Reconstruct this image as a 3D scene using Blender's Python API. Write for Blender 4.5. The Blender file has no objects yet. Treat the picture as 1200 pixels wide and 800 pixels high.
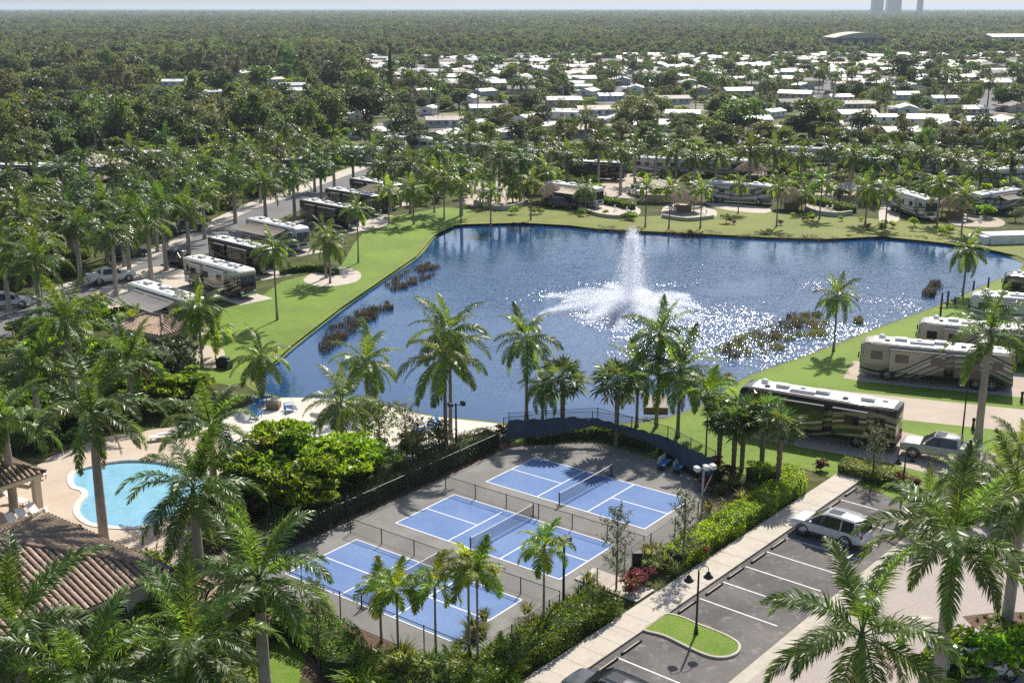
import bpy, bmesh, math, random
import numpy as np
from mathutils import Vector, Matrix
from mathutils.geometry import delaunay_2d_cdt

R = math.radians
rng = random.Random(7)
SC = bpy.context.scene
COL = SC.collection

# ------------------------------------------------------------------ camera
FPX, CAM_H = 1392.0, 33.2            # focal length in photo pixels (1200 wide), height in metres
PITCH = math.atan(391.0 / FPX)
cam_d = bpy.data.cameras.new('camera')
cam_d.sensor_width = 36.0
cam_d.lens = 36.0 * FPX / 1200.0
cam_d.clip_start = 0.5
cam_d.clip_end = 90000.0
cam = bpy.data.objects.new('camera', cam_d)
cam.location = (0, 0, CAM_H)
cam.rotation_euler = (math.pi / 2 - PITCH, 0, R(-0.0))
COL.objects.link(cam)
SC.camera = cam

# ------------------------------------------------------------------ sky, sun, exposure
SUN_EL, SUN_AZ = R(45), R(70)        # azimuth counted from +x towards +y
world = bpy.data.worlds.new('World')
SC.world = world
world.use_nodes = True
wn = world.node_tree
for n in list(wn.nodes):
    wn.nodes.remove(n)
sky = wn.nodes.new('ShaderNodeTexSky')
sky.sky_type = 'NISHITA'
sky.sun_disc = False
sky.sun_elevation = SUN_EL
sky.sun_rotation = math.pi / 2 - SUN_AZ
sky.altitude = 10
sky.air_density = 1.0
sky.dust_density = 1.6
sky.ozone_density = 1.5
bg = wn.nodes.new('ShaderNodeBackground')
bg.inputs['Strength'].default_value = 0.10
wo = wn.nodes.new('ShaderNodeOutputWorld')
wn.links.new(sky.outputs[0], bg.inputs[0])
wn.links.new(bg.outputs[0], wo.inputs[0])

sun_d = bpy.data.lights.new('sun', 'SUN')
sun_d.energy = 5.0
sun_d.angle = R(0.53)
sun_d.color = (1.0, 0.93, 0.82)
sun = bpy.data.objects.new('sun', sun_d)
sdir = Vector((math.cos(SUN_EL) * math.cos(SUN_AZ), math.cos(SUN_EL) * math.sin(SUN_AZ), math.sin(SUN_EL)))
sun.rotation_euler = sdir.to_track_quat('Z', 'Y').to_euler()
sun.location = (0, 0, 200)
COL.objects.link(sun)

SC.view_settings.view_transform = 'Standard'
SC.view_settings.look = 'None'
SC.view_settings.exposure = 0.33
SC.view_settings.gamma = 1.0
SC.view_settings.use_curve_mapping = False
SC.render.engine = 'CYCLES'
SC.cycles.use_denoising = False
SC.cycles.use_adaptive_sampling = False
SC.cycles.max_bounces = 8
SC.cycles.diffuse_bounces = 6
SC.cycles.glossy_bounces = 2
SC.cycles.transmission_bounces = 6
SC.cycles.transparent_max_bounces = 12
SC.cycles.volume_bounces = 0
SC.cycles.sample_clamp_indirect = 4.0
SC.cycles.caustics_reflective = False
SC.cycles.caustics_refractive = False

# ------------------------------------------------------------------ pixel -> place helpers
def ray(px, py):
    x, y = (px - 600) / FPX, (py - 400) / FPX
    return Vector((x, math.cos(PITCH) - y * math.sin(PITCH), -math.sin(PITCH) - y * math.cos(PITCH)))

def G(px, py, z=0.0):
    """the point at height z that photo pixel (px, py) looks at"""
    d = ray(px, py)
    t = (z - CAM_H) / d.z
    return Vector((d.x * t, d.y * t, z))

def rise(px, py, base):
    """height of what shows at pixel (px, py) straight above the ground point base"""
    d = ray(px, py)
    return CAM_H + d.z * base.y / d.y

def topx(x, y, z=0.0):
    z -= CAM_H
    dep = y * math.cos(PITCH) - z * math.sin(PITCH)
    up = y * math.sin(PITCH) + z * math.cos(PITCH)
    return 600 + FPX * x / dep, 400 - FPX * up / dep

def near_line(p, q, halfw):
    """centre and heading (p to q) of a thing whose side nearest the camera meets the ground from pixel p to pixel q"""
    a, b = G(*p), G(*q)
    d = (b - a).normalized()
    nrm = Vector((-d.y, d.x, 0))
    m = (a + b) / 2
    if nrm.y < 0:
        nrm = -nrm
    return m + nrm * halfw, math.atan2(d.y, d.x), (b - a).length

# court frame: u along a court, v across towards the lake
CA = R(-37.4)
UX, VX = Vector((math.cos(CA), math.sin(CA), 0)), Vector((-math.sin(CA), math.cos(CA), 0))
CB = Vector((-0.6, 71.6, 0))
def C(u, v, z=0.0):
    p = CB + UX * u + VX * v
    return Vector((p.x, p.y, z))

# ------------------------------------------------------------------ materials
MATS = {}
def _new(name):
    m = bpy.data.materials.new(name)
    m.use_nodes = True
    nt = m.node_tree
    for n in list(nt.nodes):
        nt.nodes.remove(n)
    out = nt.nodes.new('ShaderNodeOutputMaterial')
    MATS[name] = m
    return m, nt, out

def _n(nt, t, **kw):
    n = nt.nodes.new(t)
    for k, v in kw.items():
        setattr(n, k, v)
    return n

def _mixrgb(nt, fac, a, b, blend='MIX'):
    n = _n(nt, 'ShaderNodeMix', data_type='RGBA', blend_type=blend)
    for sock, val in ((n.inputs[0], fac), (n.inputs[6], a), (n.inputs[7], b)):
        if hasattr(val, 'is_output'):
            nt.links.new(val, sock)
        elif isinstance(val, (int, float)):
            sock.default_value = val
        else:
            sock.default_value = (*val, 1)
    return n.outputs[2]

def _noise(nt, scale, detail=4, rough=0.55, coord=None, dist=0.0):
    n = _n(nt, 'ShaderNodeTexNoise')
    n.inputs['Scale'].default_value = scale
    n.inputs['Detail'].default_value = detail
    n.inputs['Roughness'].default_value = rough
    n.inputs['Distortion'].default_value = dist
    if coord is not None:
        nt.links.new(coord, n.inputs['Vector'])
    return n.outputs[0]

def _ramp(nt, fac, stops, interp='LINEAR'):
    n = _n(nt, 'ShaderNodeValToRGB')
    n.color_ramp.interpolation = interp
    while len(n.color_ramp.elements) < len(stops):
        n.color_ramp.elements.new(0.5)
    for e, (p, c) in zip(n.color_ramp.elements, stops):
        e.position = p
        e.color = (*c, 1) if len(c) == 3 else c
    nt.links.new(fac, n.inputs[0])
    return n.outputs[0]

def _pos(nt):
    return _n(nt, 'ShaderNodeNewGeometry').outputs['Position']

def _objc(nt):
    return _n(nt, 'ShaderNodeTexCoord').outputs['Object']

def _bsdf(nt, out, col, rough=0.7, metal=0.0, spec=0.4, coat=0.0):
    b = _n(nt, 'ShaderNodeBsdfPrincipled')
    if hasattr(col, 'is_output'):
        nt.links.new(col, b.inputs['Base Color'])
    else:
        b.inputs['Base Color'].default_value = (*col, 1)
    if hasattr(rough, 'is_output'):
        nt.links.new(rough, b.inputs['Roughness'])
    else:
        b.inputs['Roughness'].default_value = rough
    b.inputs['Metallic'].default_value = metal
    b.inputs['Specular IOR Level'].default_value = spec
    b.inputs['Coat Weight'].default_value = coat
    b.inputs['Coat Roughness'].default_value = 0.08
    nt.links.new(b.outputs[0], out.inputs[0])
    return b

def _bump(nt, b, h, strength=0.3, dist=0.05):
    n = _n(nt, 'ShaderNodeBump')
    n.inputs['Strength'].default_value = strength
    n.inputs['Distance'].default_value = dist
    nt.links.new(h, n.inputs['Height'])
    nt.links.new(n.outputs[0], b.inputs['Normal'])

def M(name, col=None, rough=0.7, metal=0.0, var=0.12, scale=3.0, spec=0.4, coat=0.0, world_co=False, bump=0.0, obj_rand=0.0):
    """plain painted, stone or metal surface with grain, mottling and a little wear"""
    if name in MATS:
        return MATS[name]
    m, nt, out = _new(name)
    co = _pos(nt) if world_co else _objc(nt)
    a = _noise(nt, scale, 5, 0.6, co)
    b = _noise(nt, scale * 9, 3, 0.6, co)
    f = _n(nt, 'ShaderNodeMath', operation='ADD')
    nt.links.new(a, f.inputs[0]); nt.links.new(b, f.inputs[1])
    lo = tuple(max(0, c * (1 - var * 1.6)) for c in col)
    hi = tuple(min(1, c * (1 + var * 1.2)) for c in col)
    mr = _n(nt, 'ShaderNodeMapRange')
    mr.inputs[1].default_value = 0.6; mr.inputs[2].default_value = 1.4
    nt.links.new(f.outputs[0], mr.inputs[0])
    colr = _ramp(nt, mr.outputs[0], [(0.15, lo), (0.5, col), (0.85, hi)])
    if obj_rand:
        oi = _n(nt, 'ShaderNodeObjectInfo')
        hs = _n(nt, 'ShaderNodeHueSaturation')
        v = _n(nt, 'ShaderNodeMapRange')
        v.inputs[3].default_value = 1 - obj_rand; v.inputs[4].default_value = 1 + obj_rand
        nt.links.new(oi.outputs['Random'], v.inputs[0])
        nt.links.new(v.outputs[0], hs.inputs['Value'])
        nt.links.new(colr, hs.inputs['Color'])
        colr = hs.outputs[0]
    bs = _bsdf(nt, out, colr, rough, metal, spec, coat)
    if bump:
        _bump(nt, bs, b, bump, 0.03)
    return m

def leaf(name, col, trans, rough=0.42, tw=0.42, hv=0.035, vv=0.45, spec=0.5):
    """thin leaf: diffuse, a waxy sheen, and light coming through from behind"""
    if name in MATS:
        return MATS[name]
    m, nt, out = _new(name)
    ge = _n(nt, 'ShaderNodeNewGeometry')
    oi = _n(nt, 'ShaderNodeObjectInfo')
    def vary(c):
        hs = _n(nt, 'ShaderNodeHueSaturation')
        hs.inputs['Color'].default_value = (*c, 1)
        h = _n(nt, 'ShaderNodeMapRange')
        h.inputs[3].default_value = 0.5 - hv; h.inputs[4].default_value = 0.5 + hv
        nt.links.new(oi.outputs['Random'], h.inputs[0])
        nt.links.new(h.outputs[0], hs.inputs['Hue'])
        v = _n(nt, 'ShaderNodeMapRange')
        v.inputs[3].default_value = 1 - vv; v.inputs[4].default_value = 1 + vv
        nt.links.new(ge.outputs['Random Per Island'], v.inputs[0])
        m1 = _n(nt, 'ShaderNodeMath', operation='MULTIPLY'); m1.inputs[1].default_value = 7.31
        m2 = _n(nt, 'ShaderNodeMath', operation='FRACT')
        nt.links.new(oi.outputs['Random'], m1.inputs[0]); nt.links.new(m1.outputs[0], m2.inputs[0])
        v2 = _n(nt, 'ShaderNodeMapRange')
        v2.inputs[3].default_value = 0.72; v2.inputs[4].default_value = 1.28
        nt.links.new(m2.outputs[0], v2.inputs[0])
        m3 = _n(nt, 'ShaderNodeMath', operation='MULTIPLY')
        nt.links.new(v.outputs[0], m3.inputs[0]); nt.links.new(v2.outputs[0], m3.inputs[1])
        nt.links.new(m3.outputs[0], hs.inputs['Value'])
        return hs.outputs[0]
    b = _bsdf(nt, out, vary(col), rough, 0, spec)
    t = _n(nt, 'ShaderNodeBsdfTranslucent')
    nt.links.new(vary(trans), t.inputs[0])
    mx = _n(nt, 'ShaderNodeMixShader')
    mx.inputs[0].default_value = tw
    nt.links.new(b.outputs[0], mx.inputs[1])
    nt.links.new(t.outputs[0], mx.inputs[2])
    nt.links.new(mx.outputs[0], out.inputs[0])
    return m

LF_ROYAL = leaf('royal_frond_green', (0.07, 0.125, 0.024), (0.27, 0.42, 0.045), 0.38, 0.40, 0.014)
LF_FROYAL = leaf('belt_royal_green', (0.055, 0.095, 0.022), (0.20, 0.30, 0.04), 0.36, 0.38)
LF_COCO = leaf('coconut_frond_green', (0.105, 0.165, 0.03), (0.38, 0.52, 0.055), 0.38, 0.42, 0.016)
LF_LIME = leaf('lime_frond_green', (0.14, 0.22, 0.015), (0.50, 0.64, 0.03), 0.4, 0.5)
LF_SABAL = leaf('sabal_fan_green', (0.065, 0.10, 0.03), (0.20, 0.30, 0.05), 0.4, 0.35)
LF_DATE = leaf('date_frond_grey_green', (0.11, 0.15, 0.06), (0.24, 0.32, 0.08), 0.45, 0.35)
LF_DRY = leaf('dry_frond_straw', (0.28, 0.21, 0.10), (0.35, 0.25, 0.10), 0.6, 0.3)
LF_TREE = leaf('broadleaf_green', (0.09, 0.132, 0.036), (0.27, 0.36, 0.06), 0.5, 0.36, 0.04)
LF_DARK = leaf('dark_evergreen', (0.055, 0.082, 0.034), (0.14, 0.2, 0.045), 0.5, 0.28, 0.03)
LF_OLIVE = leaf('olive_leaf', (0.125, 0.138, 0.065), (0.3, 0.32, 0.1), 0.55, 0.35, 0.04)
LF_BRIGHT = leaf('bright_ficus_leaf', (0.10, 0.17, 0.012), (0.42, 0.60, 0.025), 0.4, 0.5, 0.03)
LF_HEDGE = leaf('hedge_leaf', (0.075, 0.135, 0.012), (0.30, 0.45, 0.02), 0.4, 0.42, 0.02)
LF_GREY = leaf('grey_green_leaf', (0.11, 0.125, 0.065), (0.2, 0.24, 0.08), 0.5, 0.3, 0.02)
LF_RED = leaf('croton_red_leaf', (0.16, 0.045, 0.045), (0.35, 0.08, 0.06), 0.45, 0.35, 0.04)
LF_GRASSY = leaf('ornamental_grass', (0.15, 0.17, 0.045), (0.38, 0.42, 0.09), 0.5, 0.45, 0.03)
LF_REED = leaf('dead_reed', (0.085, 0.068, 0.045), (0.14, 0.11, 0.06), 0.6, 0.3, 0.03)
LF_REEDG = leaf('green_reed', (0.13, 0.15, 0.04), (0.25, 0.28, 0.06), 0.5, 0.35, 0.03)

MT_ROYAL = M('royal_trunk_grey', (0.37, 0.315, 0.27), 0.8, var=0.22, scale=2.0, bump=0.3)
MT_SHAFT = M('crownshaft_green', (0.13, 0.19, 0.045), 0.35, var=0.15, scale=1.0)
MT_COCO = M('coconut_trunk', (0.29, 0.235, 0.18), 0.85, var=0.25, scale=2.5, bump=0.3)
MT_BARK = M('bark_brown', (0.17, 0.13, 0.10), 0.9, var=0.25, scale=3, bump=0.4)
MT_BOOT = M('sabal_boots', (0.23, 0.18, 0.125), 0.9, var=0.3, scale=6, bump=0.5)
M_CONC = M('concrete_pale', (0.50, 0.45, 0.385), 0.85, var=0.09, scale=0.5, world_co=True, bump=0.15)
M_CURB = M('kerb_concrete', (0.46, 0.42, 0.35), 0.85, var=0.14, scale=1.2, world_co=True)
M_WHITE = M('white_paint', (0.78, 0.77, 0.74), 0.5, var=0.07, scale=1.0)
M_ROOFW = M('white_metal_roof', (0.66, 0.665, 0.67), 0.5, var=0.2, scale=0.35, obj_rand=0.24)
M_ROOFT = M('tan_roll_roof', (0.50, 0.44, 0.37), 0.7, var=0.2, scale=0.4, obj_rand=0.2)
M_LINE = M('court_line_white', (0.80, 0.80, 0.80), 0.6, var=0.06, scale=4, world_co=True)
M_PLINE = M('parking_line_white', (0.66, 0.65, 0.62), 0.7, var=0.22, scale=3.5, world_co=True)
M_BLACK = M('black_metal', (0.025, 0.027, 0.03), 0.45, var=0.15)
M_DKGREEN = M('dark_green_metal', (0.02, 0.035, 0.03), 0.45, var=0.15)
M_STEEL = M('galvanised_steel', (0.42, 0.43, 0.44), 0.4, 0.7, var=0.12)
M_GLASS = M('dark_glass', (0.018, 0.022, 0.028), 0.06, var=0.05, spec=0.8)
M_TYRE = M('tyre_rubber', (0.02, 0.02, 0.02), 0.8, var=0.2)
M_RIM = M('alloy_rim', (0.55, 0.56, 0.58), 0.25, 0.9, var=0.05)
M_CHROME = M('chrome', (0.7, 0.7, 0.72), 0.1, 1.0, var=0.03)
M_LAMP = M('headlamp_lens', (0.75, 0.77, 0.8), 0.1, var=0.03, spec=0.8)
M_RED = M('tail_lamp_red', (0.35, 0.012, 0.012), 0.2, var=0.05, spec=0.6)
M_TERRA = M('barrel_tile_tan', (0.345, 0.255, 0.19), 0.8, var=0.3, scale=1.6, bump=0.3, obj_rand=0.22)
M_TERRA2 = M('tile_underlay_brown', (0.10, 0.065, 0.05), 0.9, var=0.25, scale=2)
M_STUCCO = M('stucco_cream', (0.60, 0.51, 0.38), 0.85, var=0.07, scale=0.8, bump=0.15)
M_THATCH = M('palm_thatch', (0.17, 0.12, 0.085), 0.95, var=0.4, scale=5, bump=0.8)
M_WOOD = M('weathered_wood', (0.25, 0.17, 0.10), 0.85, var=0.3, scale=5, bump=0.3)
M_WOODG = M('grey_wood_post', (0.06, 0.055, 0.05), 0.9, var=0.3, scale=5)
M_MULCH = M('mulch_brown', (0.15, 0.09, 0.065), 0.95, var=0.45, scale=6, world_co=True, bump=0.7)
M_SHINGLE = M('shingle_brown', (0.27, 0.22, 0.18), 0.9, var=0.25, scale=4, bump=0.3)
M_BLUEC = M('blue_plastic', (0.07, 0.25, 0.60), 0.4, var=0.08)
M_CANVAS = M('awning_canvas_grey', (0.21, 0.20, 0.195), 0.85, var=0.12, scale=0.6)
M_CANVASB = M('awning_canvas_brown', (0.20, 0.165, 0.135), 0.85, var=0.12, scale=0.6)
M_CANVAST = M('awning_canvas_tan', (0.50, 0.43, 0.33), 0.85, var=0.12, scale=0.6)
M_NAVY = M('navy_windscreen_cloth', (0.05, 0.072, 0.105), 0.7, var=0.22, scale=0.7)
M_TAN = M('tan_siding', (0.52, 0.46, 0.37), 0.7, var=0.1)
M_GREYW = M('grey_siding', (0.40, 0.42, 0.44), 0.7, var=0.1)
M_BLUEW = M('pale_blue_siding', (0.42, 0.50, 0.58), 0.7, var=0.1)
M_ROOFG = M('grey_shingle_roof', (0.27, 0.255, 0.24), 0.85, var=0.2, scale=2, obj_rand=0.15)
M_AC = M('ac_shroud_white', (0.68, 0.68, 0.66), 0.5, var=0.08)
M_SOIL = M('paver_tan', (0.45, 0.39, 0.325), 0.85, var=0.12, scale=1.5, world_co=True, bump=0.2)

# ------------------------------------------------------------------ surfaces of the setting
def mat_lawn(name, c1, c2, c3):
    m, nt, out = _new(name)
    p = _pos(nt)
    big = _noise(nt, 0.12, 4, 0.6, p)
    mid = _noise(nt, 1.3, 4, 0.65, p)
    fine = _noise(nt, 9.0, 3, 0.7, p)
    a = _ramp(nt, big, [(0.35, c1), (0.62, c2)])
    b = _mixrgb(nt, _ramp(nt, mid, [(0.45, (0, 0, 0)), (0.72, (0.85, 0.85, 0.85))]), a, c3)
    c = _mixrgb(nt, 0.75, b, _ramp(nt, fine, [(0.25, (0.35, 0.35, 0.35)), (0.75, (1.35, 1.35, 1.35))]), 'MULTIPLY')
    bs = _bsdf(nt, out, c, 0.8, spec=0.25)
    _bump(nt, bs, fine, 0.8, 0.08)
    return m
M_LAWN = mat_lawn('lawn_green', (0.11, 0.215, 0.016), (0.175, 0.295, 0.022), (0.225, 0.26, 0.055))
M_BANK = mat_lawn('bank_rough_grass', (0.13, 0.19, 0.022), (0.21, 0.25, 0.03), (0.20, 0.15, 0.07))
M_MUD = mat_lawn('shore_mud_and_weed', (0.10, 0.085, 0.045), (0.15, 0.12, 0.07), (0.12, 0.14, 0.04))

def mat_ground():
    m, nt, out = _new('ground_mixed')
    p = _pos(nt)
    n1 = _noise(nt, 0.035, 5, 0.6, p)
    n2 = _noise(nt, 0.4, 5, 0.65, p)
    near = _ramp(nt, n2, [(0.35, (0.04, 0.058, 0.016)), (0.54, (0.075, 0.09, 0.026)), (0.70, (0.16, 0.125, 0.08))])
    town = _ramp(nt, n1, [(0.38, (0.075, 0.10, 0.03)), (0.54, (0.12, 0.14, 0.045)), (0.62, (0.30, 0.27, 0.22)), (0.72, (0.17, 0.165, 0.15))])
    far = _ramp(nt, _noise(nt, 0.012, 6, 0.65, p), [(0.35, (0.028, 0.042, 0.016)), (0.55, (0.055, 0.072, 0.025)), (0.75, (0.11, 0.11, 0.045))])
    sep = _n(nt, 'ShaderNodeSeparateXYZ')
    nt.links.new(p, sep.inputs[0])
    def step(a, b):
        r = _n(nt, 'ShaderNodeMapRange')
        r.inputs[1].default_value = a; r.inputs[2].default_value = b
        nt.links.new(sep.outputs[1], r.inputs[0])
        return r.outputs[0]
    c = _mixrgb(nt, step(225, 260), near, town)
    c = _mixrgb(nt, step(820, 900), c, far)
    bs = _bsdf(nt, out, c, 0.95, spec=0.15)
    _bump(nt, bs, n2, 0.5, 0.2)
    return m
M_GROUND = mat_ground()

def mat_asphalt(name, base, wear, spots):
    m, nt, out = _new(name)
    p = _pos(nt)
    n1 = _noise(nt, 0.22, 5, 0.65, p, 0.6)
    n2 = _noise(nt, 1.4, 5, 0.7, p)
    n3 = _noise(nt, 14, 2, 0.7, p)
    a = _ramp(nt, n1, [(0.38, base), (0.66, wear)])
    b = _mixrgb(nt, _ramp(nt, n2, [(0.55, (0, 0, 0)), (0.72, (0.7, 0.7, 0.7))]), a, spots)
    c = _mixrgb(nt, 0.5, b, _ramp(nt, n3, [(0.3, (0.6, 0.6, 0.6)), (0.7, (1.3, 1.3, 1.3))]), 'MULTIPLY')
    bs = _bsdf(nt, out, c, 0.9, spec=0.2)
    _bump(nt, bs, n3, 0.3, 0.02)
    return m
M_ASPH = mat_asphalt('parking_asphalt', (0.105, 0.10, 0.10), (0.185, 0.172, 0.166), (0.34, 0.31, 0.29))
M_ROAD = mat_asphalt('street_asphalt', (0.155, 0.155, 0.16), (0.20, 0.20, 0.20), (0.23, 0.225, 0.22))
M_COURT = mat_asphalt('court_grey_acrylic', (0.205, 0.20, 0.192), (0.27, 0.262, 0.248), (0.20, 0.194, 0.186))
M_COURTB = mat_asphalt('court_blue_acrylic', (0.13, 0.215, 0.43), (0.175, 0.265, 0.475), (0.185, 0.265, 0.44))
M_SAND = mat_asphalt('beach_sand', (0.62, 0.57, 0.50), (0.70, 0.66, 0.60), (0.54, 0.48, 0.40))
M_DRIVE = mat_asphalt('driveway_concrete', (0.44, 0.37, 0.305), (0.52, 0.45, 0.375), (0.47, 0.40, 0.33))

def mat_paver(name, c1, c2, c3, s=5.0, mortar=0.012, rot=0.0):
    m, nt, out = _new(name)
    p = _pos(nt)
    mp = _n(nt, 'ShaderNodeMapping')
    mp.inputs['Rotation'].default_value = (0, 0, rot)
    nt.links.new(p, mp.inputs[0])
    br = _n(nt, 'ShaderNodeTexBrick')
    br.inputs['Color1'].default_value = (*c1, 1); br.inputs['Color2'].default_value = (*c2, 1)
    br.inputs['Mortar'].default_value = (*(x * 0.6 for x in c1), 1)
    br.inputs['Scale'].default_value = s; br.inputs['Mortar Size'].default_value = mortar
    nt.links.new(mp.outputs[0], br.inputs[0])
    n1 = _noise(nt, 0.25, 5, 0.65, p)
    c = _mixrgb(nt, _ramp(nt, n1, [(0.4, (0, 0, 0)), (0.7, (0.75, 0.75, 0.75))]), br.outputs[0], c3)
    n3 = _noise(nt, 10, 2, 0.7, p)
    c = _mixrgb(nt, 0.5, c, _ramp(nt, n3, [(0.3, (0.75, 0.75, 0.75)), (0.7, (1.2, 1.2, 1.2))]), 'MULTIPLY')
    bs = _bsdf(nt, out, c, 0.85, spec=0.25)
    _bump(nt, bs, br.outputs[1], 0.2, 0.02)
    return m
M_DECK = mat_paver('pool_deck_paver', (0.50, 0.40, 0.31), (0.56, 0.46, 0.37), (0.60, 0.51, 0.42), 4.0, 0.012, CA)
M_PAVE = mat_paver('entry_road_paver', (0.40, 0.345, 0.315), (0.46, 0.40, 0.36), (0.35, 0.315, 0.30), 3.0, 0.012, CA)

FOUNT = G(738, 357)
def mat_water():
    m, nt, out = _new('lake_water')
    p = _pos(nt)
    def vdist(c, r0, r1):
        d = _n(nt, 'ShaderNodeVectorMath', operation='DISTANCE')
        d.inputs[1].default_value = c
        nt.links.new(p, d.inputs[0])
        r = _n(nt, 'ShaderNodeMapRange')
        r.interpolation_type = 'SMOOTHSTEP'
        r.inputs[1].default_value = r0; r.inputs[2].default_value = r1
        r.inputs[3].default_value = 1.0; r.inputs[4].default_value = 0.0
        nt.links.new(d.outputs['Value'], r.inputs[0])
        return r.outputs[0]
    # chop thrown out by the fountain, drifting downwind to one side
    c1 = vdist(tuple(G(850, 368)), 2, 56)
    c2 = vdist(tuple(FOUNT), 3, 24)
    add = _n(nt, 'ShaderNodeMath', operation='MAXIMUM')
    nt.links.new(c1, add.inputs[0]); nt.links.new(c2, add.inputs[1])
    # gusts: ruffled and calm patches
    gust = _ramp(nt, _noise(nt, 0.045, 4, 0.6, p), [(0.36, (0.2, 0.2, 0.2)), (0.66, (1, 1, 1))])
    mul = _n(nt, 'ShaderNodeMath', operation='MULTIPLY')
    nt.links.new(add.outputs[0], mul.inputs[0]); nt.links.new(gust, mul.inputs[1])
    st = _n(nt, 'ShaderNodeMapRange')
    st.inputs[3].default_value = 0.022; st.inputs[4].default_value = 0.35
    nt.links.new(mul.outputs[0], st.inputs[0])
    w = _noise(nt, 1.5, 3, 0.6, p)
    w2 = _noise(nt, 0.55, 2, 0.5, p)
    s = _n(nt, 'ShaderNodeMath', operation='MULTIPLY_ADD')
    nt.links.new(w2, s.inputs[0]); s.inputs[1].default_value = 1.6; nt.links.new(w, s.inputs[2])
    col = _mixrgb(nt, mul.outputs[0], (0.009, 0.056, 0.165), (0.024, 0.105, 0.245))  # blue of the reflected sky put into the base colour, paler on chop
    ro = _n(nt, 'ShaderNodeMapRange')
    ro.inputs[3].default_value = 0.05; ro.inputs[4].default_value = 0.2
    nt.links.new(mul.outputs[0], ro.inputs[0])
    b = _bsdf(nt, out, col, ro.outputs[0], spec=0.5)
    b.inputs['IOR'].default_value = 1.75
    bp = _n(nt, 'ShaderNodeBump')
    bp.inputs['Distance'].default_value = 0.42
    nt.links.new(st.outputs[0], bp.inputs['Strength'])
    nt.links.new(s.outputs[0], bp.inputs['Height'])
    # small wavelet facets, each with a tilt of its own: they flash where they mirror the sun
    vo = _n(nt, 'ShaderNodeTexVoronoi')
    vo.inputs['Scale'].default_value = 9.5
    nt.links.new(p, vo.inputs['Vector'])
    s1 = _n(nt, 'ShaderNodeVectorMath', operation='SUBTRACT')
    nt.links.new(vo.outputs['Color'], s1.inputs[0]); s1.inputs[1].default_value = (0.5, 0.5, 0.5)
    s2 = _n(nt, 'ShaderNodeVectorMath', operation='MULTIPLY')
    nt.links.new(s1.outputs[0], s2.inputs[0]); s2.inputs[1].default_value = (1.0, 1.0, 0.0)
    s3 = _n(nt, 'ShaderNodeVectorMath', operation='SCALE')
    nt.links.new(s2.outputs[0], s3.inputs[0]); nt.links.new(mul.outputs[0], s3.inputs['Scale'])
    s4 = _n(nt, 'ShaderNodeVectorMath', operation='ADD')
    nt.links.new(s3.outputs[0], s4.inputs[0]); nt.links.new(bp.outputs[0], s4.inputs[1])
    s5 = _n(nt, 'ShaderNodeVectorMath', operation='NORMALIZE')
    nt.links.new(s4.outputs[0], s5.inputs[0])
    nt.links.new(s5.outputs[0], b.inputs['Normal'])
    return m
M_WATER = mat_water()

def mat_pool():
    m, nt, out = _new('pool_water')
    p = _pos(nt)
    n = _noise(nt, 1.6, 3, 0.6, p, 1.0)
    c = _ramp(nt, n, [(0.3, (0.20, 0.44, 0.60)), (0.7, (0.27, 0.53, 0.68))])
    b = _bsdf(nt, out, c, 0.05, spec=0.5)
    _bump(nt, b, n, 0.08, 0.1)
    return m
M_POOL = mat_pool()

def mat_mesh(name, col, alpha):
    """woven wire or netting too fine to see strand by strand"""
    m, nt, out = _new(name)
    b = _bsdf(nt, out, col, 0.6)
    t = _n(nt, 'ShaderNodeBsdfTransparent')
    mx = _n(nt, 'ShaderNodeMixShader')
    mx.inputs[0].default_value = alpha
    nt.links.new(t.outputs[0], mx.inputs[1]); nt.links.new(b.outputs[0], mx.inputs[2])
    nt.links.new(mx.outputs[0], out.inputs[0])
    return m
M_LINK = mat_mesh('chain_link', (0.03, 0.035, 0.035), 0.16)
M_NET = mat_mesh('court_netting', (0.02, 0.03, 0.05), 0.40)

def mat_drops():
    m, nt, out = _new('spray_drops')
    b = _bsdf(nt, out, (0.95, 0.96, 0.98), 0.9, spec=0.0)
    t = _n(nt, 'ShaderNodeBsdfTranslucent')
    t.inputs[0].default_value = (0.95, 0.97, 1, 1)
    mx = _n(nt, 'ShaderNodeMixShader')
    mx.inputs[0].default_value = 0.72
    nt.links.new(b.outputs[0], mx.inputs[1]); nt.links.new(t.outputs[0], mx.inputs[2])
    nt.links.new(mx.outputs[0], out.inputs[0])
    return m
M_DROP = mat_drops()

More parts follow.
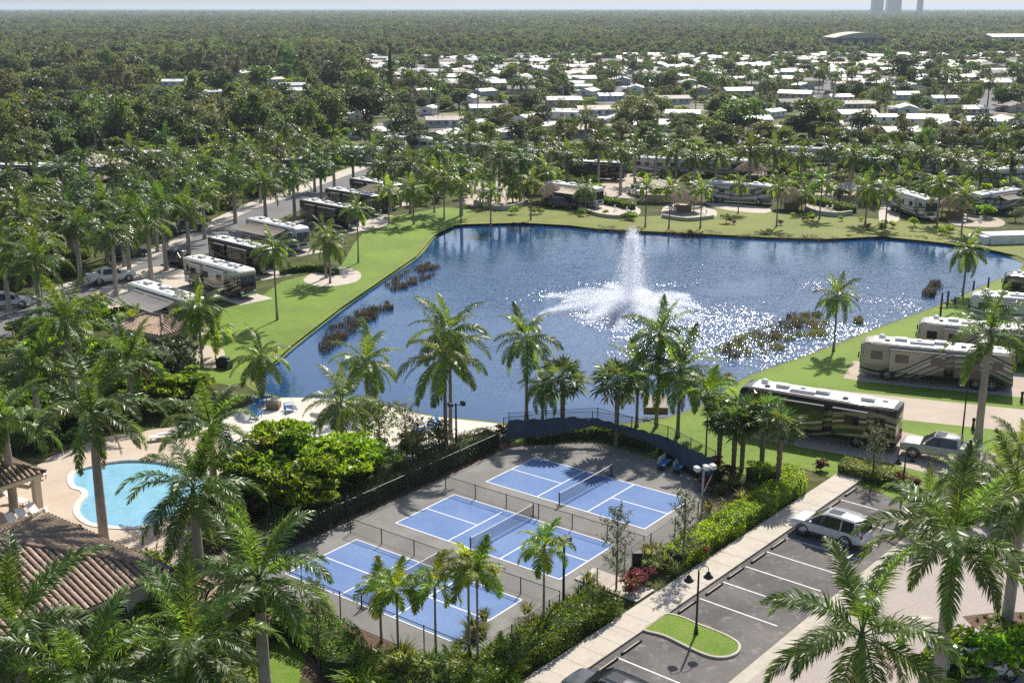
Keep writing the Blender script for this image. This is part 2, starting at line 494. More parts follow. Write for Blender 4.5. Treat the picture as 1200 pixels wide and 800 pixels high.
# ------------------------------------------------------------------ mesh building
class MB:
    def __init__(s):
        s.v, s.f, s.m = [], [], []
    def add(s, vs, fs, mi=0):
        o = len(s.v)
        s.v.extend([tuple(p) for p in vs])
        s.f.extend([tuple(i + o for i in f) for f in fs])
        s.m.extend([mi] * len(fs))
        return s
    def box(s, c, d, mi=0, rz=0.0, mat=None):
        x, y, z = d[0] / 2, d[1] / 2, d[2] / 2
        vs = [Vector((a, b, e)) for e in (-z, z) for a, b in ((-x, -y), (x, -y), (x, y), (-x, y))]
        mt = mat or Matrix.Rotation(rz, 4, 'Z')
        vs = [mt @ q + Vector(c) for q in vs]
        return s.add(vs, [(3, 2, 1, 0), (4, 5, 6, 7), (0, 1, 5, 4), (1, 2, 6, 5), (2, 3, 7, 6), (3, 0, 4, 7)], mi)
    def rbox(s, c, d, r=0.05, seg=2, mi=0, rz=0.0):
        """box with rounded edges"""
        bm = bmesh.new()
        bmesh.ops.create_cube(bm, size=1)
        for q in bm.verts:
            q.co = Vector((q.co.x * d[0], q.co.y * d[1], q.co.z * d[2]))
        bmesh.ops.bevel(bm, geom=list(bm.edges), offset=r, segments=seg, affect='EDGES', profile=0.5)
        mt = Matrix.Rotation(rz, 4, 'Z')
        bm.verts.index_update()
        s.add([mt @ q.co + Vector(c) for q in bm.verts], [[q.index for q in f.verts] for f in bm.faces], mi)
        bm.free()
        return s
    def tube(s, pts, rad, n=8, mi=0, cap=True):
        pts = [Vector(p) for p in pts]
        if not hasattr(rad, '__len__'):
            rad = [rad] * len(pts)
        vs, fs = [], []
        for i, p in enumerate(pts):
            t = (pts[min(i + 1, len(pts) - 1)] - pts[max(i - 1, 0)]).normalized()
            a = t.orthogonal().normalized() if abs(t.z) < 0.9 else (Vector((1, 0, 0)) - t * t.x).normalized()
            b = t.cross(a)
            for k in range(n):
                w = 2 * math.pi * k / n
                vs.append(p + (a * math.cos(w) + b * math.sin(w)) * rad[i])
        for i in range(len(pts) - 1):
            for k in range(n):
                fs.append((i * n + k, i * n + (k + 1) % n, (i + 1) * n + (k + 1) % n, (i + 1) * n + k))
        if cap:
            fs.append(tuple(reversed(range(n))))
            fs.append(tuple(range((len(pts) - 1) * n, len(pts) * n)))
        return s.add(vs, fs, mi)
    def prism(s, poly, z0, z1, mi=0):
        """vertical prism over a ground polygon (convex or not)"""
        n = len(poly)
        vs = [(p[0], p[1], z0) for p in poly] + [(p[0], p[1], z1) for p in poly]
        area = sum(poly[i][0] * poly[(i + 1) % n][1] - poly[(i + 1) % n][0] * poly[i][1] for i in range(n))
        top, bot = tuple(range(n, 2 * n)), tuple(reversed(range(n)))
        if area < 0:
            top, bot = tuple(reversed(top)), tuple(reversed(bot))
        fs = [top, bot] + [(i, (i + 1) % n, n + (i + 1) % n, n + i) for i in range(n)]
        return s.add(vs, fs, mi)
    def loft(s, rings, mi=0, closed=True, caps=True):
        n = len(rings[0])
        vs = [p for r in rings for p in r]
        fs = []
        for i in range(len(rings) - 1):
            for k in range(n if closed else n - 1):
                fs.append((i * n + k, i * n + (k + 1) % n, (i + 1) * n + (k + 1) % n, (i + 1) * n + k))
        if caps:
            fs.append(tuple(reversed(range(n))))
            fs.append(tuple(range((len(rings) - 1) * n, len(rings) * n)))
        return s.add(vs, fs, mi)
    def mesh(s, name, mats, smooth=False):
        me = bpy.data.meshes.new(name)
        me.from_pydata(s.v, [], s.f)
        if not isinstance(mats, (list, tuple)):
            mats = [mats]
        for m in mats:
            me.materials.append(m)
        if len(mats) > 1:
            me.polygons.foreach_set('material_index', s.m)
        if smooth:
            me.polygons.foreach_set('use_smooth', [True] * len(me.polygons))
        me.update()
        return me
    def build(s, name, mats, parent=None, smooth=False, loc=(0, 0, 0), rz=0.0):
        return put(name, s.mesh(name, mats, smooth), parent, loc, rz)

def put(name, me, parent=None, loc=(0, 0, 0), rz=0.0, scale=None, rot=None):
    o = bpy.data.objects.new(name, me)
    COL.objects.link(o)
    if parent is not None:
        o.parent = parent
    o.location = loc
    o.rotation_euler = rot if rot is not None else (0, 0, rz)
    if scale is not None:
        o.scale = scale if hasattr(scale, '__len__') else (scale,) * 3
    return o

def tag(o, label, cat, group=None, kind=None):
    o['label'] = label
    o['category'] = cat
    if group:
        o['group'] = group
    if kind:
        o['kind'] = kind
    return o

def thing(name, label, cat, loc=(0, 0, 0), rz=0.0, group=None, scale=None):
    return tag(put(name, None, None, loc, rz, scale), label, cat, group)

def base_name(n):
    return n.rsplit('.', 1)[0] if n[-3:].isdigit() and '.' in n else n

def copy_tree(o, parent=None):
    c = o.copy()
    COL.objects.link(c)
    if parent is not None:
        c.parent = parent
    for ch in KIDS.get(o.name, [x for x in o.children]):
        copy_tree(ch, c)
    return c
KIDS = {}

def freeze(o):
    """remember the children of a thing that is going to be copied (o.children is slow in a big scene)"""
    KIDS[o.name] = list(o.children)
    for ch in KIDS[o.name]:
        freeze(ch)

def smooth_loop(pts, k=5, closed=True):
    pts = [Vector((p[0], p[1], 0)) for p in pts]
    n = len(pts)
    out = []
    for i in range(n if closed else n - 1):
        if closed:
            a, b, c, d = (pts[(i + j) % n] for j in (-1, 0, 1, 2))
        else:
            a, b, c, d = (pts[max(0, min(n - 1, i + j))] for j in (-1, 0, 1, 2))
        for q in range(k):
            t = q / k
            out.append(0.5 * ((2 * b) + (c - a) * t + (2 * a - 5 * b + 4 * c - d) * t * t + (3 * b - a - 3 * c + d) * t ** 3))
    if not closed:
        out.append(pts[-1])
    return out

def np_inside(P, poly):
    x, y = P[:, 0], P[:, 1]
    c = np.zeros(len(P), bool)
    j = len(poly) - 1
    for i in range(len(poly)):
        xi, yi, xj, yj = poly[i][0], poly[i][1], poly[j][0], poly[j][1]
        if yi != yj:
            c ^= ((yi > y) != (yj > y)) & (x < (xj - xi) * (y - yi) / (yj - yi) + xi)
        j = i
    return c

def inside(p, poly):
    x, y = p[0], p[1]
    c = False
    j = len(poly) - 1
    for i in range(len(poly)):
        xi, yi, xj, yj = poly[i][0], poly[i][1], poly[j][0], poly[j][1]
        if (yi > y) != (yj > y) and x < (xj - xi) * (y - yi) / (yj - yi) + xi:
            c = not c
        j = i
    return c

EXCL = []
def sheet(name, poly, z, mat, label=None, cat=None, parent=None):
    if cat in ('street', 'walkway', 'patio', 'drive', 'pad', 'driveway', 'court slab', 'lake'):
        EXCL.append([(p[0], p[1]) for p in poly])
    bm = bmesh.new()
    f = bm.faces.new([bm.verts.new((p[0], p[1], z)) for p in poly])
    f.normal_update()
    if f.normal.z < 0:
        f.normal_flip()
    bmesh.ops.triangulate(bm, faces=[f])
    me = bpy.data.meshes.new(name)
    bm.to_mesh(me)
    bm.free()
    me.materials.append(mat)
    o = put(name, me, parent)
    if parent is None:
        tag(o, label, cat, kind='structure')
    return o

def GP(pts, z=0.0):
    return [G(x, y, z) for x, y in pts]

# ================================================================== THE SETTING
LAKE_PX = [(297, 441), (343, 401), (400, 357), (450, 323), (488, 297), (510, 272), (533, 262), (560, 259), (613, 259), (667, 262), (700, 267),
           (800, 272), (843, 274), (900, 277), (967, 279), (1007, 273), (1033, 275), (1083, 281), (1150, 288), (1197, 302), (1199, 313), (1167, 328),
           (1100, 357), (1033, 382), (987, 400), (933, 420), (877, 440), (852, 455), (815, 477), (770, 491), (740, 495), (680, 497), (620, 497), (587, 495),
           (562, 492), (500, 485), (457, 475), (432, 468), (375, 466), (337, 466), (303, 456)]
LAKE = smooth_loop(GP(LAKE_PX), 5)
POOL_PX = [(86, 562), (90, 553), (107, 547), (140, 541), (175, 541), (205, 546), (232, 553), (244, 566), (236, 582), (215, 597), (190, 609), (160, 617),
           (128, 616), (107, 612), (95, 602), (94, 592), (103, 580), (100, 573), (90, 570)]
POOL = smooth_loop(GP(POOL_PX), 4)
POOL2 = smooth_loop(GP([(262, 514), (275, 509), (298, 507), (314, 511), (308, 521), (290, 527), (270, 524)]), 4)

def build_ground():
    vs, es = [], []
    def loop(pts):
        o = len(vs)
        vs.extend([Vector((p[0], p[1])) for p in pts])
        es.extend([(o + i, o + (i + 1) % len(pts)) for i in range(len(pts))])
    loop([(-26000, -300), (26000, -300), (26000, 60000), (-26000, 60000)])
    loop([(-300, -60), (300, -60), (300, 420), (-300, 420)])
    loop(LAKE); loop(POOL); loop(POOL2)
    v, e, f, *_ = delaunay_2d_cdt(vs, es, [], 0, 1e-5)
    keep = []
    for t in f:
        c = sum((v[i] for i in t), Vector((0, 0))) / len(t)
        if not (inside(c, LAKE) or inside(c, POOL) or inside(c, POOL2)):
            a, b, d = (v[i] for i in t[:3])
            keep.append(tuple(t) if (b - a).cross(d - a) > 0 else tuple(reversed(t)))
    me = bpy.data.meshes.new('ground')
    me.from_pydata([(p.x, p.y, 0) for p in v], [], keep)
    me.materials.append(M_GROUND)
    tag(put('ground', me), 'flat ground with mixed grass, soil and paving reaching to the horizon', 'ground', kind='structure')
build_ground()

def ring(name, loop, prof, mat, label, cat):
    """strip along a closed loop; prof is (offset inwards, height)"""
    n = len(loop)
    area = sum(loop[i].x * loop[(i + 1) % n].y - loop[(i + 1) % n].x * loop[i].y for i in range(n))
    sg = 1 if area > 0 else -1
    rings = []
    for off, z in prof:
        r = []
        for i in range(n):
            t = (loop[(i + 1) % n] - loop[i - 1]).normalized()
            nrm = Vector((-t.y, t.x, 0)) * sg
            p = loop[i] + nrm * off
            r.append((p.x, p.y, z))
        rings.append(r)
    mb = MB().loft(rings, caps=False)
    bm_me = mb.mesh(name, mat, True)
    return bm_me

o = put('lake_bank', ring('lake_bank', LAKE, [(-0.5, 0.016), (-0.15, 0.025), (0.2, -0.16), (0.5, -0.36), (4, -1.2)], M_BANK, '', ''))
tag(o, 'rough grassy bank sloping down to the lake all round', 'bank', kind='structure')
wl = LAKE
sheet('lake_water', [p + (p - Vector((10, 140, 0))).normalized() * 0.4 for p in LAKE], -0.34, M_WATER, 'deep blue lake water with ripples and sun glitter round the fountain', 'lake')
o = put('pool_basin', ring('pool_basin', POOL, [(-0.45, 0.06), (-0.02, 0.06), (0.0, -0.1), (0.02, -1.2)], M_DECK, '', ''))
o.data.materials[0] = M_SAND
tag(o, 'pale coping stones round the freeform swimming pool', 'pool edge', kind='structure')
sheet('pool_water', POOL, -0.1, M_POOL, 'light turquoise water of the freeform swimming pool', 'pool')
o = put('spa_basin', ring('spa_basin', POOL2, [(-0.4, 0.06), (-0.02, 0.06), (0.0, -0.1), (0.02, -1.2)], M_SAND, '', ''))
tag(o, 'pale coping round the small second pool near the beach', 'pool edge', kind='structure')
sheet('spa_water', POOL2, -0.09, M_POOL, 'blue water of the small second pool near the beach', 'pool')

# lawns ---------------------------------------------------------------
sheet('lawn', GP([(300, 443), (343, 404), (400, 360), (450, 326), (488, 300), (510, 275), (533, 264), (560, 261), (556, 246), (520, 243), (480, 250), (440, 258), (415, 285), (400, 312),
                  (330, 330), (300, 352), (262, 362), (240, 388), (222, 420), (235, 445), (270, 452)]), 0.010, M_LAWN,
      'bright green lawn between the parked motorhomes and the lake', 'lawn')
sheet('far_lawn', GP([(536, 263), (613, 261), (667, 264), (700, 268), (800, 273), (843, 275), (900, 278), (967, 280), (1033, 277), (1083, 282), (1150, 290), (1220, 306),
                      (1230, 285), (1100, 262), (1040, 258), (1000, 254), (940, 250), (880, 246), (840, 240), (800, 252), (745, 254), (700, 246), (640, 240), (560, 244)]), 0.011, M_BANK,
      'green bank along the far shore below the patios', 'lawn')
sheet('side_lawn', GP([(610, 505), (660, 499), (740, 497), (770, 493), (815, 479), (855, 456), (877, 442), (933, 422), (987, 402), (1033, 384), (1100, 359), (1167, 330), (1199, 315), (1290, 320),
                       (1290, 560), (1200, 550), (1110, 572), (1060, 590), (1000, 563), (975, 560), (940, 548), (860, 556), (820, 550), (776, 538), (737, 528), (694, 519), (600, 522)]), 0.012, M_LAWN,
      'bright green lawn beside the lake around the tan motorhomes', 'lawn')
sheet('garden_lawn', GP([(300, 742), (345, 745), (358, 775), (350, 800), (335, 830), (290, 830), (285, 770)]), 0.010, M_LAWN, 'small patch of lawn beside the clubhouse', 'lawn')
sheet('garden_bed', [C(-9.6, -20), C(13, -20), C(9.4, 9.5), C(13.6, 12), C(6.5, 17), C(2, 19), C(-5, 19.4), C(-10.5, 13), C(-13.5, 6), C(-13.5, -16)], 0.006, M_MULCH,
      'mulched planting beds around the pickleball courts', 'planting bed')

# street, walkway, drives --------------------------------------------
ROAD_UP = [(-60, 392), (0, 371), (43, 354), (100, 334), (150, 316), (200, 291), (260, 262), (300, 244), (333, 233), (400, 208), (440, 194)]
ROAD_LO = [(455, 202), (410, 222), (350, 247), (320, 260), (260, 289), (200, 317), (140, 342), (60, 375), (0, 397), (-60, 420)]
sheet('street', GP(ROAD_UP + ROAD_LO), 0.016, M_ROAD, 'grey asphalt street passing the parked motorhomes', 'street')
sheet('street_walkway', GP([(-60, 382), (0, 361), (43, 344), (100, 324), (150, 305), (200, 281), (260, 252), (300, 234), (333, 224), (400, 200), (436, 188)] + ROAD_UP[::-1]), 0.014, M_CONC,
      'pale concrete walkway strip along the street', 'walkway')
sheet('side_drive', GP([(928, 452), (1045, 464), (1200, 480), (1290, 488), (1290, 520), (1200, 507), (1050, 491), (990, 478)]), 0.022, M_DRIVE,
      'tan concrete drive between the two nearest lakeside motorhomes', 'driveway')
sheet('motorhome_pad', GP([(838, 478), (905, 482), (1045, 503), (1130, 522), (1200, 540), (1185, 560), (1100, 558), (1040, 542), (940, 524), (845, 506)]), 0.020, M_DRIVE,
      'concrete pad under the dark tan striped motorhome and the silver pickup', 'pad')
sheet('lakeside_pad', GP([(988, 443), (1000, 423), (1060, 424), (1200, 438), (1290, 448), (1290, 476), (1200, 466), (1100, 456), (1010, 447)]), 0.021, M_DRIVE,
      'concrete pad under the tan and grey swirl motorhome', 'pad')
sheet('beach', smooth_loop(GP([(250, 505), (285, 478), (310, 468), (340, 466), (375, 467), (430, 469), (457, 477), (500, 487), (560, 494), (590, 498), (596, 508), (560, 525), (520, 532), (470, 540),
                               (430, 535), (390, 532), (345, 528), (300, 524)]), 3), 0.030, M_SAND, 'white sand beach beside the lake', 'beach')

def deck_with_holes():
    outer = GP([(-60, 600), (20, 560), (60, 535), (110, 515), (180, 503), (250, 496), (320, 498), (335, 515), (305, 545), (268, 590), (232, 640), (190, 700), (100, 715), (-60, 690)])
    vs, es = [], []
    for lp in (outer, POOL, POOL2):
        o = len(vs)
        vs.extend([Vector((p[0], p[1])) for p in lp])
        es.extend([(o + i, o + (i + 1) % len(lp)) for i in range(len(lp))])
    v, e, f, *_ = delaunay_2d_cdt(vs, es, [], 0, 1e-5)
    keep = []
    for t in f:
        c = sum((v[i] for i in t), Vector((0, 0))) / len(t)
        if inside(c, outer) and not inside(c, POOL) and not inside(c, POOL2):
            a, b, d = (v[i] for i in t[:3])
            keep.append(tuple(t) if (b - a).cross(d - a) > 0 else tuple(reversed(t)))
    me = bpy.data.meshes.new('pool_deck')
    me.from_pydata([(p.x, p.y, 0.02) for p in v], [], keep)
    me.materials.append(M_DECK)
    tag(put('pool_deck', me), 'tan paver deck round the swimming pool', 'pool deck', kind='structure')
deck_with_holes()

# parking lot -----------------------------------------------------------
PA = R(50.0)
PD, PS = Vector((math.cos(PA), math.sin(PA), 0)), Vector((math.sin(PA), -math.cos(PA), 0))    # along the kerb, out into the stalls
P0 = G(820, 701) - PS * 0.35
def PK(a, s, z=0.0):
    p = P0 + PD * a + PS * s
    return Vector((p.x, p.y, z))
lot = sheet('parking_lot', [PK(-24, 0), PK(-24, 6.2), PK(13, 6.2), PK(21.5, 6.2), PK(21.8, 0)], 0.008, M_ASPH, 'worn grey asphalt parking lot with white stall lines', 'parking lot')
STALL = 2.69
for k in (-6.3, -5.3, -4.2, -3.15, 0, 1, 2, 3, 4, 5, 6, 7):
    MB().box((0, 0, 0.0), (5.0, 0.11, 0.004)).build('stall_line', M_PLINE, lot, loc=PK(k * STALL, 0.35 + 2.5, 0.0145), rz=PA - math.pi / 2)
sheet('entry_road', [PK(-24, 6.95), PK(-24, 40), PK(30, 40), PK(40, 20), PK(30, 6.95)], 0.0085, M_PAVE, 'pale paver entry road beyond the parking lot', 'road')
rib = sheet('kerb_ribbon', [PK(-24, 6.2), PK(-24, 6.95), PK(24, 6.95), PK(24, 6.2)], 0.012, M_CURB, 'pale concrete ribbon kerb between parking lot and entry road', 'kerb')
# sidewalk of single slabs
wk = sheet('sidewalk', [PK(-24, -1.95), PK(-24, -0.02), PK(24, -0.02), PK(24, -1.95)], 0.03, M_CURB, 'concrete sidewalk of pale slabs beside the parking lot', 'sidewalk')
slab_me = MB().rbox((0, 0, 0), (1.488, 1.90, 0.10), 0.008, 1).mesh('slab', M_CONC)
for k in range(32):
    put('slab', slab_me, wk, PK(-23.2 + 1.5 * k, -0.98, 0.075 + rng.uniform(-.004, .004)), PA)
for k in range(3):
    put('slab', slab_me, wk, PK(-1.9 + 1.9 * 0, -2.9 - 1.5 * k, 0.07), PA + math.pi / 2)
# island with its kerb
ISL = smooth_loop(GP([(752, 739), (766, 728), (780, 720), (798, 723), (817, 731), (838, 739), (856, 747), (868, 756), (866, 766), (852, 772), (832, 771), (807, 761), (778, 747)]), 4)
io = MB()
n = len(ISL)
cen = sum(ISL, Vector((0, 0, 0))) / n
def inset(lp, d):
    m = len(lp)
    ar = sum(lp[i].x * lp[(i + 1) % m].y - lp[(i + 1) % m].x * lp[i].y for i in range(m))
    s = 1 if ar > 0 else -1
    r = []
    for i in range(m):
        t = (lp[(i + 1) % m] - lp[i - 1]).normalized()
        r.append(lp[i] + Vector((-t.y, t.x, 0)) * s * d)
    return r
io.loft([[(p.x, p.y, z) for p in inset(ISL, d)] for d, z in ((0, 0), (0.02, 0.13), (0.16, 0.145), (0.18, 0.05))], caps=False)
isl = tag(io.build('island_kerb', M_CURB), 'rounded concrete kerb enclosing the grass island in the parking lot', 'kerb', kind='structure')
sheet('island_lawn', inset(ISL, 0.165), 0.115, M_LAWN, 'mown grass inside the parking lot island', 'lawn')
sheet('mulch_bed', GP([(1128, 722), (1160, 718), (1230, 716), (1260, 752), (1200, 756), (1165, 746), (1140, 734)]), 0.024, M_MULCH, 'brown mulch bed with young plants beside the entry road', 'planting bed')
# far shore patios and pads
for nm, pts, mt, lb in (
    ('patio', [(677, 244), (700, 236), (745, 242), (748, 252), (720, 253), (690, 249)], M_CONC, 'white stone patio on the far shore below the tan awning'),
    ('patio', [(943, 246), (950, 230), (970, 215), (1000, 213), (1010, 225), (1000, 250), (975, 254)], M_DRIVE, 'tan patio with a curved low wall on the far shore'),
    ('patio', [(545, 238), (548, 215), (580, 212), (602, 222), (620, 236), (600, 243), (570, 244)], M_DRIVE, 'tan patio behind the curved shadowed wall on the far shore'),
    ('drive', [(705, 228), (712, 208), (760, 204), (765, 222), (750, 232)], M_DRIVE, 'pale drive with a parked pickup on the far shore'),
    ('drive', [(1030, 258), (1036, 232), (1050, 230), (1054, 258)], M_CONC, 'narrow white path down to the far shore'),
    ('patio', [(775, 254), (782, 240), (812, 240), (838, 246), (835, 256), (800, 258)], M_CONC, 'white patio in front of the thatched huts on the far shore'),
    ('drive', [(826, 238), (850, 238), (900, 244), (896, 250), (850, 246)], M_CONC, 'pale strip of paving below the silver motor coach'),
    ('patio', [(1110, 255), (1140, 250), (1175, 258), (1170, 266), (1120, 264)], M_DRIVE, 'tan patio beside the big thatched hut'),
    ('patio', [(355, 328), (385, 313), (420, 318), (418, 330), (380, 336)], M_CONC, 'white patio beside the lawn with coconut palms'),
    ('patio', [(410, 262), (425, 255), (460, 258), (440, 268)], M_CONC, 'white paved slab at the top of the lawn'),
    ('patio', [(225, 420), (232, 405), (262, 410), (258, 428), (238, 432)], M_DRIVE, 'small tan patio beside the tiled pavilion'),
    ('drive', [(100, 352), (150, 322), (195, 312), (235, 330), (190, 368), (130, 372)], M_CONC, 'pale drive behind the tiled pavilion'),
):
    sheet(nm, smooth_loop(GP(pts), 3), 0.026, mt, lb, nm)
TOWN_ROADS = [[(420, 165), (520, 152), (640, 146), (800, 148), (960, 150), (1200, 160)], [(700, 146), (720, 120), (735, 100), (745, 85)],
              [(930, 150), (950, 128), (965, 105), (975, 90)], [(1130, 158), (1150, 140), (1160, 118), (1165, 95)], [(470, 130), (620, 120), (800, 123), (1000, 126), (1200, 131)],
              [(480, 98), (650, 95), (900, 97), (1200, 102)]]
for r in TOWN_ROADS:
    pts = smooth_loop(GP(r), 6, False)
    L_, R_ = [], []
    for i, p in enumerate(pts):
        t = (pts[min(i + 1, len(pts) - 1)] - pts[max(0, i - 1)]).normalized()
        L_.append(p + Vector((-t.y, t.x, 0)) * 3.2); R_.append(p - Vector((-t.y, t.x, 0)) * 3.2)
    sheet('park_street', L_ + R_[::-1], 0.03 + 0.004 * TOWN_ROADS.index(r), M_ROAD, 'grey street running between the white-roofed mobile homes', 'street')['group'] = 'streets of the mobile home park'

# courts -------------------------------------------------------------------
SLAB = [C(-9.4, -14.6), C(9.25, -14.6), C(9.25, 9.2), C(7.2, 15.2), C(2, 17.6), C(-4.6, 18.0), C(-9.3, 12.9)]
sheet('court_slab', SLAB, 0.018, M_COURT, 'grey acrylic slab carrying three blue pickleball courts', 'court slab')
CEN = [Vector((-6.6, 64.2, 0)), Vector((-0.6, 71.6, 0)), Vector((5.3, 78.8, 0))]
COURT_LB = ('blue pickleball court closest to the row of slender palms', 'middle blue pickleball court between the two divider fences', 'blue pickleball court dappled by palm shadows below the navy windscreen')
for c, lb in zip(CEN, COURT_LB):
    L, W, K = 6.705, 3.05, 2.134
    q = lambda u, v: c + UX * u + VX * v
    co = sheet('pickleball_court', [q(-L, -W), q(L, -W), q(L, W), q(-L, W)], 0.024, M_COURTB, lb, 'court')
    segs = [((-L, -W), (L, -W)), ((-L, W), (L, W)), ((-L, -W), (-L, W)), ((L, -W), (L, W)), ((-K, -W), (-K, W)), ((K, -W), (K, W)), ((-L, 0), (-K, 0)), ((K, 0), (L, 0))]
    for i, ((u0, v0), (u1, v1)) in enumerate(segs):
        a, b = q(u0, v0), q(u1, v1)
        ln = (b - a).length + (0.08 if i in (2, 3) else -0.082 if i > 3 else -0.082)
        MB().box((0, 0, 0), (ln, 0.085, 0.003)).build('court_line', M_LINE, co, loc=((a + b) / 2 + Vector((0, 0, 0.0285 + 0.0006 * i))), rz=math.atan2((b - a).y, (b - a).x))

# ================================================================== PLANT BUILDERS
def frond_mesh(name, mat, L, a0, droop, nl, ll, lw, plume, hang, seed, power=1.3, sweep=0.55, petiole=0.14, rach=0.035):
    """one feather leaf growing along +x: arched rib with two rows of leaflets; a0 start angle, droop total bend (degrees)"""
    r = random.Random(seed)
    N = 9
    pts, ang = [Vector((0, 0, 0))], []
    for i in range(N):
        t = (i + 0.5) / N
        a = R(a0 - droop * t ** power)
        ang.append(a)
        pts.append(pts[-1] + Vector((math.cos(a), 0, math.sin(a))) * L / N)
    mb = MB()
    mb.tube(pts, [rach * (1 - 0.8 * i / N) for i in range(N + 1)], 3, 0, False)
    for k in range(nl):
        for sd in (-1, 1):
            t = petiole + (1 - petiole) * (k + r.uniform(0, 0.8)) / nl
            f = min(t, 0.999) * N
            i = int(f)
            p = pts[i].lerp(pts[i + 1], f - i)
            a = ang[i]
            T = Vector((math.cos(a), 0, math.sin(a)))
            U = Vector((-math.sin(a), 0, math.cos(a)))
            prof = math.sin(math.pi * min(1, 0.18 + 0.80 * (t - petiole) / (1 - petiole))) ** 0.6
            ln = ll * prof * r.uniform(0.85, 1.12)
            el = r.uniform(-plume, plume) + 0.12
            sw = sweep + 0.6 * t * t + r.uniform(-0.12, 0.12)
            d = (Vector((0, sd, 0)) * math.cos(sw) * math.cos(el) + T * math.sin(sw) + U * math.sin(el) * math.cos(sw)).normalized()
            d2 = (d + Vector((0, 0, -1)) * (hang * r.uniform(0.7, 1.3))).normalized()
            w = (T - d * T.dot(d)).normalized() * lw * 0.5 * (0.7 + 0.3 * prof)
            m = p + d * ln * 0.5
            e = m + d2 * ln * 0.5
            mb.add([p - w * 0.6, p + w * 0.6, m + w, m - w, e], [(0, 1, 2, 3), (3, 2, 4)])
    return mb.mesh(name, mat)

ELEV = (82, 64, 46, 28, 10, -12)
ROYAL = [[frond_mesh('frond', LF_ROYAL, 4.2, e, d, 86, 0.80, 0.062, 0.62, 0.55, 10 * i + j, power=1.6) for j in range(3)] for i, (e, d) in enumerate(zip(ELEV, (32, 68, 88, 92, 84, 66)))]
COCO = [[frond_mesh('frond', LF_COCO, 3.6, e, d, 60, 0.9, 0.065, 0.25, 0.9, 100 + 10 * i + j) for j in range(2)] for i, (e, d) in enumerate(zip(ELEV, (30, 62, 80, 88, 85, 70)))]
LIMEF = [[frond_mesh('frond', LF_LIME, 2.0, e, d, 48, 0.6, 0.055, 0.35, 0.5, 200 + 10 * i + j) for j in range(2)] for i, (e, d) in enumerate(zip(ELEV, (50, 95, 115, 115, 100, 80)))]
DATEF = [[frond_mesh('frond', LF_DATE, 2.9, e, d, 34, 0.42, 0.05, 0.4, 0.1, 300 + 10 * i + j, sweep=0.75) for j in range(2)] for i, (e, d) in enumerate(zip(ELEV, (20, 40, 52, 60, 60, 50)))]

def fan_mesh(name, mat, R_, n, seed, stem=0.9, droop=0.35):
    """one fan leaf: stalk and a folded round blade of pointed segments"""
    r = random.Random(seed)
    mb = MB()
    mb.tube([(0, 0, 0), (stem * 0.5, 0, 0.06), (stem, 0, 0.0)], [0.02, 0.016, 0.012], 3, 0, False)
    for k in range(n):
        w0 = -2.1 + 4.2 * k / (n - 1)
        d = Vector((math.cos(w0), math.sin(w0), 0.25 * r.uniform(-1, 1)))
        ln = R_ * (0.72 + 0.28 * math.cos(w0 * 0.6)) * r.uniform(0.88, 1.08)
        o = Vector((stem, 0, 0))
        side = Vector((-math.sin(w0), math.cos(w0), 0)) * ln * 0.085
        m = o + d * ln * 0.6 + Vector((0, 0, -0.08))
        e = o + d * ln + Vector((0, 0, -droop * ln * r.uniform(0.6, 1.4)))
        mb.add([o, m + side, e, m - side], [(0, 1, 2, 3)])
    return mb.mesh(name, mat)
FAN = [fan_mesh('fan_leaf', LF_SABAL, 0.85, 15, 400 + i) for i in range(3)]
FAND = fan_mesh('fan_leaf', LF_DRY, 0.75, 11, 410)

def merged_crown(name, mats, sets, n, seed, tilt=8, el_hi=80, el_lo=-15, sc=1.0):
    """whole crown as one mesh, for palms too far off to tell leaf from leaf"""
    r = random.Random(seed)
    mb = MB()
    for k in range(n):
        el = el_hi - (el_hi - el_lo) * (k / (n - 1)) ** 0.8
        i = min(range(len(ELEV)), key=lambda q: abs(ELEV[q] - el))
        me = sets[i][k % 2]
        mt = Matrix.Rotation(k * 2.39996 + r.uniform(-.2, .2), 4, 'Z') @ Matrix.Rotation(R(r.uniform(-tilt, tilt)), 4, 'Y') @ Matrix.Scale(sc * r.uniform(0.85, 1.1), 4)
        mb.add([mt @ v.co for v in me.vertices], [tuple(p.vertices) for p in me.polygons])
    return mb.mesh(name, mats)

def light(sets, k):
    return sets
# coarser leaves for the merged crowns
def coarse(mat, L, ds, nl, ll, lw, plume, hang, seed):
    return [[frond_mesh('frond', mat, L, e, d, nl, ll, lw, plume, hang, seed + 10 * i + j, rach=0.05) for j in range(2)] for i, (e, d) in enumerate(zip(ELEV, ds))]
_rc = coarse(LF_FROYAL, 4.1, (32, 68, 88, 92, 84, 66), 24, 0.85, 0.15, 0.6, 0.5, 500)
_cc = coarse(LF_COCO, 3.5, (30, 62, 80, 88, 85, 70), 18, 0.95, 0.18, 0.25, 0.85, 600)
FAR_ROYAL = [merged_crown('crown', LF_FROYAL, _rc, 23, 510 + i, el_lo=-34) for i in range(4)]
FAR_COCO = [merged_crown('crown', LF_COCO, _cc, 17, 610 + i) for i in range(3)]

def sabal_crown(seed, n=34, rad=1.05):
    r = random.Random(seed)
    mb = MB()
    for k in range(n):
        z = 1 - 1.55 * (k + 0.5) / n
        el = math.asin(max(-1, min(1, z)))
        me = FAN[k % 3]
        mt = Matrix.Rotation(k * 2.39996, 4, 'Z') @ Matrix.Rotation(-el, 4, 'Y') @ Matrix.Rotation(r.uniform(-.5, .5), 4, 'X') @ Matrix.Scale(rad * r.uniform(.85, 1.1), 4)
        mb.add([mt @ v.co for v in me.vertices], [tuple(p.vertices) for p in me.polygons])
    return mb.mesh('crown', LF_SABAL)
FAR_SABAL = [sabal_crown(700 + i) for i in range(4)]

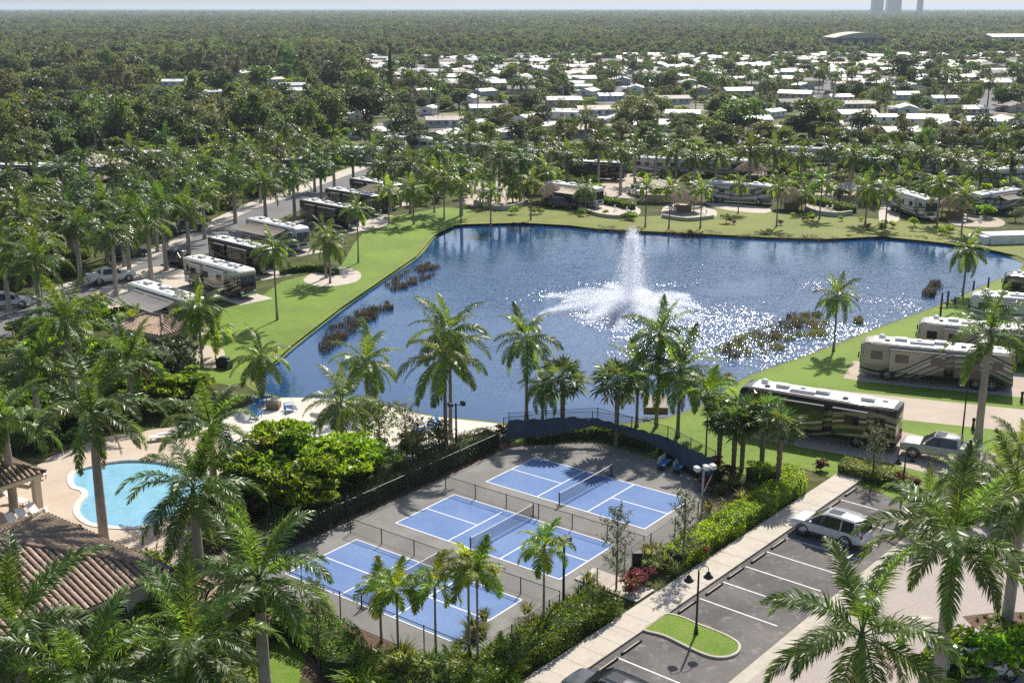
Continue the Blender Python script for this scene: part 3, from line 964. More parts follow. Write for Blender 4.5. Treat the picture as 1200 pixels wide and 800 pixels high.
TRUNK = {}
def trunk_mesh(kind, seed):
    key = (kind, seed)
    if key in TRUNK:
        return TRUNK[key]
    r = random.Random(900 + seed)
    mb = MB()
    if kind == 'royal':           # unit height, pale smooth column with a slight belly
        N = 16
        lx, ly = r.uniform(-.012, .012), r.uniform(-.012, .012)
        pts = [(lx * math.sin(i / N * 3), ly * math.sin(i / N * 3), i / N) for i in range(N + 1)]
        rad = [0.27 - 0.06 * (i / N) + (0.07 * math.exp(-i * 0.9)) + 0.02 * math.sin(i / N * 3.1) + (0.006 if i % 2 else 0) for i in range(N + 1)]
        mb.tube(pts, rad, 12)
        me = mb.mesh('trunk', MT_ROYAL, True)
    elif kind == 'coco':
        N = 14
        a, am = r.uniform(0, 6.28), r.uniform(0.03, 0.09)
        pts = [(math.cos(a) * am * math.sin(i / N * 2.6), math.sin(a) * am * math.sin(i / N * 2.6), i / N) for i in range(N + 1)]
        e = pts[-1]
        pts = [(p[0] - e[0] * (p[2]), p[1] - e[1] * (p[2]), p[2]) for p in pts]
        rad = [0.14 - 0.045 * (i / N) + 0.08 * math.exp(-i * 1.1) + (0.008 if i % 2 else 0) for i in range(N + 1)]
        mb.tube(pts, rad, 9)
        me = mb.mesh('trunk', MT_COCO, True)
    elif kind == 'slim':
        N = 12
        pts = [(0.01 * math.sin(i * .7 + seed), 0.01 * math.cos(i * .5 + seed), i / N) for i in range(N + 1)]
        mb.tube(pts, [0.075 - 0.02 * i / N + 0.03 * math.exp(-i) + (0.004 if i % 2 else 0) for i in range(N + 1)], 8)
        me = mb.mesh('trunk', MT_COCO, True)
    else:                         # sabal: rough boots
        N = 18
        pts = [(0, 0, i / N) for i in range(N + 1)]
        rad = [0.17 + 0.03 * (i / N) + (0.035 if i % 2 else -0.01) * (0.3 + i / N) for i in range(N + 1)]
        mb.tube(pts, rad, 8)
        me = mb.mesh('trunk', MT_BOOT, True)
    TRUNK[key] = me
    return me

SHAFT = MB().tube([(0, 0, 0), (0, 0, 0.25), (0, 0, 0.8), (0, 0, 1.3), (0, 0, 1.6)], [0.24, 0.26, 0.19, 0.13, 0.09], 10).mesh('crownshaft', MT_SHAFT, True)
SHAFT_S = MB().tube([(0, 0, 0), (0, 0, 0.2), (0, 0, 0.6), (0, 0, 0.9)], [0.075, 0.095, 0.07, 0.05], 8).mesh('crownshaft', MT_SHAFT, True)
HEART = MB().tube([(0, 0, -0.3), (0, 0, 0.0), (0, 0, 0.25)], [0.13, 0.2, 0.08], 8).mesh('heart', MT_BOOT, True)
SPEAR = MB().tube([(0, 0, 0), (0.01, 0, 1.1), (0.03, 0, 2.3)], [0.05, 0.04, 0.008], 5).mesh('spear_leaf', LF_LIME, True)

DRYF = [frond_mesh('frond', LF_DRY, 3.4, -35, 45, 40, 0.6, 0.06, 0.5, 0.6, 950 + i) for i in range(2)]
def palm(kind, base, h, label, group=None, detail=True, s=1.0, nf=None, seed=None, lean=None):
    """h is the height of the point the leaves spring from"""
    seed = seed if seed is not None else rng.randrange(10 ** 6)
    r = random.Random(seed)
    names = dict(royal='royal_palm', coco='coconut_palm', lime='christmas_palm', sabal='sabal_palm', date='date_palm')
    t = thing(names[kind], label, 'palm tree', base, r.uniform(0, 6.28), group)
    tk = {'royal': 'royal', 'coco': 'coco', 'lime': 'slim', 'sabal': 'sabal', 'date': 'sabal'}[kind]
    shaft = {'royal': 1.35 * s, 'lime': 0.75 * s}.get(kind, 0)
    th = max(0.3, h - shaft)
    ws = s if kind in ('royal', 'coco') else 1.0
    tr = put('trunk', trunk_mesh(tk, r.randrange(4)), t, scale=(ws, ws, th))
    top = Vector((0, 0, h))
    if lean:
        # leaning stem: shear the trunk by tilting it
        a = math.atan2(lean, th)
        tr.rotation_euler = (0, a, 0)
        tr.scale = (ws, ws, math.hypot(th, lean))
        top = Vector((lean, 0, h))
    if kind == 'royal':
        put('crownshaft', SHAFT, t, (top.x, top.y, th - 0.02), scale=(s, s, s * 0.95))
    elif kind == 'lime':
        put('crownshaft', SHAFT_S, t, (top.x, top.y, th - 0.02), scale=(s, s, s))
    if not detail:
        sets = {'royal': FAR_ROYAL, 'coco': FAR_COCO, 'lime': FAR_COCO, 'sabal': FAR_SABAL, 'date': FAR_COCO}[kind]
        put('crown', sets[r.randrange(len(sets))], t, top, r.uniform(0, 6.28), s * r.uniform(0.92, 1.08))
        return t
    if kind == 'sabal':
        n = nf or 30
        for k in range(n):
            z = 1 - 1.6 * (k + 0.5) / n
            el = math.asin(max(-1, min(1, z)))
            dry = k > n - 4
            put('fan_leaf', FAND if dry else FAN[k % 3], t, top, scale=s * r.uniform(0.85, 1.15),
                rot=(Matrix.Rotation(k * 2.39996, 4, 'Z') @ Matrix.Rotation(-el, 4, 'Y') @ Matrix.Rotation(r.uniform(-.5, .5), 4, 'X')).to_euler())
        put('heart', HEART, t, top)
        return t
    sets = {'royal': ROYAL, 'coco': COCO, 'lime': LIMEF, 'date': DATEF}[kind]
    n = nf or {'royal': 19, 'coco': 22, 'lime': 13, 'date': 26}[kind] + r.randrange(-2, 3)
    lo = {'royal': -24, 'coco': -36, 'lime': -5, 'date': -30}[kind]
    for k in range(n):
        el = 82 - (82 - lo) * (k / (n - 1)) ** 0.85
        i = min(range(len(ELEV)), key=lambda q: abs(ELEV[q] - el))
        me = sets[i][r.randrange(len(sets[i]))]
        dt = R(ELEV[i] - el) + R(r.uniform(-6, 6))
        put('frond', me, t, top + Vector((0, 0, r.uniform(-.05, .1))), scale=s * r.uniform(0.86, 1.08),
            rot=(Matrix.Rotation(k * 2.39996 + r.uniform(-.18, .18), 4, 'Z') @ Matrix.Rotation(dt, 4, 'Y') @ Matrix.Rotation(r.uniform(-.35, .35), 4, 'X')).to_euler())
    if kind == 'royal':
        put('spear_leaf', SPEAR, t, top, r.uniform(0, 6), s)
    if kind in ('royal', 'coco') and r.random() < 0.65:
        for k in range(r.randrange(1, 3)):
            put('frond', DRYF[k], t, top + Vector((0, 0, -0.15)), scale=s * r.uniform(0.75, 0.95), rot=(0, r.uniform(-.1, .2), r.uniform(0, 6.28)))['label'] = 'dead brown hanging frond'
    if kind == 'coco':
        put('heart', HEART, t, top, scale=s * 0.8)
    return t

# ---- broadleaf crowns -------------------------------------------------
def leaf_cloud(mb, pts, size, r, up=0.5, asp=0.55):
    """one pointed leaf or leaf spray per point (numpy)"""
    n = len(pts)
    g = np.random.default_rng(r.randrange(10 ** 9))
    d = g.normal(size=(n, 3)); d /= np.linalg.norm(d, axis=1, keepdims=True)
    nrm = g.normal(size=(n, 3)); nrm[:, 2] = np.abs(nrm[:, 2]) + up
    w = np.cross(nrm, d); w /= np.linalg.norm(w, axis=1, keepdims=True) + 1e-9
    s = size * g.uniform(0.6, 1.25, size=(n, 1))
    P = np.asarray(pts)
    vs = np.stack([P - d * s * 0.5, P + w * s * asp * 0.5, P + d * s * 0.5, P - w * s * asp * 0.5], 1).reshape(-1, 3)
    o = len(mb.v)
    mb.v.extend(map(tuple, vs.tolist()))
    mb.f.extend([(o + 4 * i, o + 4 * i + 1, o + 4 * i + 2, o + 4 * i + 3) for i in range(n)])
    mb.m.extend([0] * n)

def crown_points(rx, rz, lobes, per, seed, flat=0.75, lobe_r=0.42, shell=0.55):
    """leaf positions on uneven lobes scattered through a crown of half-size rx, rx, rz centred on the origin"""
    r = random.Random(seed)
    g = np.random.default_rng(seed)
    out = []
    for k in range(lobes):
        while True:
            c = np.array([r.uniform(-1, 1), r.uniform(-1, 1), r.uniform(-0.8, 1)])
            if 0.25 < np.linalg.norm(c) < 1:
                break
        c = c * (1 - lobe_r * 0.6)
        lr = lobe_r * r.uniform(0.6, 1.15)
        d = g.normal(size=(per, 3)); d /= np.linalg.norm(d, axis=1, keepdims=True)
        d[:, 2] = np.where(d[:, 2] < -0.35, -d[:, 2], d[:, 2])
        q = c + d * lr * (shell + (1 - shell) * g.uniform(0, 1, size=(per, 1))) * np.array([1, 1, flat])
        out.append(q * np.array([rx, rx, rz]))
    return np.concatenate(out)

def tree_crown(name, mat, rx, rz, lobes, per, size, seed, **kw):
    mb = MB()
    leaf_cloud(mb, crown_points(rx, rz, lobes, per, seed, **kw), size, random.Random(seed))
    return mb.mesh(name, mat)

def trunk_limbs(name, h, r0, spread, n, seed, mat=None):
    r = random.Random(seed)
    mb = MB()
    fork = h * 0.45
    mb.tube([(0, 0, 0), (0.03, 0.02, fork * 0.5), (0, 0.04, fork), (0.05, 0, h * 0.85)], [r0 * 1.25, r0, r0 * 0.85, r0 * 0.3], 7)
    for k in range(n):
        a = k * 2.4 + r.uniform(-.4, .4)
        z0 = fork * r.uniform(0.75, 1.2)
        q = spread * r.uniform(0.6, 1)
        mb.tube([(0, 0.03, z0), (math.cos(a) * q * 0.45, math.sin(a) * q * 0.45, z0 + (h - z0) * 0.5), (math.cos(a) * q, math.sin(a) * q, z0 + (h - z0) * 0.95)],
                [r0 * 0.6, r0 * 0.38, r0 * 0.12], 5)
    return mb.mesh(name, mat or MT_BARK, True)

TREES = {}
def tree_kind(key, mat, rx, rz, zc, lobes, per, size, variants=3, r0=0.25, **kw):
    TREES[key] = ([tree_crown('crown', mat, rx, rz, lobes, per, size, hash_i(key) + i, **kw) for i in range(variants)],
                  trunk_limbs('trunk', zc, r0, rx * 0.7, 6, hash_i(key)), zc)
def hash_i(s):
    return sum(ord(c) * (i + 3) for i, c in enumerate(s))
tree_kind('oak', LF_TREE, 4.4, 3.3, 4.3, 32, 72, 0.66)
tree_kind('dark', LF_DARK, 4.7, 3.8, 4.7, 34, 74, 0.68, r0=0.3)
tree_kind('olive', LF_OLIVE, 3.8, 3.6, 4.8, 32, 56, 0.58, lobe_r=0.36)
tree_kind('pine', LF_OLIVE, 2.8, 4.6, 6.6, 26, 54, 0.58, lobe_r=0.33)
tree_kind('fig', LF_BRIGHT, 2.4, 1.7, 2.9, 26, 120, 0.36, r0=0.14, flat=0.5, lobe_r=0.36)
tree_kind('tall', LF_TREE, 3.2, 4.8, 6.0, 32, 64, 0.62)
tree_kind('shrub', LF_TREE, 1.3, 0.85, 1.0, 14, 55, 0.26, r0=0.06)
tree_kind('brightshrub', LF_BRIGHT, 1.2, 0.8, 0.9, 14, 60, 0.26, r0=0.06)
tree_kind('redshrub', LF_RED, 0.85, 0.6, 0.65, 12, 50, 0.2, r0=0.04)
tree_kind('greyshrub', LF_GREY, 1.2, 1.0, 1.1, 14, 50, 0.26, r0=0.05)

def tree(key, base, label, s=1.0, group=None, name='broadleaf_tree', cat='tree', sz=None, seed=None):
    r = random.Random(seed if seed is not None else rng.randrange(10 ** 6))
    cr, tr, zc = TREES[key]
    t = thing(name, label, cat, base, r.uniform(0, 6.28), group, (s, s, sz or s))
    put('trunk', tr, t)
    put('crown', cr[r.randrange(len(cr))], t, (0, 0, zc))
    return t

# slim upright young tree with sparse foliage
def slim_tree(base, h, w, label, mat, seed, leaf_n=1500, size=0.16):
    r = random.Random(seed)
    t = thing('slender_tree', label, 'tree', base)
    mb = MB()
    mb.tube([(0, 0, 0), (0.02, 0.02, h * 0.5), (0, 0, h * 0.97)], [0.07, 0.05, 0.012], 7)
    pts = []
    for k in range(26):
        z = h * (0.18 + 0.78 * k / 26)
        a = k * 2.4
        q = w * (0.35 + 0.65 * math.sin(math.pi * min(1, (z / h) * 0.95 + 0.05))) * r.uniform(0.7, 1.1)
        e = Vector((math.cos(a) * q, math.sin(a) * q, z + q * 0.9))
        mb.tube([(0, 0, z), (e.x * 0.5, e.y * 0.5, z + q * 0.5), e], [0.018, 0.012, 0.005], 4, 0, False)
        for i in range(leaf_n // 26):
            f = r.uniform(0.15, 1.1)
            pts.append((e.x * f + r.gauss(0, .09), e.y * f + r.gauss(0, .09), z + (e.z - z) * f + r.gauss(0, .12)))
    mb.build('trunk', MT_BARK, t, True)
    lb = MB()
    leaf_cloud(lb, np.array(pts), size, r)
    lb.build('crown', mat, t)
    return t

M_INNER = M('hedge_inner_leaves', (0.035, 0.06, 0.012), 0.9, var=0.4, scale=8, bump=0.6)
# clipped hedge along a centre line of ground points
def hedge(name, line, w, h, label, mat=None, dens=70, size=0.13, seed=1, rough=0.04):
    r = random.Random(seed)
    g = np.random.default_rng(seed)
    mat = mat or LF_HEDGE
    dens, size = dens * 1.7, size * 1.15
    pts = smooth_loop(line, 4, False)
    t = thing(name, label, 'hedge', pts[len(pts) // 2])
    org = pts[len(pts) // 2]
    rings = []
    P = []
    for i, p in enumerate(pts):
        d = (pts[min(i + 1, len(pts) - 1)] - pts[max(0, i - 1)]).normalized()
        nn = Vector((-d.y, d.x, 0))
        q = p - org
        a = 0.74
        rings.append([q + nn * w / 2 * a + Vector((0, 0, 0.02)), q + nn * w / 2 * a + Vector((0, 0, h * 0.8)), q - nn * w / 2 * a + Vector((0, 0, h * 0.8)), q - nn * w / 2 * a + Vector((0, 0, 0.02))])
        if i < len(pts) - 1:
            seg = (pts[i + 1] - p)
            L = seg.length
            n = int(L * (w + 2 * h) * dens)
            for k in range(n):
                f = r.random()
                s = r.uniform(0, w + 2 * h)
                b = q + seg * f
                bulge = 0.10 * math.sin((org.x + b.x) * 2.1 + s) + 0.07 * math.sin((org.y + b.y) * 3.7)
                if s < h:
                    c = b + nn * (w / 2 + bulge) + Vector((0, 0, s))
                elif s < h + w:
                    c = b + nn * (w / 2 - (s - h)) + Vector((0, 0, h + bulge))
                else:
                    c = b - nn * (w / 2 + bulge) + Vector((0, 0, s - h - w))
                P.append((c.x + r.gauss(0, rough), c.y + r.gauss(0, rough), max(0.03, c.z + r.gauss(0, rough))))
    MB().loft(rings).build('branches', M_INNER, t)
    lb = MB()
    leaf_cloud(lb, np.array(P), size, r, asp=0.62)
    lb.build('foliage', mat, t)
    return t

def grass_clump(n, h, spread, seed, mat, w=0.03):
    r = random.Random(seed)
    mb = MB()
    for k in range(n):
        a = r.uniform(0, 6.28)
        q = spread * r.uniform(0.3, 1.0)
        hh = h * r.uniform(0.6, 1.1)
        b = Vector((math.cos(a), math.sin(a), 0)) * 0.12 * r.random() * (spread / 0.5)
        sd = Vector((-math.sin(a), math.cos(a), 0)) * w
        m = b + Vector((math.cos(a) * q * 0.45, math.sin(a) * q * 0.45, hh * 0.7))
        e = b + Vector((math.cos(a) * q, math.sin(a) * q, hh * r.uniform(0.55, 1.0)))
        mb.add([b - sd, b + sd, m + sd * 0.8, m - sd * 0.8, e], [(0, 1, 2, 3), (3, 2, 4)])
    return mb.mesh('blades', mat)
CLUMP = [grass_clump(130, 1.1, 0.75, 30 + i, LF_GRASSY) for i in range(3)]
CYCAD = [grass_clump(130, 1.0, 1.1, 40 + i, LF_LIME, 0.045) for i in range(3)]
ARECA = [merged_crown('crown', LF_LIME, LIMEF, 16, 800 + i, 10, 82, 20) for i in range(3)]
def clump(base, label, group, kind='grass', s=1.0):
    me = {'grass': CLUMP, 'cycad': CYCAD, 'areca': ARECA}[kind][rng.randrange(3)]
    if kind == 'areca':
        s *= 0.6
    nm = 'ornamental_grass' if kind == 'grass' else 'spiky_plant'
    return tag(put(nm, me, None, base, rng.uniform(0, 6.28), s), label, 'plant', group)

# ================================================================== VEHICLES
def mat_rv(name, stops, amp=0.55, freq=0.42, phase=0.0):
    """painted coach side: sweeping bands of colour following curves along the body"""
    m, nt, out = _new(name)
    co = _objc(nt)
    sep = _n(nt, 'ShaderNodeSeparateXYZ')
    nt.links.new(co, sep.inputs[0])
    def math_(op, a, b):
        n = _n(nt, 'ShaderNodeMath', operation=op)
        for s, v in zip(n.inputs, (a, b)):
            if hasattr(v, 'is_output'):
                nt.links.new(v, s)
            else:
                s.default_value = v
        return n.outputs[0]
    a = math_('ADD', math_('MULTIPLY', sep.outputs[0], freq), phase)
    wv = math_('MULTIPLY', math_('SINE', a, 0.0), amp)
    w2 = math_('MULTIPLY', math_('SINE', math_('ADD', math_('MULTIPLY', sep.outputs[0], freq * 0.47), phase * 2 + 1), 0.0), amp * 0.8)
    h = math_('ADD', math_('ADD', sep.outputs[2], wv), w2)
    f = math_('DIVIDE', h, 4.0)
    c = _ramp(nt, f, stops, 'CONSTANT')
    dirt = _noise(nt, 1.5, 4, 0.6, co)
    c = _mixrgb(nt, 0.35, c, _ramp(nt, dirt, [(0.3, (0.8, 0.8, 0.8)), (0.7, (1.1, 1.1, 1.1))]), 'MULTIPLY')
    _bsdf(nt, out, c, 0.25, spec=0.5, coat=0.5)
    return m
TAN_, CREAM, BLK, BRN, GRY, SLV, MAR = (0.36, 0.28, 0.19), (0.62, 0.56, 0.46), (0.018, 0.018, 0.02), (0.10, 0.055, 0.035), (0.20, 0.20, 0.205), (0.45, 0.45, 0.45), (0.13, 0.03, 0.03)
RV_PAINT = {
    'white_brown': mat_rv('coach_paint_cream_brown', [(0.0, BLK), (0.14, BRN), (0.25, CREAM), (0.29, BLK), (0.37, TAN_), (0.41, BRN), (0.47, CREAM), (0.52, BLK), (0.57, TAN_), (0.66, CREAM), (0.78, (0.62, 0.60, 0.56))], 0.6, 0.5, 0.6),
    'dark': mat_rv('coach_paint_black_brown', [(0.0, BLK), (0.22, BRN), (0.28, BLK), (0.42, TAN_), (0.45, BLK), (0.58, GRY), (0.61, BLK), (0.8, (0.03, 0.03, 0.035))], 0.55, 0.45, 2.0),
    'tan_grey': mat_rv('coach_paint_tan_grey_swirl', [(0.0, BLK), (0.16, GRY), (0.22, BLK), (0.27, SLV), (0.30, GRY), (0.37, BLK), (0.41, CREAM), (0.45, GRY), (0.52, SLV), (0.55, BLK), (0.60, (0.33, 0.29, 0.24)), (0.72, (0.42, 0.37, 0.30))], 0.95, 0.52, -0.6),
    'black_tan': mat_rv('coach_paint_black_tan', [(0.0, BLK), (0.20, TAN_), (0.26, BLK), (0.36, (0.30, 0.21, 0.13)), (0.44, BRN), (0.50, CREAM), (0.54, BRN), (0.60, TAN_), (0.70, BLK)], 0.45, 0.55, 0.2),
    'silver': mat_rv('coach_paint_silver_black', [(0.0, GRY), (0.25, SLV), (0.40, BLK), (0.47, SLV), (0.62, BLK), (0.7, (0.55, 0.55, 0.55))], 0.4, 0.45, 1.2),
    'white': mat_rv('coach_paint_white', [(0.0, GRY), (0.18, SLV), (0.26, BLK), (0.32, (0.6, 0.6, 0.58)), (0.42, GRY), (0.50, (0.6, 0.6, 0.58)), (0.56, BLK), (0.60, (0.6, 0.6, 0.58))], 0.35, 0.4, 0.4),
}

WHEELS = {}
def wheel(parent, loc, r, w, side):
    key = (round(r, 2), round(w, 2), side)
    if key not in WHEELS:
        N = 18
        mb = MB()
        prof = [(r * 0.62, -w / 2), (r * 0.93, -w / 2), (r, -w * 0.32), (r, w * 0.32), (r * 0.93, w / 2), (r * 0.62, w / 2)]
        mb.loft([[(math.cos(2 * math.pi * k / N) * q, y, math.sin(2 * math.pi * k / N) * q) for k in range(N)] for q, y in prof], caps=False)
        rb = MB()
        yo = side * w * 0.42
        rb.loft([[(math.cos(2 * math.pi * k / N) * q, y, math.sin(2 * math.pi * k / N) * q) for k in range(N)] for q, y in ((r * 0.64, yo), (r * 0.56, yo), (r * 0.5, yo - side * 0.05))], caps=False)
        for k in range(5):
            a = 2 * math.pi * k / 5
            rb.box((math.cos(a) * r * 0.3, yo - side * 0.03, math.sin(a) * r * 0.3), (r * 0.56, 0.03, r * 0.16), mat=Matrix.Rotation(-a, 4, 'Y'))
        rb.tube([(0, yo - side * 0.06, 0), (0, yo, 0)], r * 0.16, 8)
        WHEELS[key] = (mb.mesh('tyre', M_TYRE, True), rb.mesh('rim', M_RIM), MB().tube([(0, -w * 0.3, 0), (0, w * 0.3, 0)], r * 0.6, 14).mesh('wheel', M_BLACK))
    ty, ri, hub = WHEELS[key]
    o = put('wheel', hub, parent, loc)
    put('tyre', ty, o)
    put('rim', ri, o)
    return o

RV_PROTO = {}
def make_rv(style, L=12.4, W=2.55, H=3.55, slides_l=True, slides_r=True):
    t = put('motorhome', None)
    P = RV_PAINT[style]
    z0 = 0.42
    x0, x1 = -L / 2, L / 2
    # body: rounded section lofted along the length, nose raked and rounded
    def sec(x, zt, hw, zb=z0, r=0.16):
        pts = []
        for cx, cz, a0 in ((hw - r, zb + r * 0.5, -90), (hw - r, zt - r, 0), (-hw + r, zt - r, 90), (-hw + r, zb + r * 0.5, 180)):
            rr = r * 0.5 if cz < 1 else r
            for q in range(4):
                a = R(a0 + 30 * q)
                pts.append((x, cx + rr * math.cos(a) if cx > 0 else cx + rr * math.cos(a), cz + rr * math.sin(a)))
        return pts
    hw = W / 2
    mb = MB().loft([sec(x0, H - 0.05, hw - 0.05), sec(x0 + 0.08, H, hw), sec(-L * 0.2, H, hw), sec(L * 0.2, H, hw), sec(x1 - 0.7, H, hw), sec(x1 - 0.32, H - 0.06, hw - 0.02), sec(x1 - 0.12, H - 0.22, hw - 0.07), sec(x1 - 0.02, H - 0.5, hw - 0.16)])
    mb.build('body', P, t, True)
    # roof deck
    MB().rbox((-0.3, 0, H + 0.02), (L - 1.3, W - 0.42, 0.06), 0.02, 1).build('roof_deck', M_WHITE, t)
    for i, x in enumerate((-L * 0.30, -L * 0.02, L * 0.24)):
        MB().rbox((0, 0, 0), (1.05, 0.72, 0.30), 0.10, 2).build('air_conditioner', M_AC, t, loc=(x, 0, H + 0.19))
    for x, y in ((-L * 0.17, 0.5), (L * 0.12, -0.5), (-L * 0.40, -0.4), (L * 0.33, 0.5)):
        MB().rbox((0, 0, 0), (0.42, 0.42, 0.14), 0.04, 1).build('roof_vent', M_GLASS if y > 0 else M_AC, t, loc=(x, y, H + 0.11))
    MB().rbox((0, 0, 0), (2.0, 0.7, 0.05), 0.02, 1).build('solar_panel', M_GLASS, t, loc=(L * 0.10, 0.55, H + 0.09))
    dm = MB()
    dm.loft([[(math.cos(2 * math.pi * k / 14) * q, math.sin(2 * math.pi * k / 14) * q, z) for k in range(14)] for q, z in ((0.32, 0), (0.32, 0.14), (0.24, 0.28), (0.10, 0.35), (0.01, 0.36))], caps=False)
    dm.build('satellite_dome', M_WHITE, t, True, loc=(L * 0.37, -0.4, H + 0.05))
    # gutters
    for s in (-1, 1):
        MB().box((-0.3, s * (hw - 0.02), H - 0.14), (L - 1.0, 0.10, 0.10)).build('awning_box', M_BLACK if style in ('dark', 'black_tan') else M_WHITE, t)
    # windscreen: two panes leaning with the nose
    for s in (-1, 1):
        pts = [(x1 - 0.03, s * 0.04, 1.45), (x1 - 0.03, s * (hw - 0.26), 1.45), (x1 - 0.12, s * (hw - 0.26), 2.85), (x1 - 0.12, s * 0.04, 2.85)]
        q = [Vector(p) for p in pts]
        out = Vector((0.10, 0, 0.0))
        mb = MB().add([p + out for p in q] + [p - Vector((0.2, 0, 0)) for p in q], [(0, 1, 2, 3), (0, 4, 5, 1), (1, 5, 6, 2), (2, 6, 7, 3), (3, 7, 4, 0)])
        mb.build('windscreen', M_GLASS, t)
        MB().rbox((x1 - 0.02, s * (hw - 0.42), 0.95), (0.12, 0.42, 0.24), 0.05, 2).build('headlight', M_LAMP, t)
        MB().rbox((x0 - 0.01, s * (hw - 0.2), 1.1), (0.06, 0.16, 0.5), 0.02, 1).build('tail_light', M_RED, t)
        mr = MB().tube([(x1 - 0.25, s * (hw - 0.05), 2.55), (x1 + 0.1, s * (hw + 0.22), 2.6)], 0.03, 6)
        mr.rbox((x1 + 0.12, s * (hw + 0.25), 2.3), (0.12, 0.2, 0.55), 0.04, 1)
        mr.build('mirror', M_BLACK, t)
    MB().rbox((x1 - 0.05, 0, 0.58), (0.2, W - 0.5, 0.28), 0.06, 2).build('bumper', M_CHROME, t)
    MB().rbox((x1 + 0.0, 0, 1.12), (0.08, 1.0, 0.3), 0.03, 1).build('grille', M_BLACK, t)
    MB().box((x0 - 0.005, 0, 2.6), (0.05, W * 0.6, 0.6)).build('rear_window', M_GLASS, t)
    MB().box((x0 - 0.02, 0, 0.7), (0.08, W * 0.8, 0.28)).build('rear_bumper', M_BLACK, t)
    # side windows and door
    for s in (-1, 1):
        for x, w in ((x1 - 1.35, 0.95), (L * 0.22, 1.1), (-L * 0.02, 1.2), (-L * 0.24, 1.1), (-L * 0.40, 0.8)):
            sl = (slides_l if s > 0 else slides_r) and (abs(x - L * 0.02) < L * 0.30)
            y = s * (hw + (0.52 if sl else 0.012))
            MB().rbox((x, y, 2.35), (w, 0.03, 0.75), 0.012, 1).build('window', M_GLASS, t)
        if slides_l if s > 0 else slides_r:
            for xa, xb in ((-L * 0.33, -L * 0.12), (-L * 0.06, L * 0.30)):
                MB().rbox(((xa + xb) / 2, s * (hw + 0.24), 2.05), (xb - xa, 0.52, 2.1), 0.04, 1).build('slide_out', P, t)
                MB().box(((xa + xb) / 2, s * (hw + 0.26), 3.135), (xb - xa + 0.06, 0.58, 0.05)).build('slide_roof', M_CANVAS, t)
        # baggage door handles row and wheel arches
        for x in (x1 - 2.35, -L * 0.27, -L * 0.27 - 1.28):
            wheel(t, (x, s * (hw - 0.17), 0.5), 0.5, 0.3, s)
            ar = MB()
            N = 12
            ar.loft([[(x + math.cos(math.pi * k / N) * q, s * (hw + 0.012), 0.5 + math.sin(math.pi * k / N) * q) for k in range(N + 1)] for q in (0.55, 0.64)], closed=False, caps=False)
            ar.build('wheel_arch', M_BLACK, t)
    MB().rbox((x1 - 2.9, -hw - 0.012, 1.65), (0.75, 0.03, 2.1), 0.012, 1).build('door', P, t)
    MB().box((0, 0, 0.5), (L * 0.92, W * 0.8, 0.25)).build('chassis', M_BLACK, t)
    freeze(t)
    RV_PROTO[style] = t
    return t

RV_USED = set()
def rv(style, centre, head, label, group=None, L=None):
    if style not in RV_PROTO:
        make_rv(style)
    t = RV_PROTO[style]
    if style in RV_USED:
        t = copy_tree(t)
    RV_USED.add(style)
    t.location = (centre[0], centre[1], 0.03)
    t.rotation_euler = (0, 0, head)
    if L:
        t.scale = (L / 12.4, 1, 1)
    return tag(t, label, 'motorhome', group)

def rv_px(style, rear, front, label, group=None, L=12.2):
    """coach whose centre line meets the ground near the two photo pixels"""
    a, b = G(*rear), G(*front)
    d = b - a
    return rv(style, (a + b) / 2, math.atan2(d.y, d.x), label, group, L)

def awning(t_rv, side, x0, x1, out, mat, label, drop=0.75):
    """canvas awning rolled out from the roof edge, a part of the coach"""
    y0, y1 = side * 1.28, side * (1.28 + out)
    z0, z1 = 3.32, 3.32 - drop
    n = 6
    for i in range(2):
        a, b = x0 + (x1 - x0) * i / 2, x0 + (x1 - x0) * (i + 1) / 2 - 0.05
        rings = []
        for k in range(n + 1):
            f = k / n
            y, z = y0 + (y1 - y0) * f, z0 + (z1 - z0) * f - 0.14 * math.sin(math.pi * f)
            rings.append([(a, y, z), (b, y, z), (b, y, z - 0.02), (a, y, z - 0.02)])
        MB().loft(rings).build('awning', mat, t_rv)
    for x in (x0 + 0.1, x1 - 0.1):
        MB().tube([(x, side * 1.30, 1.2), (x, y1, z1)], 0.03, 6).build('awning_arm', M_STEEL, t_rv)
    MB().tube([(x0, y1, z1 - 0.02), (x1, y1, z1 - 0.02)], 0.06, 8).build('awning_roller', M_WHITE, t_rv)

# ---- cars ----------------------------------------------------------------
def mat_paint(name, col, metal=0.5):
    if name in MATS:
        return MATS[name]
    m, nt, out = _new(name)
    co = _objc(nt)
    n = _noise(nt, 2.0, 4, 0.6, co)
    c = _mixrgb(nt, 0.25, col, _ramp(nt, n, [(0.3, (0.8, 0.8, 0.8)), (0.7, (1.1, 1.1, 1.1))]), 'MULTIPLY')
    _bsdf(nt, out, c, 0.3, metal, 0.5, 0.7)
    return m
PAINT = dict(silver=mat_paint('silver_paint', (0.62, 0.63, 0.65), 0.1), white=mat_paint('white_car_paint', (0.75, 0.75, 0.74), 0.0), dark=mat_paint('dark_car_paint', (0.03, 0.035, 0.045), 0.2),
             champagne=mat_paint('champagne_paint', (0.56, 0.53, 0.47), 0.1), blue=mat_paint('navy_car_paint', (0.03, 0.05, 0.10), 0.3))

def section(x, zb, zt, w):
    h = zt - zb
    half = [(0.80 * w, zb), (0.97 * w, zb + 0.06), (w, zb + 0.22 * h), (w, zb + 0.55 * h), (0.985 * w, zt - 0.16 * h), (0.95 * w, zt - 0.04 * h), (0.86 * w, zt), (0.3 * w, zt + 0.025)]
    return [(x, -y, z) for y, z in half] + [(x, y, z) for y, z in reversed(half)]

def subd(o, lv=1):
    m = o.modifiers.new('rounding', 'SUBSURF')
    m.levels = m.render_levels = lv
    return o

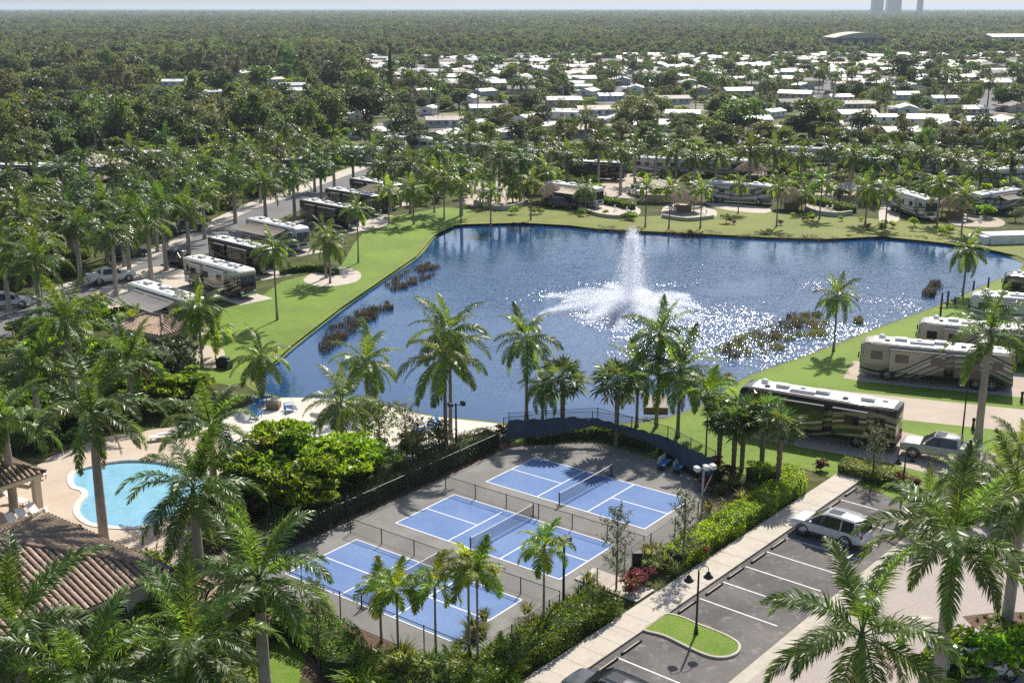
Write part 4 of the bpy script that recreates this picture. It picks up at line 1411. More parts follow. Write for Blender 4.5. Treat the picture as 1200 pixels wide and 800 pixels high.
def make_car(kind, paint):
    """kind suv or pickup; front at +x, wheels on z = 0"""
    t = put({'suv': 'sport_utility_car', 'pickup': 'pickup_truck'}[kind], None)
    P = PAINT[paint]
    if kind == 'suv':
        L, W, H, r, ax = 5.1, 1.98, 1.78, 0.39, (1.55, -1.45)
        belt = 1.07
        st = [(-2.54, .55, .96, .70), (-2.52, .50, 1.0, .84), (-2.46, .42, 1.05, .92), (-2.2, .34, 1.08, .96), (-1.0, .28, 1.08, .985), (0, .28, 1.08, .985), (0.95, .28, 1.08, .985), (1.2, .28, 1.07, .98),
              (1.8, .30, 1.04, .975), (2.25, .32, 1.0, .955), (2.44, .35, .95, .90), (2.53, .42, .88, .80), (2.55, .48, .80, .70)]
        cab = [(-2.44, 1.02, .87, 1.10, .85), (-2.36, 1.04, .89, 1.24, .82), (-2.10, 1.05, .91, 1.62, .73), (-1.6, 1.05, .925, 1.71, .72), (0, 1.05, .93, 1.73, .725), (0.35, 1.05, .925, 1.67, .71), (0.98, 1.05, .91, 1.34, .80), (1.45, 1.03, .88, 1.08, .86)]
        roofst = [(-2.30, 1.62, .69), (-2.2, 1.69, .73), (-1.6, 1.76, .755), (-0.8, 1.79, .76), (0.0, 1.78, .755), (0.40, 1.70, .73)]
        pill = [(1.40, 0.38, 0.045), (0.05, -0.02, 0.04), (-1.0, -1.04, 0.04), (-2.05, -1.95, 0.10), (-2.36, -2.14, 0.08)]
    else:
        L, W, H, r, ax = 5.85, 2.02, 1.95, 0.43, (1.90, -1.80)
        belt = 1.27
        st = [(-2.92, .62, 1.22, .88), (-2.90, .56, 1.27, .96), (-2.8, .52, 1.30, 1.0), (-1.45, .50, 1.30, 1.0), (-1.38, .48, 1.28, 1.0), (1.1, .46, 1.27, 1.0), (1.4, .46, 1.27, .995), (2.4, .46, 1.22, .985), (2.72, .48, 1.17, .95), (2.86, .54, 1.08, .88), (2.90, .60, 1.0, .80)]
        cab = [(-1.42, 1.24, .95, 1.34, .92), (-1.22, 1.24, .95, 1.86, .76), (0.0, 1.24, .955, 1.92, .77), (0.55, 1.24, .95, 1.88, .75), (1.45, 1.23, .92, 1.28, .88)]
        roofst = [(-1.30, 1.87, .75), (-1.16, 1.93, .78), (0.0, 1.97, .79), (0.55, 1.91, .77)]
        pill = [(1.32, 0.52, 0.05), (0.12, 0.08, 0.045), (-1.36, -1.22, 0.10)]
    subd(MB().loft([section(*q) for q in st]).build('body', P, t, True))
    # glasshouse
    MB().loft([[(x, -wb, zb), (x, -wt, zt), (x, wt, zt), (x, wb, zb)] for x, zb, wb, zt, wt in cab]).build('glasshouse', M_GLASS, t)
    rr = MB().loft([[(x, -w, z - 0.05), (x, -w * 0.96, z), (x, 0, z + 0.02), (x, w * 0.96, z), (x, w, z - 0.05)] for x, z, w in roofst])
    rr.build('roof', P, t, True)
    for s in (-1, 1):
        for xb, xt, pr in pill:
            zt = 1.69 if kind == 'suv' else 1.88
            MB().tube([(xb, s * 0.93 if kind == 'pickup' else s * 0.905, belt - 0.02), (xt, s * 0.745, zt + 0.02)], [pr * 1.2, pr], 6).build('pillar', P if abs(xb) > 0.9 else M_BLACK, t)
        for x in ax:
            wheel(t, (x, s * (W / 2 - 0.14), r), r, 0.25, s)
            ar = MB()
            N = 14
            ar.loft([[(x + math.cos(math.pi * (k / N * 1.1 - 0.05)) * q, s * (W / 2 + 0.006), r + math.sin(math.pi * (k / N * 1.1 - 0.05)) * q) for k in range(N + 1)] for q in (r * 1.02, r * 1.24)], closed=False, caps=False)
            ar.build('wheel_arch', M_BLACK, t)
        MB().rbox((L / 2 - 0.24, s * (W / 2 - 0.28), 0.86 if kind == 'suv' else 1.0), (0.30, 0.36, 0.14), 0.05, 2).build('headlight', M_LAMP, t)
        MB().rbox((-L / 2 + 0.10, s * (W / 2 - 0.14), 1.0 if kind == 'suv' else 1.02), (0.14, 0.2, 0.2 if kind == 'suv' else 0.36), 0.03, 2).build('tail_light', M_RED, t)
        mr = MB().rbox((0.95 if kind == 'suv' else 1.1, s * (W / 2 + 0.10), belt + 0.08), (0.16, 0.26, 0.18), 0.05, 2)
        mr.build('mirror', P, t)
        MB().box((0, s * (W / 2 + 0.002), 0.46), (L * 0.42, 0.02, 0.12)).build('sill_trim', M_BLACK if kind == 'suv' else M_CHROME, t)
        for x in (0.55, -0.55) if kind == 'suv' else (0.75, -0.2):
            MB().rbox((x - 0.4, s * (W / 2 + 0.006), 0.98), (0.18, 0.03, 0.03), 0.01, 1).build('door_handle', M_CHROME, t)
        if kind == 'suv':
            MB().tube([(-1.8, s * 0.66, 1.82), (-1.0, s * 0.67, 1.86), (0.2, s * 0.66, 1.82)], 0.025, 6).build('roof_rail', M_CHROME, t)
    MB().rbox((L / 2 - 0.02, 0, 0.62 if kind == 'suv' else 0.85), (0.10, W * 0.55, 0.26 if kind == 'suv' else 0.36), 0.03, 1).build('grille', M_BLACK if kind == 'suv' else M_CHROME, t)
    MB().rbox((L / 2 - 0.05, 0, 0.42 if kind == 'suv' else 0.58), (0.18, W * 0.82, 0.14), 0.04, 1).build('bumper', M_BLACK if kind == 'suv' else M_CHROME, t)
    MB().rbox((-L / 2 + 0.03, 0, 0.52 if kind == 'suv' else 0.6), (0.16, W * 0.86, 0.18), 0.05, 1).build('rear_bumper', P if kind == 'suv' else M_CHROME, t)
    if kind == 'suv':
        MB().rbox((-0.35, 0, 1.80), (0.9, 0.75, 0.02), 0.008, 1).build('sunroof', M_GLASS, t)
    else:
        MB().rbox((-2.16, 0, 1.335), (1.44, 1.78, 0.05), 0.02, 1).build('bed_cover', M_WHITE, t)
        MB().rbox((0.05, 0, 1.985), (0.75, 1.0, 0.02), 0.008, 1).build('sunroof', M_GLASS, t)
    freeze(t)
    return t
CARS = {}
def car(kind, paint, centre, head, label, group=None):
    k = (kind, paint)
    if k in CARS:
        t = copy_tree(CARS[k])
    else:
        t = CARS[k] = make_car(kind, paint)
    t.location = (centre[0], centre[1], 0.03)
    t.rotation_euler = (0, 0, head)
    if kind == 'suv':
        t.scale = (1, 1, 1.05)
    return tag(t, label, 'car' if kind == 'suv' else 'pickup truck', group)

# ================================================================== BUILDINGS
def hip_roof(parent, cx, cy, lx, ly, z, pitch, rz, tile=True, mat=None, over=0.0, courses=True):
    """hipped roof over a rectangle; tiled ones carry real rows of barrel tile"""
    h = min(lx, ly) / 2 * math.tan(pitch)
    rx, ry = max(0.0, lx / 2 - ly / 2), max(0.0, ly / 2 - lx / 2)
    A = [(-lx / 2, -ly / 2, 0), (lx / 2, -ly / 2, 0), (lx / 2, ly / 2, 0), (-lx / 2, ly / 2, 0)]
    if lx >= ly:
        B = [(-rx, 0, h), (rx, 0, h)]
        fs = [(0, 1, 5, 4), (1, 2, 5), (2, 3, 4, 5), (3, 0, 4)]
    else:
        B = [(0, -ry, h), (0, ry, h)]
        fs = [(0, 1, 4), (1, 2, 5, 4), (2, 3, 5), (3, 0, 4, 5)]
    mb = MB().add(A + B, fs + [(3, 2, 1, 0)])
    ro = mb.build('roof', M_TERRA2 if tile else (mat or M_SHINGLE), parent, loc=(cx, cy, z), rz=rz)
    if not (tile and courses):
        return ro
    # barrel rows running down each slope
    sp = 0.36
    for (nx, ny, span, run) in ((1, 0, ly, lx / 2), (-1, 0, ly, lx / 2), (0, 1, lx, ly / 2), (0, -1, lx, ly / 2)):
        half = span / 2
        other = min(lx, ly) / 2
        k = -half + sp / 2
        while k < half:
            d = other * 1.0
            reach = min(other, half - abs(k)) if True else other
            if (nx and lx < ly) or (ny and ly < lx) or True:
                reach = min(other, half - abs(k))
            if reach > 0.25:
                # from eave (distance run) inwards by reach
                e = run + 0.06
                pts = []
                n = max(2, int(reach / 0.42))
                mbt = MB()
                dirv = Vector((nx, ny, 0))
                side = Vector((-ny, nx, 0))
                rings = []
                for i in range(n + 1):
                    f = i / n
                    for hh, w in ((0.0, 1.0),) if i == n else ((0.035, 1.05), (0.0, 0.95)):
                        ds = reach * (f if hh > 0 or i == 0 else f)
                        p = dirv * (e - ds - (0.0 if hh > 0 else 0.02)) + side * k + Vector((0, 0, ds * math.tan(pitch)))
                        rings.append([p + side * (-0.13 * w) + Vector((0, 0, 0.01)), p + side * (-0.07 * w) + Vector((0, 0, 0.085 + hh)), p + side * (0.07 * w) + Vector((0, 0, 0.085 + hh)), p + side * (0.13 * w) + Vector((0, 0, 0.01))])
                mbt.loft(rings, closed=False, caps=False)
                mbt.build('tile_row', M_TERRA, ro, True)
            k += sp
    # ridge and hip caps
    for a, b in ((0, 4), (1, 5 if lx >= ly else 4), (2, 5), (3, 4 if lx >= ly else 5), (4, 5)):
        p, q = Vector((A + B)[a]), Vector((A + B)[b])
        if (p - q).length > 0.3:
            m = int((q - p).length / 0.4) + 1
            pts, rad = [], []
            for i in range(m):
                pts += [p.lerp(q, i / m) + Vector((0, 0, 0.07)), p.lerp(q, (i + 0.98) / m) + Vector((0, 0, 0.07))]
                rad += [0.15, 0.12]
            MB().tube(pts, rad, 6).build('ridge_cap', M_TERRA, ro)
    return ro

def thatch_roof(parent, r, h, z, seed, n=900):
    rr = random.Random(seed)
    mb = MB()
    N = 20
    prof = [(r, 0), (r * 0.72, h * 0.32), (r * 0.42, h * 0.66), (r * 0.15, h * 0.94), (0.02, h)]
    mb.loft([[(math.cos(2 * math.pi * k / N) * q * (1 + 0.03 * math.sin(k * 5)), math.sin(2 * math.pi * k / N) * q * (1 + 0.03 * math.sin(k * 5)), zz) for k in range(N)] for q, zz in prof], caps=False)
    ro = mb.build('roof', M_THATCH, parent, loc=(0, 0, z))
    fr = MB()
    for k in range(n):
        a, f = rr.uniform(0, 6.283), math.sqrt(rr.random())
        q = r * f
        zz = h * (1 - f) * 1.02 + 0.04
        d = Vector((math.cos(a), math.sin(a), -h / r))
        s = Vector((-math.sin(a), math.cos(a), 0)) * rr.uniform(0.03, 0.08)
        p = Vector((math.cos(a) * q, math.sin(a) * q, zz))
        e = p + d.normalized() * rr.uniform(0.35, 0.7) + Vector((0, 0, rr.uniform(-.05, .12)))
        fr.add([p - s, p + s, e + s * 0.4, e - s * 0.4], [(0, 1, 2, 3)])
    fr.build('thatch', M_THATCH, ro)
    return ro

def tiki(base, label, r=2.6, h=1.9, eave=2.3, seed=1, group=None):
    t = thing('thatched_hut', label, 'hut', base, group=group)
    thatch_roof(t, r, h, eave, seed)
    for k in range(4):
        a = math.pi / 4 + k * math.pi / 2
        MB().tube([(0, 0, 0), (0, 0, eave + 0.5)], 0.09, 8).build('post', M_WOOD, t, True, loc=(math.cos(a) * r * 0.72, math.sin(a) * r * 0.72, 0))
    MB().rbox((0, 0, 0.55), (r * 0.9, 0.6, 1.05), 0.03, 1).build('counter', M_WOOD, t)
    return t

HOME = {}
def make_home(key, wall, roof, L, W, hw, gable=True, detail=True, seed=1, carport=True):
    """single or double wide mobile home with low roof, windows, door, carport"""
    rr = random.Random(seed)
    t = put('mobile_home', None)
    z0 = 0.5
    MB().box((0, 0, z0 / 2), (L - 0.1, W - 0.1, z0)).build('skirting', M_GREYW if wall is not M_GREYW else M_WHITE, t)
    g = W / 2 * 0.30
    sec = [(-W / 2, z0), (W / 2, z0), (W / 2, z0 + hw), (0, z0 + hw + g), (-W / 2, z0 + hw)]
    MB().loft([[(x, y, z) for y, z in sec] for x in (-L / 2, L / 2)]).build('wall', wall, t)
    o = 0.35
    zt = z0 + hw
    ro = MB()
    for s in (-1, 1):
        ro.add([(-L / 2 - o, 0, zt + g + 0.02), (L / 2 + o, 0, zt + g + 0.02), (L / 2 + o, s * (W / 2 + o), zt - o * 0.3 + 0.02), (-L / 2 - o, s * (W / 2 + o), zt - o * 0.3 + 0.02),
                (-L / 2 - o, 0, zt + g + 0.12), (L / 2 + o, 0, zt + g + 0.12), (L / 2 + o, s * (W / 2 + o), zt - o * 0.3 + 0.12), (-L / 2 - o, s * (W / 2 + o), zt - o * 0.3 + 0.12)],
               [(0, 1, 2, 3), (7, 6, 5, 4), (2, 6, 7, 3), (0, 3, 7, 4), (1, 5, 6, 2)])
    rf = ro.build('roof', roof, t)
    for k in range(3):
        MB().box((rr.uniform(-L * .35, L * .35), rr.uniform(-W * .2, W * .2), zt + g + 0.2), (0.4, 0.4, 0.35)).build('roof_vent', M_AC, rf)
    if detail:
        nx = int(L / 3)
        for s in (-1, 1):
            for k in range(nx):
                x = -L / 2 + (k + 0.5) * L / nx
                f = MB().box((x, s * (W / 2 + 0.02), z0 + hw * 0.56), (1.3, 0.06, 1.1)).build('window', M_WHITE, t)
                MB().box((x, s * (W / 2 + 0.05), z0 + hw * 0.56), (1.1, 0.04, 0.92)).build('pane', M_GLASS, f)
        for s in (-1, 1):
            f = MB().box((s * (L / 2 + 0.02), 0.6, z0 + hw * 0.56), (0.06, 1.6, 1.1)).build('window', M_WHITE, t)
            MB().box((s * (L / 2 + 0.05), 0.6, z0 + hw * 0.56), (0.04, 1.4, 0.92)).build('pane', M_GLASS, f)
        MB().box((L * 0.1, -W / 2 - 0.03, z0 + 1.0), (0.9, 0.06, 2.0)).build('door', M_WHITE, t)
    if carport:
        cl, cw = L * 0.55, 3.2
        cx, cy = L * 0.12, W / 2 + cw / 2 + 0.2
        c = MB().box((cx, cy, zt - 0.12), (cl, cw + 0.4, 0.12)).build('carport_roof', roof, t)
        for a in (-1, 0, 1):
            MB().box((cx + a * (cl / 2 - 0.15), cy + cw / 2, (zt - 0.18) / 2), (0.1, 0.1, zt - 0.18)).build('post', M_WHITE, c)
        MB().box((cx + cl * 0.28, cy, 0.75), (cl * 0.3, cw * 0.8, 1.5)).build('shed', wall, t)
    freeze(t)
    HOME[key] = t
    return t
HOME_LB = {
    'white': 'white-walled mobile home with a white metal roof and carport',
    'tan': 'tan-walled mobile home with a white metal roof',
    'blue': 'pale blue mobile home with a white metal roof and carport',
    'grey': 'grey-walled mobile home with a tan roll roof',
    'dark': 'tan mobile home with a grey shingle roof and carport',
    'small': 'small white trailer home with a plain white roof',
}
make_home('white', M_WHITE, M_ROOFW, 14, 8.2, 2.2, seed=1)
make_home('tan', M_TAN, M_ROOFW, 15, 8.4, 2.2, seed=2, carport=False)
make_home('blue', M_BLUEW, M_ROOFW, 13, 8.0, 2.2, seed=3)
make_home('grey', M_GREYW, M_ROOFT, 16, 8.2, 2.3, seed=4, carport=False)
make_home('dark', M_TAN, M_ROOFG, 14, 8.4, 2.3, seed=5)
make_home('small', M_WHITE, M_ROOFW, 11, 5.6, 2.2, seed=6, carport=False)
HOME_USED = set()
HOME_POS = []
def home(key, p, rz, s=1.0):
    t = HOME[key]
    if key in HOME_USED:
        t = copy_tree(t)
    HOME_USED.add(key)
    t.location = (p[0], p[1], 0.02)
    t.rotation_euler = (0, 0, rz)
    t.scale = (s, s, min(s, 1.15))
    HOME_POS.append((p[0], p[1], 9 * s))
    return tag(t, HOME_LB[key], 'mobile home', 'mobile homes in the park beyond the lake: ' + key)

# ================================================================== BUILDINGS IN PLACE
def clubhouse():
    E_ = G(206, 668, 3.3)                        # the eave corner that shows
    t = thing('clubhouse', 'clubhouse with tan barrel tile hip roof beside the pool deck', 'building', (0, 0, 0))
    lx, ly = 13.0, 19.0
    c = E_ - UX * (lx / 2) - VX * (ly / 2)
    hip_roof(t, c.x, c.y, lx, ly, 3.3, R(20), CA)
    MB().box((0, 0, 1.65), (lx - 1.4, ly - 1.4, 3.3)).build('wall', M_STUCCO, t, loc=(c.x, c.y, 0), rz=CA)
    MB().box((0, 0, 3.2), (lx - 0.1, ly - 0.1, 0.18)).build('fascia', M_STUCCO, t, loc=(c.x, c.y, 0), rz=CA)
    for k in range(4):
        q = c + UX * (lx / 2 - 0.68) + VX * (-6 + k * 4)
        f = MB().box((0, 0, 0), (0.08, 1.5, 1.5)).build('window', M_WHITE, t, loc=(q.x, q.y, 1.7), rz=CA)
        MB().box((0.03, 0, 0), (0.06, 1.3, 1.3)).build('pane', M_GLASS, f)
clubhouse()

def small_tiled(label, c, lx, ly, eave, rz, pitch=24, arches=False):
    t = thing('tiled_pavilion', label, 'pavilion', (c[0], c[1], 0), rz)
    hip_roof(t, 0, 0, lx, ly, eave, R(pitch), 0)
    MB().box((0, 0, eave - 0.14), (lx - 0.3, ly - 0.3, 0.4)).build('beam', M_STUCCO, t)
    for sx in (-1, 1):
        for sy in (-1, 1):
            MB().rbox((sx * (lx / 2 - 0.55), sy * (ly / 2 - 0.55), (eave - 0.3) / 2), (0.5, 0.5, eave - 0.3), 0.03, 1).build('column', M_STUCCO, t)
    if arches:
        for s in (-1, 1):
            # arched openings on the long and short sides
            for axis in (0, 1):
                half = (lx if axis == 0 else ly) / 2 - 0.8
                ring_o, ring_i = [], []
                N = 10
                pts = []
                for k in range(N + 1):
                    a = math.pi * k / N
                    pts.append((half * math.cos(a), eave - 1.15 + 0.75 * math.sin(a)))
                poly = [(half, eave - 0.3), (-half, eave - 0.3)] + [(x, z) for x, z in reversed(pts)]
                rings = []
                for d in (-0.12, 0.12):
                    r_ = []
                    for x, z in poly:
                        r_.append((x, s * (ly / 2 - 0.55) + d, z) if axis == 0 else (s * (lx / 2 - 0.55) + d, x, z))
                    rings.append(r_)
                MB().loft(rings).build('arch', M_STUCCO, t)
        MB().rbox((0, ly / 2 - 1.4, 0.5), (lx * 0.6, 0.8, 1.0), 0.03, 1).build('counter', M_STUCCO, t)
    return t
small_tiled('cream pavilion with arches and a tan barrel tile roof by the lawn', G(184, 412), 7.2, 5.0, 2.7, R(-30), 24, True)
small_tiled('low tiled entry roof half hidden by palms next to the clubhouse', G(262, 738), 5.0, 3.4, 2.6, CA)
small_tiled('tiled cabana roof at the edge of the pool deck', G(-6, 598), 5.5, 5.0, 2.7, CA)

def shingle_pav(label, p, lx, ly, eave, rz, mat=None):
    t = thing('shingle_pavilion', label, 'pavilion', (p[0], p[1], 0), rz)
    hip_roof(t, 0, 0, lx, ly, eave, R(26), 0, False, mat or M_SHINGLE)
    for sx in (-1, 1):
        for sy in (-1, 1):
            MB().rbox((sx * (lx / 2 - 0.5), sy * (ly / 2 - 0.5), eave / 2), (0.4, 0.4, eave), 0.03, 1).build('column', M_STUCCO, t)
    MB().rbox((0, ly / 2 - 0.9, 0.5), (lx * 0.7, 0.7, 1.0), 0.03, 1).build('counter', M_STUCCO, t)
shingle_pav('open pavilion with a brown shingle hip roof at the top of the lawn', G(441, 244), 8, 6, 2.7, R(-15))
shingle_pav('pavilion with a flat tan hip roof between two thatched huts', G(771, 236), 6.5, 5, 2.7, R(-10), M_TAN)
shingle_pav('small tan shelter beside the curved patio wall', G(992, 236), 5, 4, 2.4, R(-10), M_TAN)
shingle_pav('tan shelter with a small brown roof behind the path to the shore', G(1025, 236), 5, 4, 2.4, R(-15))
shingle_pav('tan hip roof among the palms beyond the street', G(117, 208), 9, 7, 3.0, R(-25), M_TAN)
shingle_pav('brown hip roof among trees beyond the street', G(108, 226), 6, 5, 2.7, R(-25))
tiki(G(645, 240), 'grey thatched hut next to the tan awning on the far shore', 2.9, 1.8, 2.2, 1)
tiki(G(800, 248), 'wide brown thatched hut with sun glaring behind it', 3.2, 1.8, 2.1, 2)
tiki(G(927, 246), 'brown thatched hut beside the curved patio', 2.8, 1.9, 2.1, 3)
tiki(G(1118, 256), 'tall dark thatched hut next to the awning motorhome', 3.0, 2.4, 2.1, 4)
tiki(G(880, 212), 'thatched hut behind the silver motor coach', 3.2, 2.2, 2.3, 5)
# low walls
def low_wall(name, pts, h, w, mat, label, cat='wall', z=0.0):
    line = smooth_loop(pts, 4, False)
    org = line[len(line) // 2]
    rings = []
    for i, p in enumerate(line):
        d = (line[min(i + 1, len(line) - 1)] - line[max(0, i - 1)]).normalized()
        nn = Vector((-d.y, d.x, 0)) * w / 2
        q = p - org
        rings.append([q + nn, q + nn + Vector((0, 0, h)), q - nn + Vector((0, 0, h)), q - nn])
    t = tag(put(name, None, None, org), label, cat)
    MB().loft(rings).build('wall_body', mat, t)
    caps = [[r[0] + (r[0] - r[3]) * 0.12 + Vector((0, 0, h)), r[1] + (r[0] - r[3]) * 0.12 + Vector((0, 0, 0.08)), r[2] - (r[0] - r[3]) * 0.12 + Vector((0, 0, 0.08)), r[3] - (r[0] - r[3]) * 0.12 + Vector((0, 0, h))] for r in rings]
    MB().loft(caps).build('coping', M_CONC, t)
    return t
low_wall('patio_wall', GP([(945, 247), (960, 252), (980, 254), (998, 252)]), 0.7, 0.4, M_GREYW, 'curved grey stone wall along the far shore patio')
low_wall('patio_wall', GP([(556, 240), (575, 246), (600, 246), (618, 239)]), 0.8, 0.4, M_CONC, 'curved shadowed wall with pillars on the far shore')
low_wall('patio_wall', GP([(678, 245), (700, 253), (725, 256), (746, 254)]), 0.5, 0.4, M_CONC, 'low white curved wall of the patio under the tan awning')
low_wall('patio_wall', GP([(776, 255), (805, 259), (836, 256)]), 0.5, 0.4, M_CONC, 'low white wall in front of the wide thatched hut')
low_wall('garden_wall', GP([(0, 452), (25, 440), (50, 428), (70, 424)]), 1.5, 0.25, M_STUCCO, 'tan garden wall and screen among the palms by the pool')
dk = thing('dock_shed', 'white box shaped dock cover at the corner of the lake', 'shed', G(1182, 284))
MB().rbox((0, 0, 0.7), (7.5, 3.2, 1.4), 0.08, 1).build('cover', M_WHITE, dk, rz=R(8))
MB().rbox((-4.3, -0.6, 0.6), (0.9, 1.6, 1.2), 0.08, 1).build('end_box', M_WHITE, dk, rz=R(8))

# mobile homes: the ones that show well, then rows fading into the distance
for i, (x, y, k, rz) in enumerate([
    (503, 134, 'small', 5), (522, 148, 'grey', 8), (570, 133, 'tan', 10), (622, 146, 'white', -20), (660, 124, 'tan', 5), (567, 112, 'blue', 12), (690, 112, 'white', -8), (787, 122, 'grey', 10),
    (930, 127, 'dark', 5), (932, 116, 'tan', 80), (982, 119, 'white', -15), (1005, 128, 'grey', 8), (1062, 133, 'white', 5), (1060, 117, 'blue', 8), (1085, 147, 'white', -12), (1097, 167, 'dark', 5),
    (1135, 134, 'tan', 10), (1155, 149, 'white', -15), (1190, 131, 'dark', 8), (1002, 141, 'white', 8), (848, 122, 'white', 10), (870, 128, 'small', 12), (113, 121, 'grey', 12), (282, 90, 'tan', 80), (170, 133, 'dark', 5),
    (247, 113, 'white', 10), (343, 105, 'tan', 8), (140, 138, 'small', 12), (345, 112, 'white', 5), (700, 136, 'grey', 6), (760, 132, 'small', 10), (715, 118, 'blue', 8), (800, 140, 'white', -10), (820, 110, 'grey', 12),
    (660, 140, 'small', -15), (495, 112, 'small', 8), (1180, 148, 'grey', 12), (1105, 122, 'small', 8), (610, 110, 'dark', 10), (550, 122, 'small', 5), (905, 138, 'small', 10), (1032, 145, 'small', 5), (745, 108, 'white', 8), (865, 112, 'tan', 10),
    (62, 130, 'tan', 8), (212, 124, 'grey', 10), (300, 121, 'white', -12), (398, 122, 'tan', 8), (385, 97, 'white', 12), (205, 102, 'small', 5), (318, 98, 'grey', 10), (425, 140, 'white', 8), (180, 148, 'small', 12), (262, 140, 'dark', 5), (465, 152, 'small', 6), (90, 150, 'white', 10),
    (600, 162, 'white', 8), (522, 166, 'tan', -10), (690, 160, 'grey', 6), (762, 154, 'white', 10), (832, 157, 'tan', 5), (900, 160, 'white', 8), (960, 154, 'grey', -8), (1018, 160, 'white', 12), (1060, 163, 'tan', 5), (1132, 168, 'white', 10), (1182, 165, 'dark', 8), (560, 152, 'white', 5), (642, 157, 'small', 10), (725, 147, 'white', 8), (432, 162, 'white', 12), (880, 147, 'tan', 10), (1110, 152, 'white', 4)]):
    home(k, G(x, y), R(rz + (75 if i % 3 == 0 else 35 if i % 5 == 0 else 0)), (0.8 if k != 'small' else 0.9) * (0.85 + 0.04 * (i % 5)))
SHOW = list(HOME_POS)
def hides(x, y, reach=120, half=10):
    """would a tree here stand in front of one of the homes that show clearly"""
    return any(0 < hy - y < reach and abs(x - hx * y / hy) < half for hx, hy, _ in SHOW)
hr = random.Random(21)
HOMEZONE = [(430, 60), (500, 46), (620, 54), (700, 57), (900, 58), (1200, 62), (1300, 64), (1300, 112), (1130, 112), (1000, 108), (820, 106), (640, 108), (500, 104), (440, 96), (405, 75)]
yy = 430.0
while yy < 1050 and len(HOME_POS) < 340:
    xx = -0.5 * yy
    while xx < 0.5 * yy:
        x, y = xx + hr.uniform(-2.5, 2.5), yy + 0.12 * xx + hr.uniform(-3, 3)
        q = topx(x, y)
        if inside(q, HOMEZONE) and hr.random() < (0.86 if q[1] < 92 else 0.66) and all((x - a) ** 2 + (y - b) ** 2 > 12.5 ** 2 for a, b, c in HOME_POS):
            home(hr.choice(['white', 'white', 'tan', 'grey', 'blue', 'small', 'small', 'white', 'dark']), (x, y), R(hr.choice([4, 8, 14, 88, 94, 6, 30, 70, -12, -20]) + hr.uniform(-4, 4)), hr.uniform(0.75, 1.0))
        xx += hr.uniform(15, 20)
    yy += hr.uniform(20, 27)

# utility poles along the park streets
for i, (x, y) in enumerate(((482, 140), (560, 134), (640, 130), (735, 128), (815, 132), (890, 140), (975, 136), (1048, 130), (1120, 142), (1190, 140), (520, 110), (700, 104), (860, 104), (1020, 106), (1150, 110))):
    t = thing('utility_pole', 'thin wooden utility pole standing among the mobile homes', 'utility pole', G(x, y), R(10), 'utility poles in the mobile home park')
    MB().tube([(0, 0, 0), (0, 0, 10.5)], [0.16, 0.11], 6).build('pole', M_WOOD, t)
    MB().box((0, 0, 9.8), (2.2, 0.14, 0.16)).build('crossarm', M_WOOD, t)
    MB().tube([(0.3, 0, 8.2), (0.3, 0, 9.1)], 0.22, 8).build('transformer', M_STEEL, t)

# far hall roof, white shed and hazy towers
hall = thing('far_hall', 'large tan hall with a shallow curved roof at the edge of the far woods', 'building', G(1003, 53), R(3))
hl = MB()
N = 12
hl.loft([[(x, 26 * (-1 + 2 * k / N), 7 + 4.5 * math.cos(math.pi / 2 * (-1 + 2 * k / N))) for k in range(N + 1)] + [(x, 26, 6.6), (x, -26, 6.6)] for x in (-18, 18)])
hl.build('roof', M_TAN, hall, rz=R(90))
MB().box((0, 0, 3.4), (44, 28, 6.8)).build('wall', M_GREYW, hall)
for k in range(6):
    MB().box((-20 + 8 * k, -14.2, 3.2), (4.5, 0.3, 4.2)).build('window', M_GLASS, hall)
shd = thing('far_warehouse', 'long low white warehouse beyond the mobile homes', 'building', G(1190, 50), R(5))
MB().box((0, 0, 3), (60, 26, 6)).build('wall', M_WHITE, shd)
MB().add([(-31, -14, 6), (31, -14, 6), (31, 14, 6), (-31, 14, 6), (-31, 0, 8.2), (31, 0, 8.2)], [(0, 1, 5, 4), (2, 3, 4, 5), (1, 2, 5), (3, 0, 4)]).build('roof', M_ROOFW, shd)
M_TOWER = M('tower_concrete', (0.50, 0.50, 0.50), 0.8, var=0.08, scale=0.05)
def tower(px, wpx, h, label, d=5200.0):
    x = (px - 600) / FPX * (d * math.cos(PITCH) + CAM_H * math.sin(PITCH))
    w = wpx * d / FPX
    t = thing('apartment_tower', label, 'tower', (x, d, 0))
    MB().box((0, 0, h / 2), (w, w * 0.7, h)).build('wall', M_TOWER, t)
    MB().box((0, 0, h + 2), (w * 0.4, w * 0.3, 4)).build('penthouse', M_TOWER, t)
    nf = int(h / 4)
    for k in range(5):
        xo = -w * 0.4 + w * 0.2 * k
        MB().box((xo, -w * 0.35 - 0.3, h / 2), (w * 0.11, 0.6, h * 0.94)).build('window_strip', M_GLASS, t)
    for k in range(nf):
        MB().box((0, -w * 0.35 - 1.0, 4 * k + 4), (w * 0.98, 1.6, 0.9)).build('balcony_slab', M_TOWER, t)
tower(1027, 12, 88, 'pale apartment tower with a darker neighbour rising over the far horizon')
tower(1046, 15, 90, 'widest of the pale apartment towers on the far horizon')
tower(1077, 6, 88, 'slimmest of the apartment towers on the far horizon')

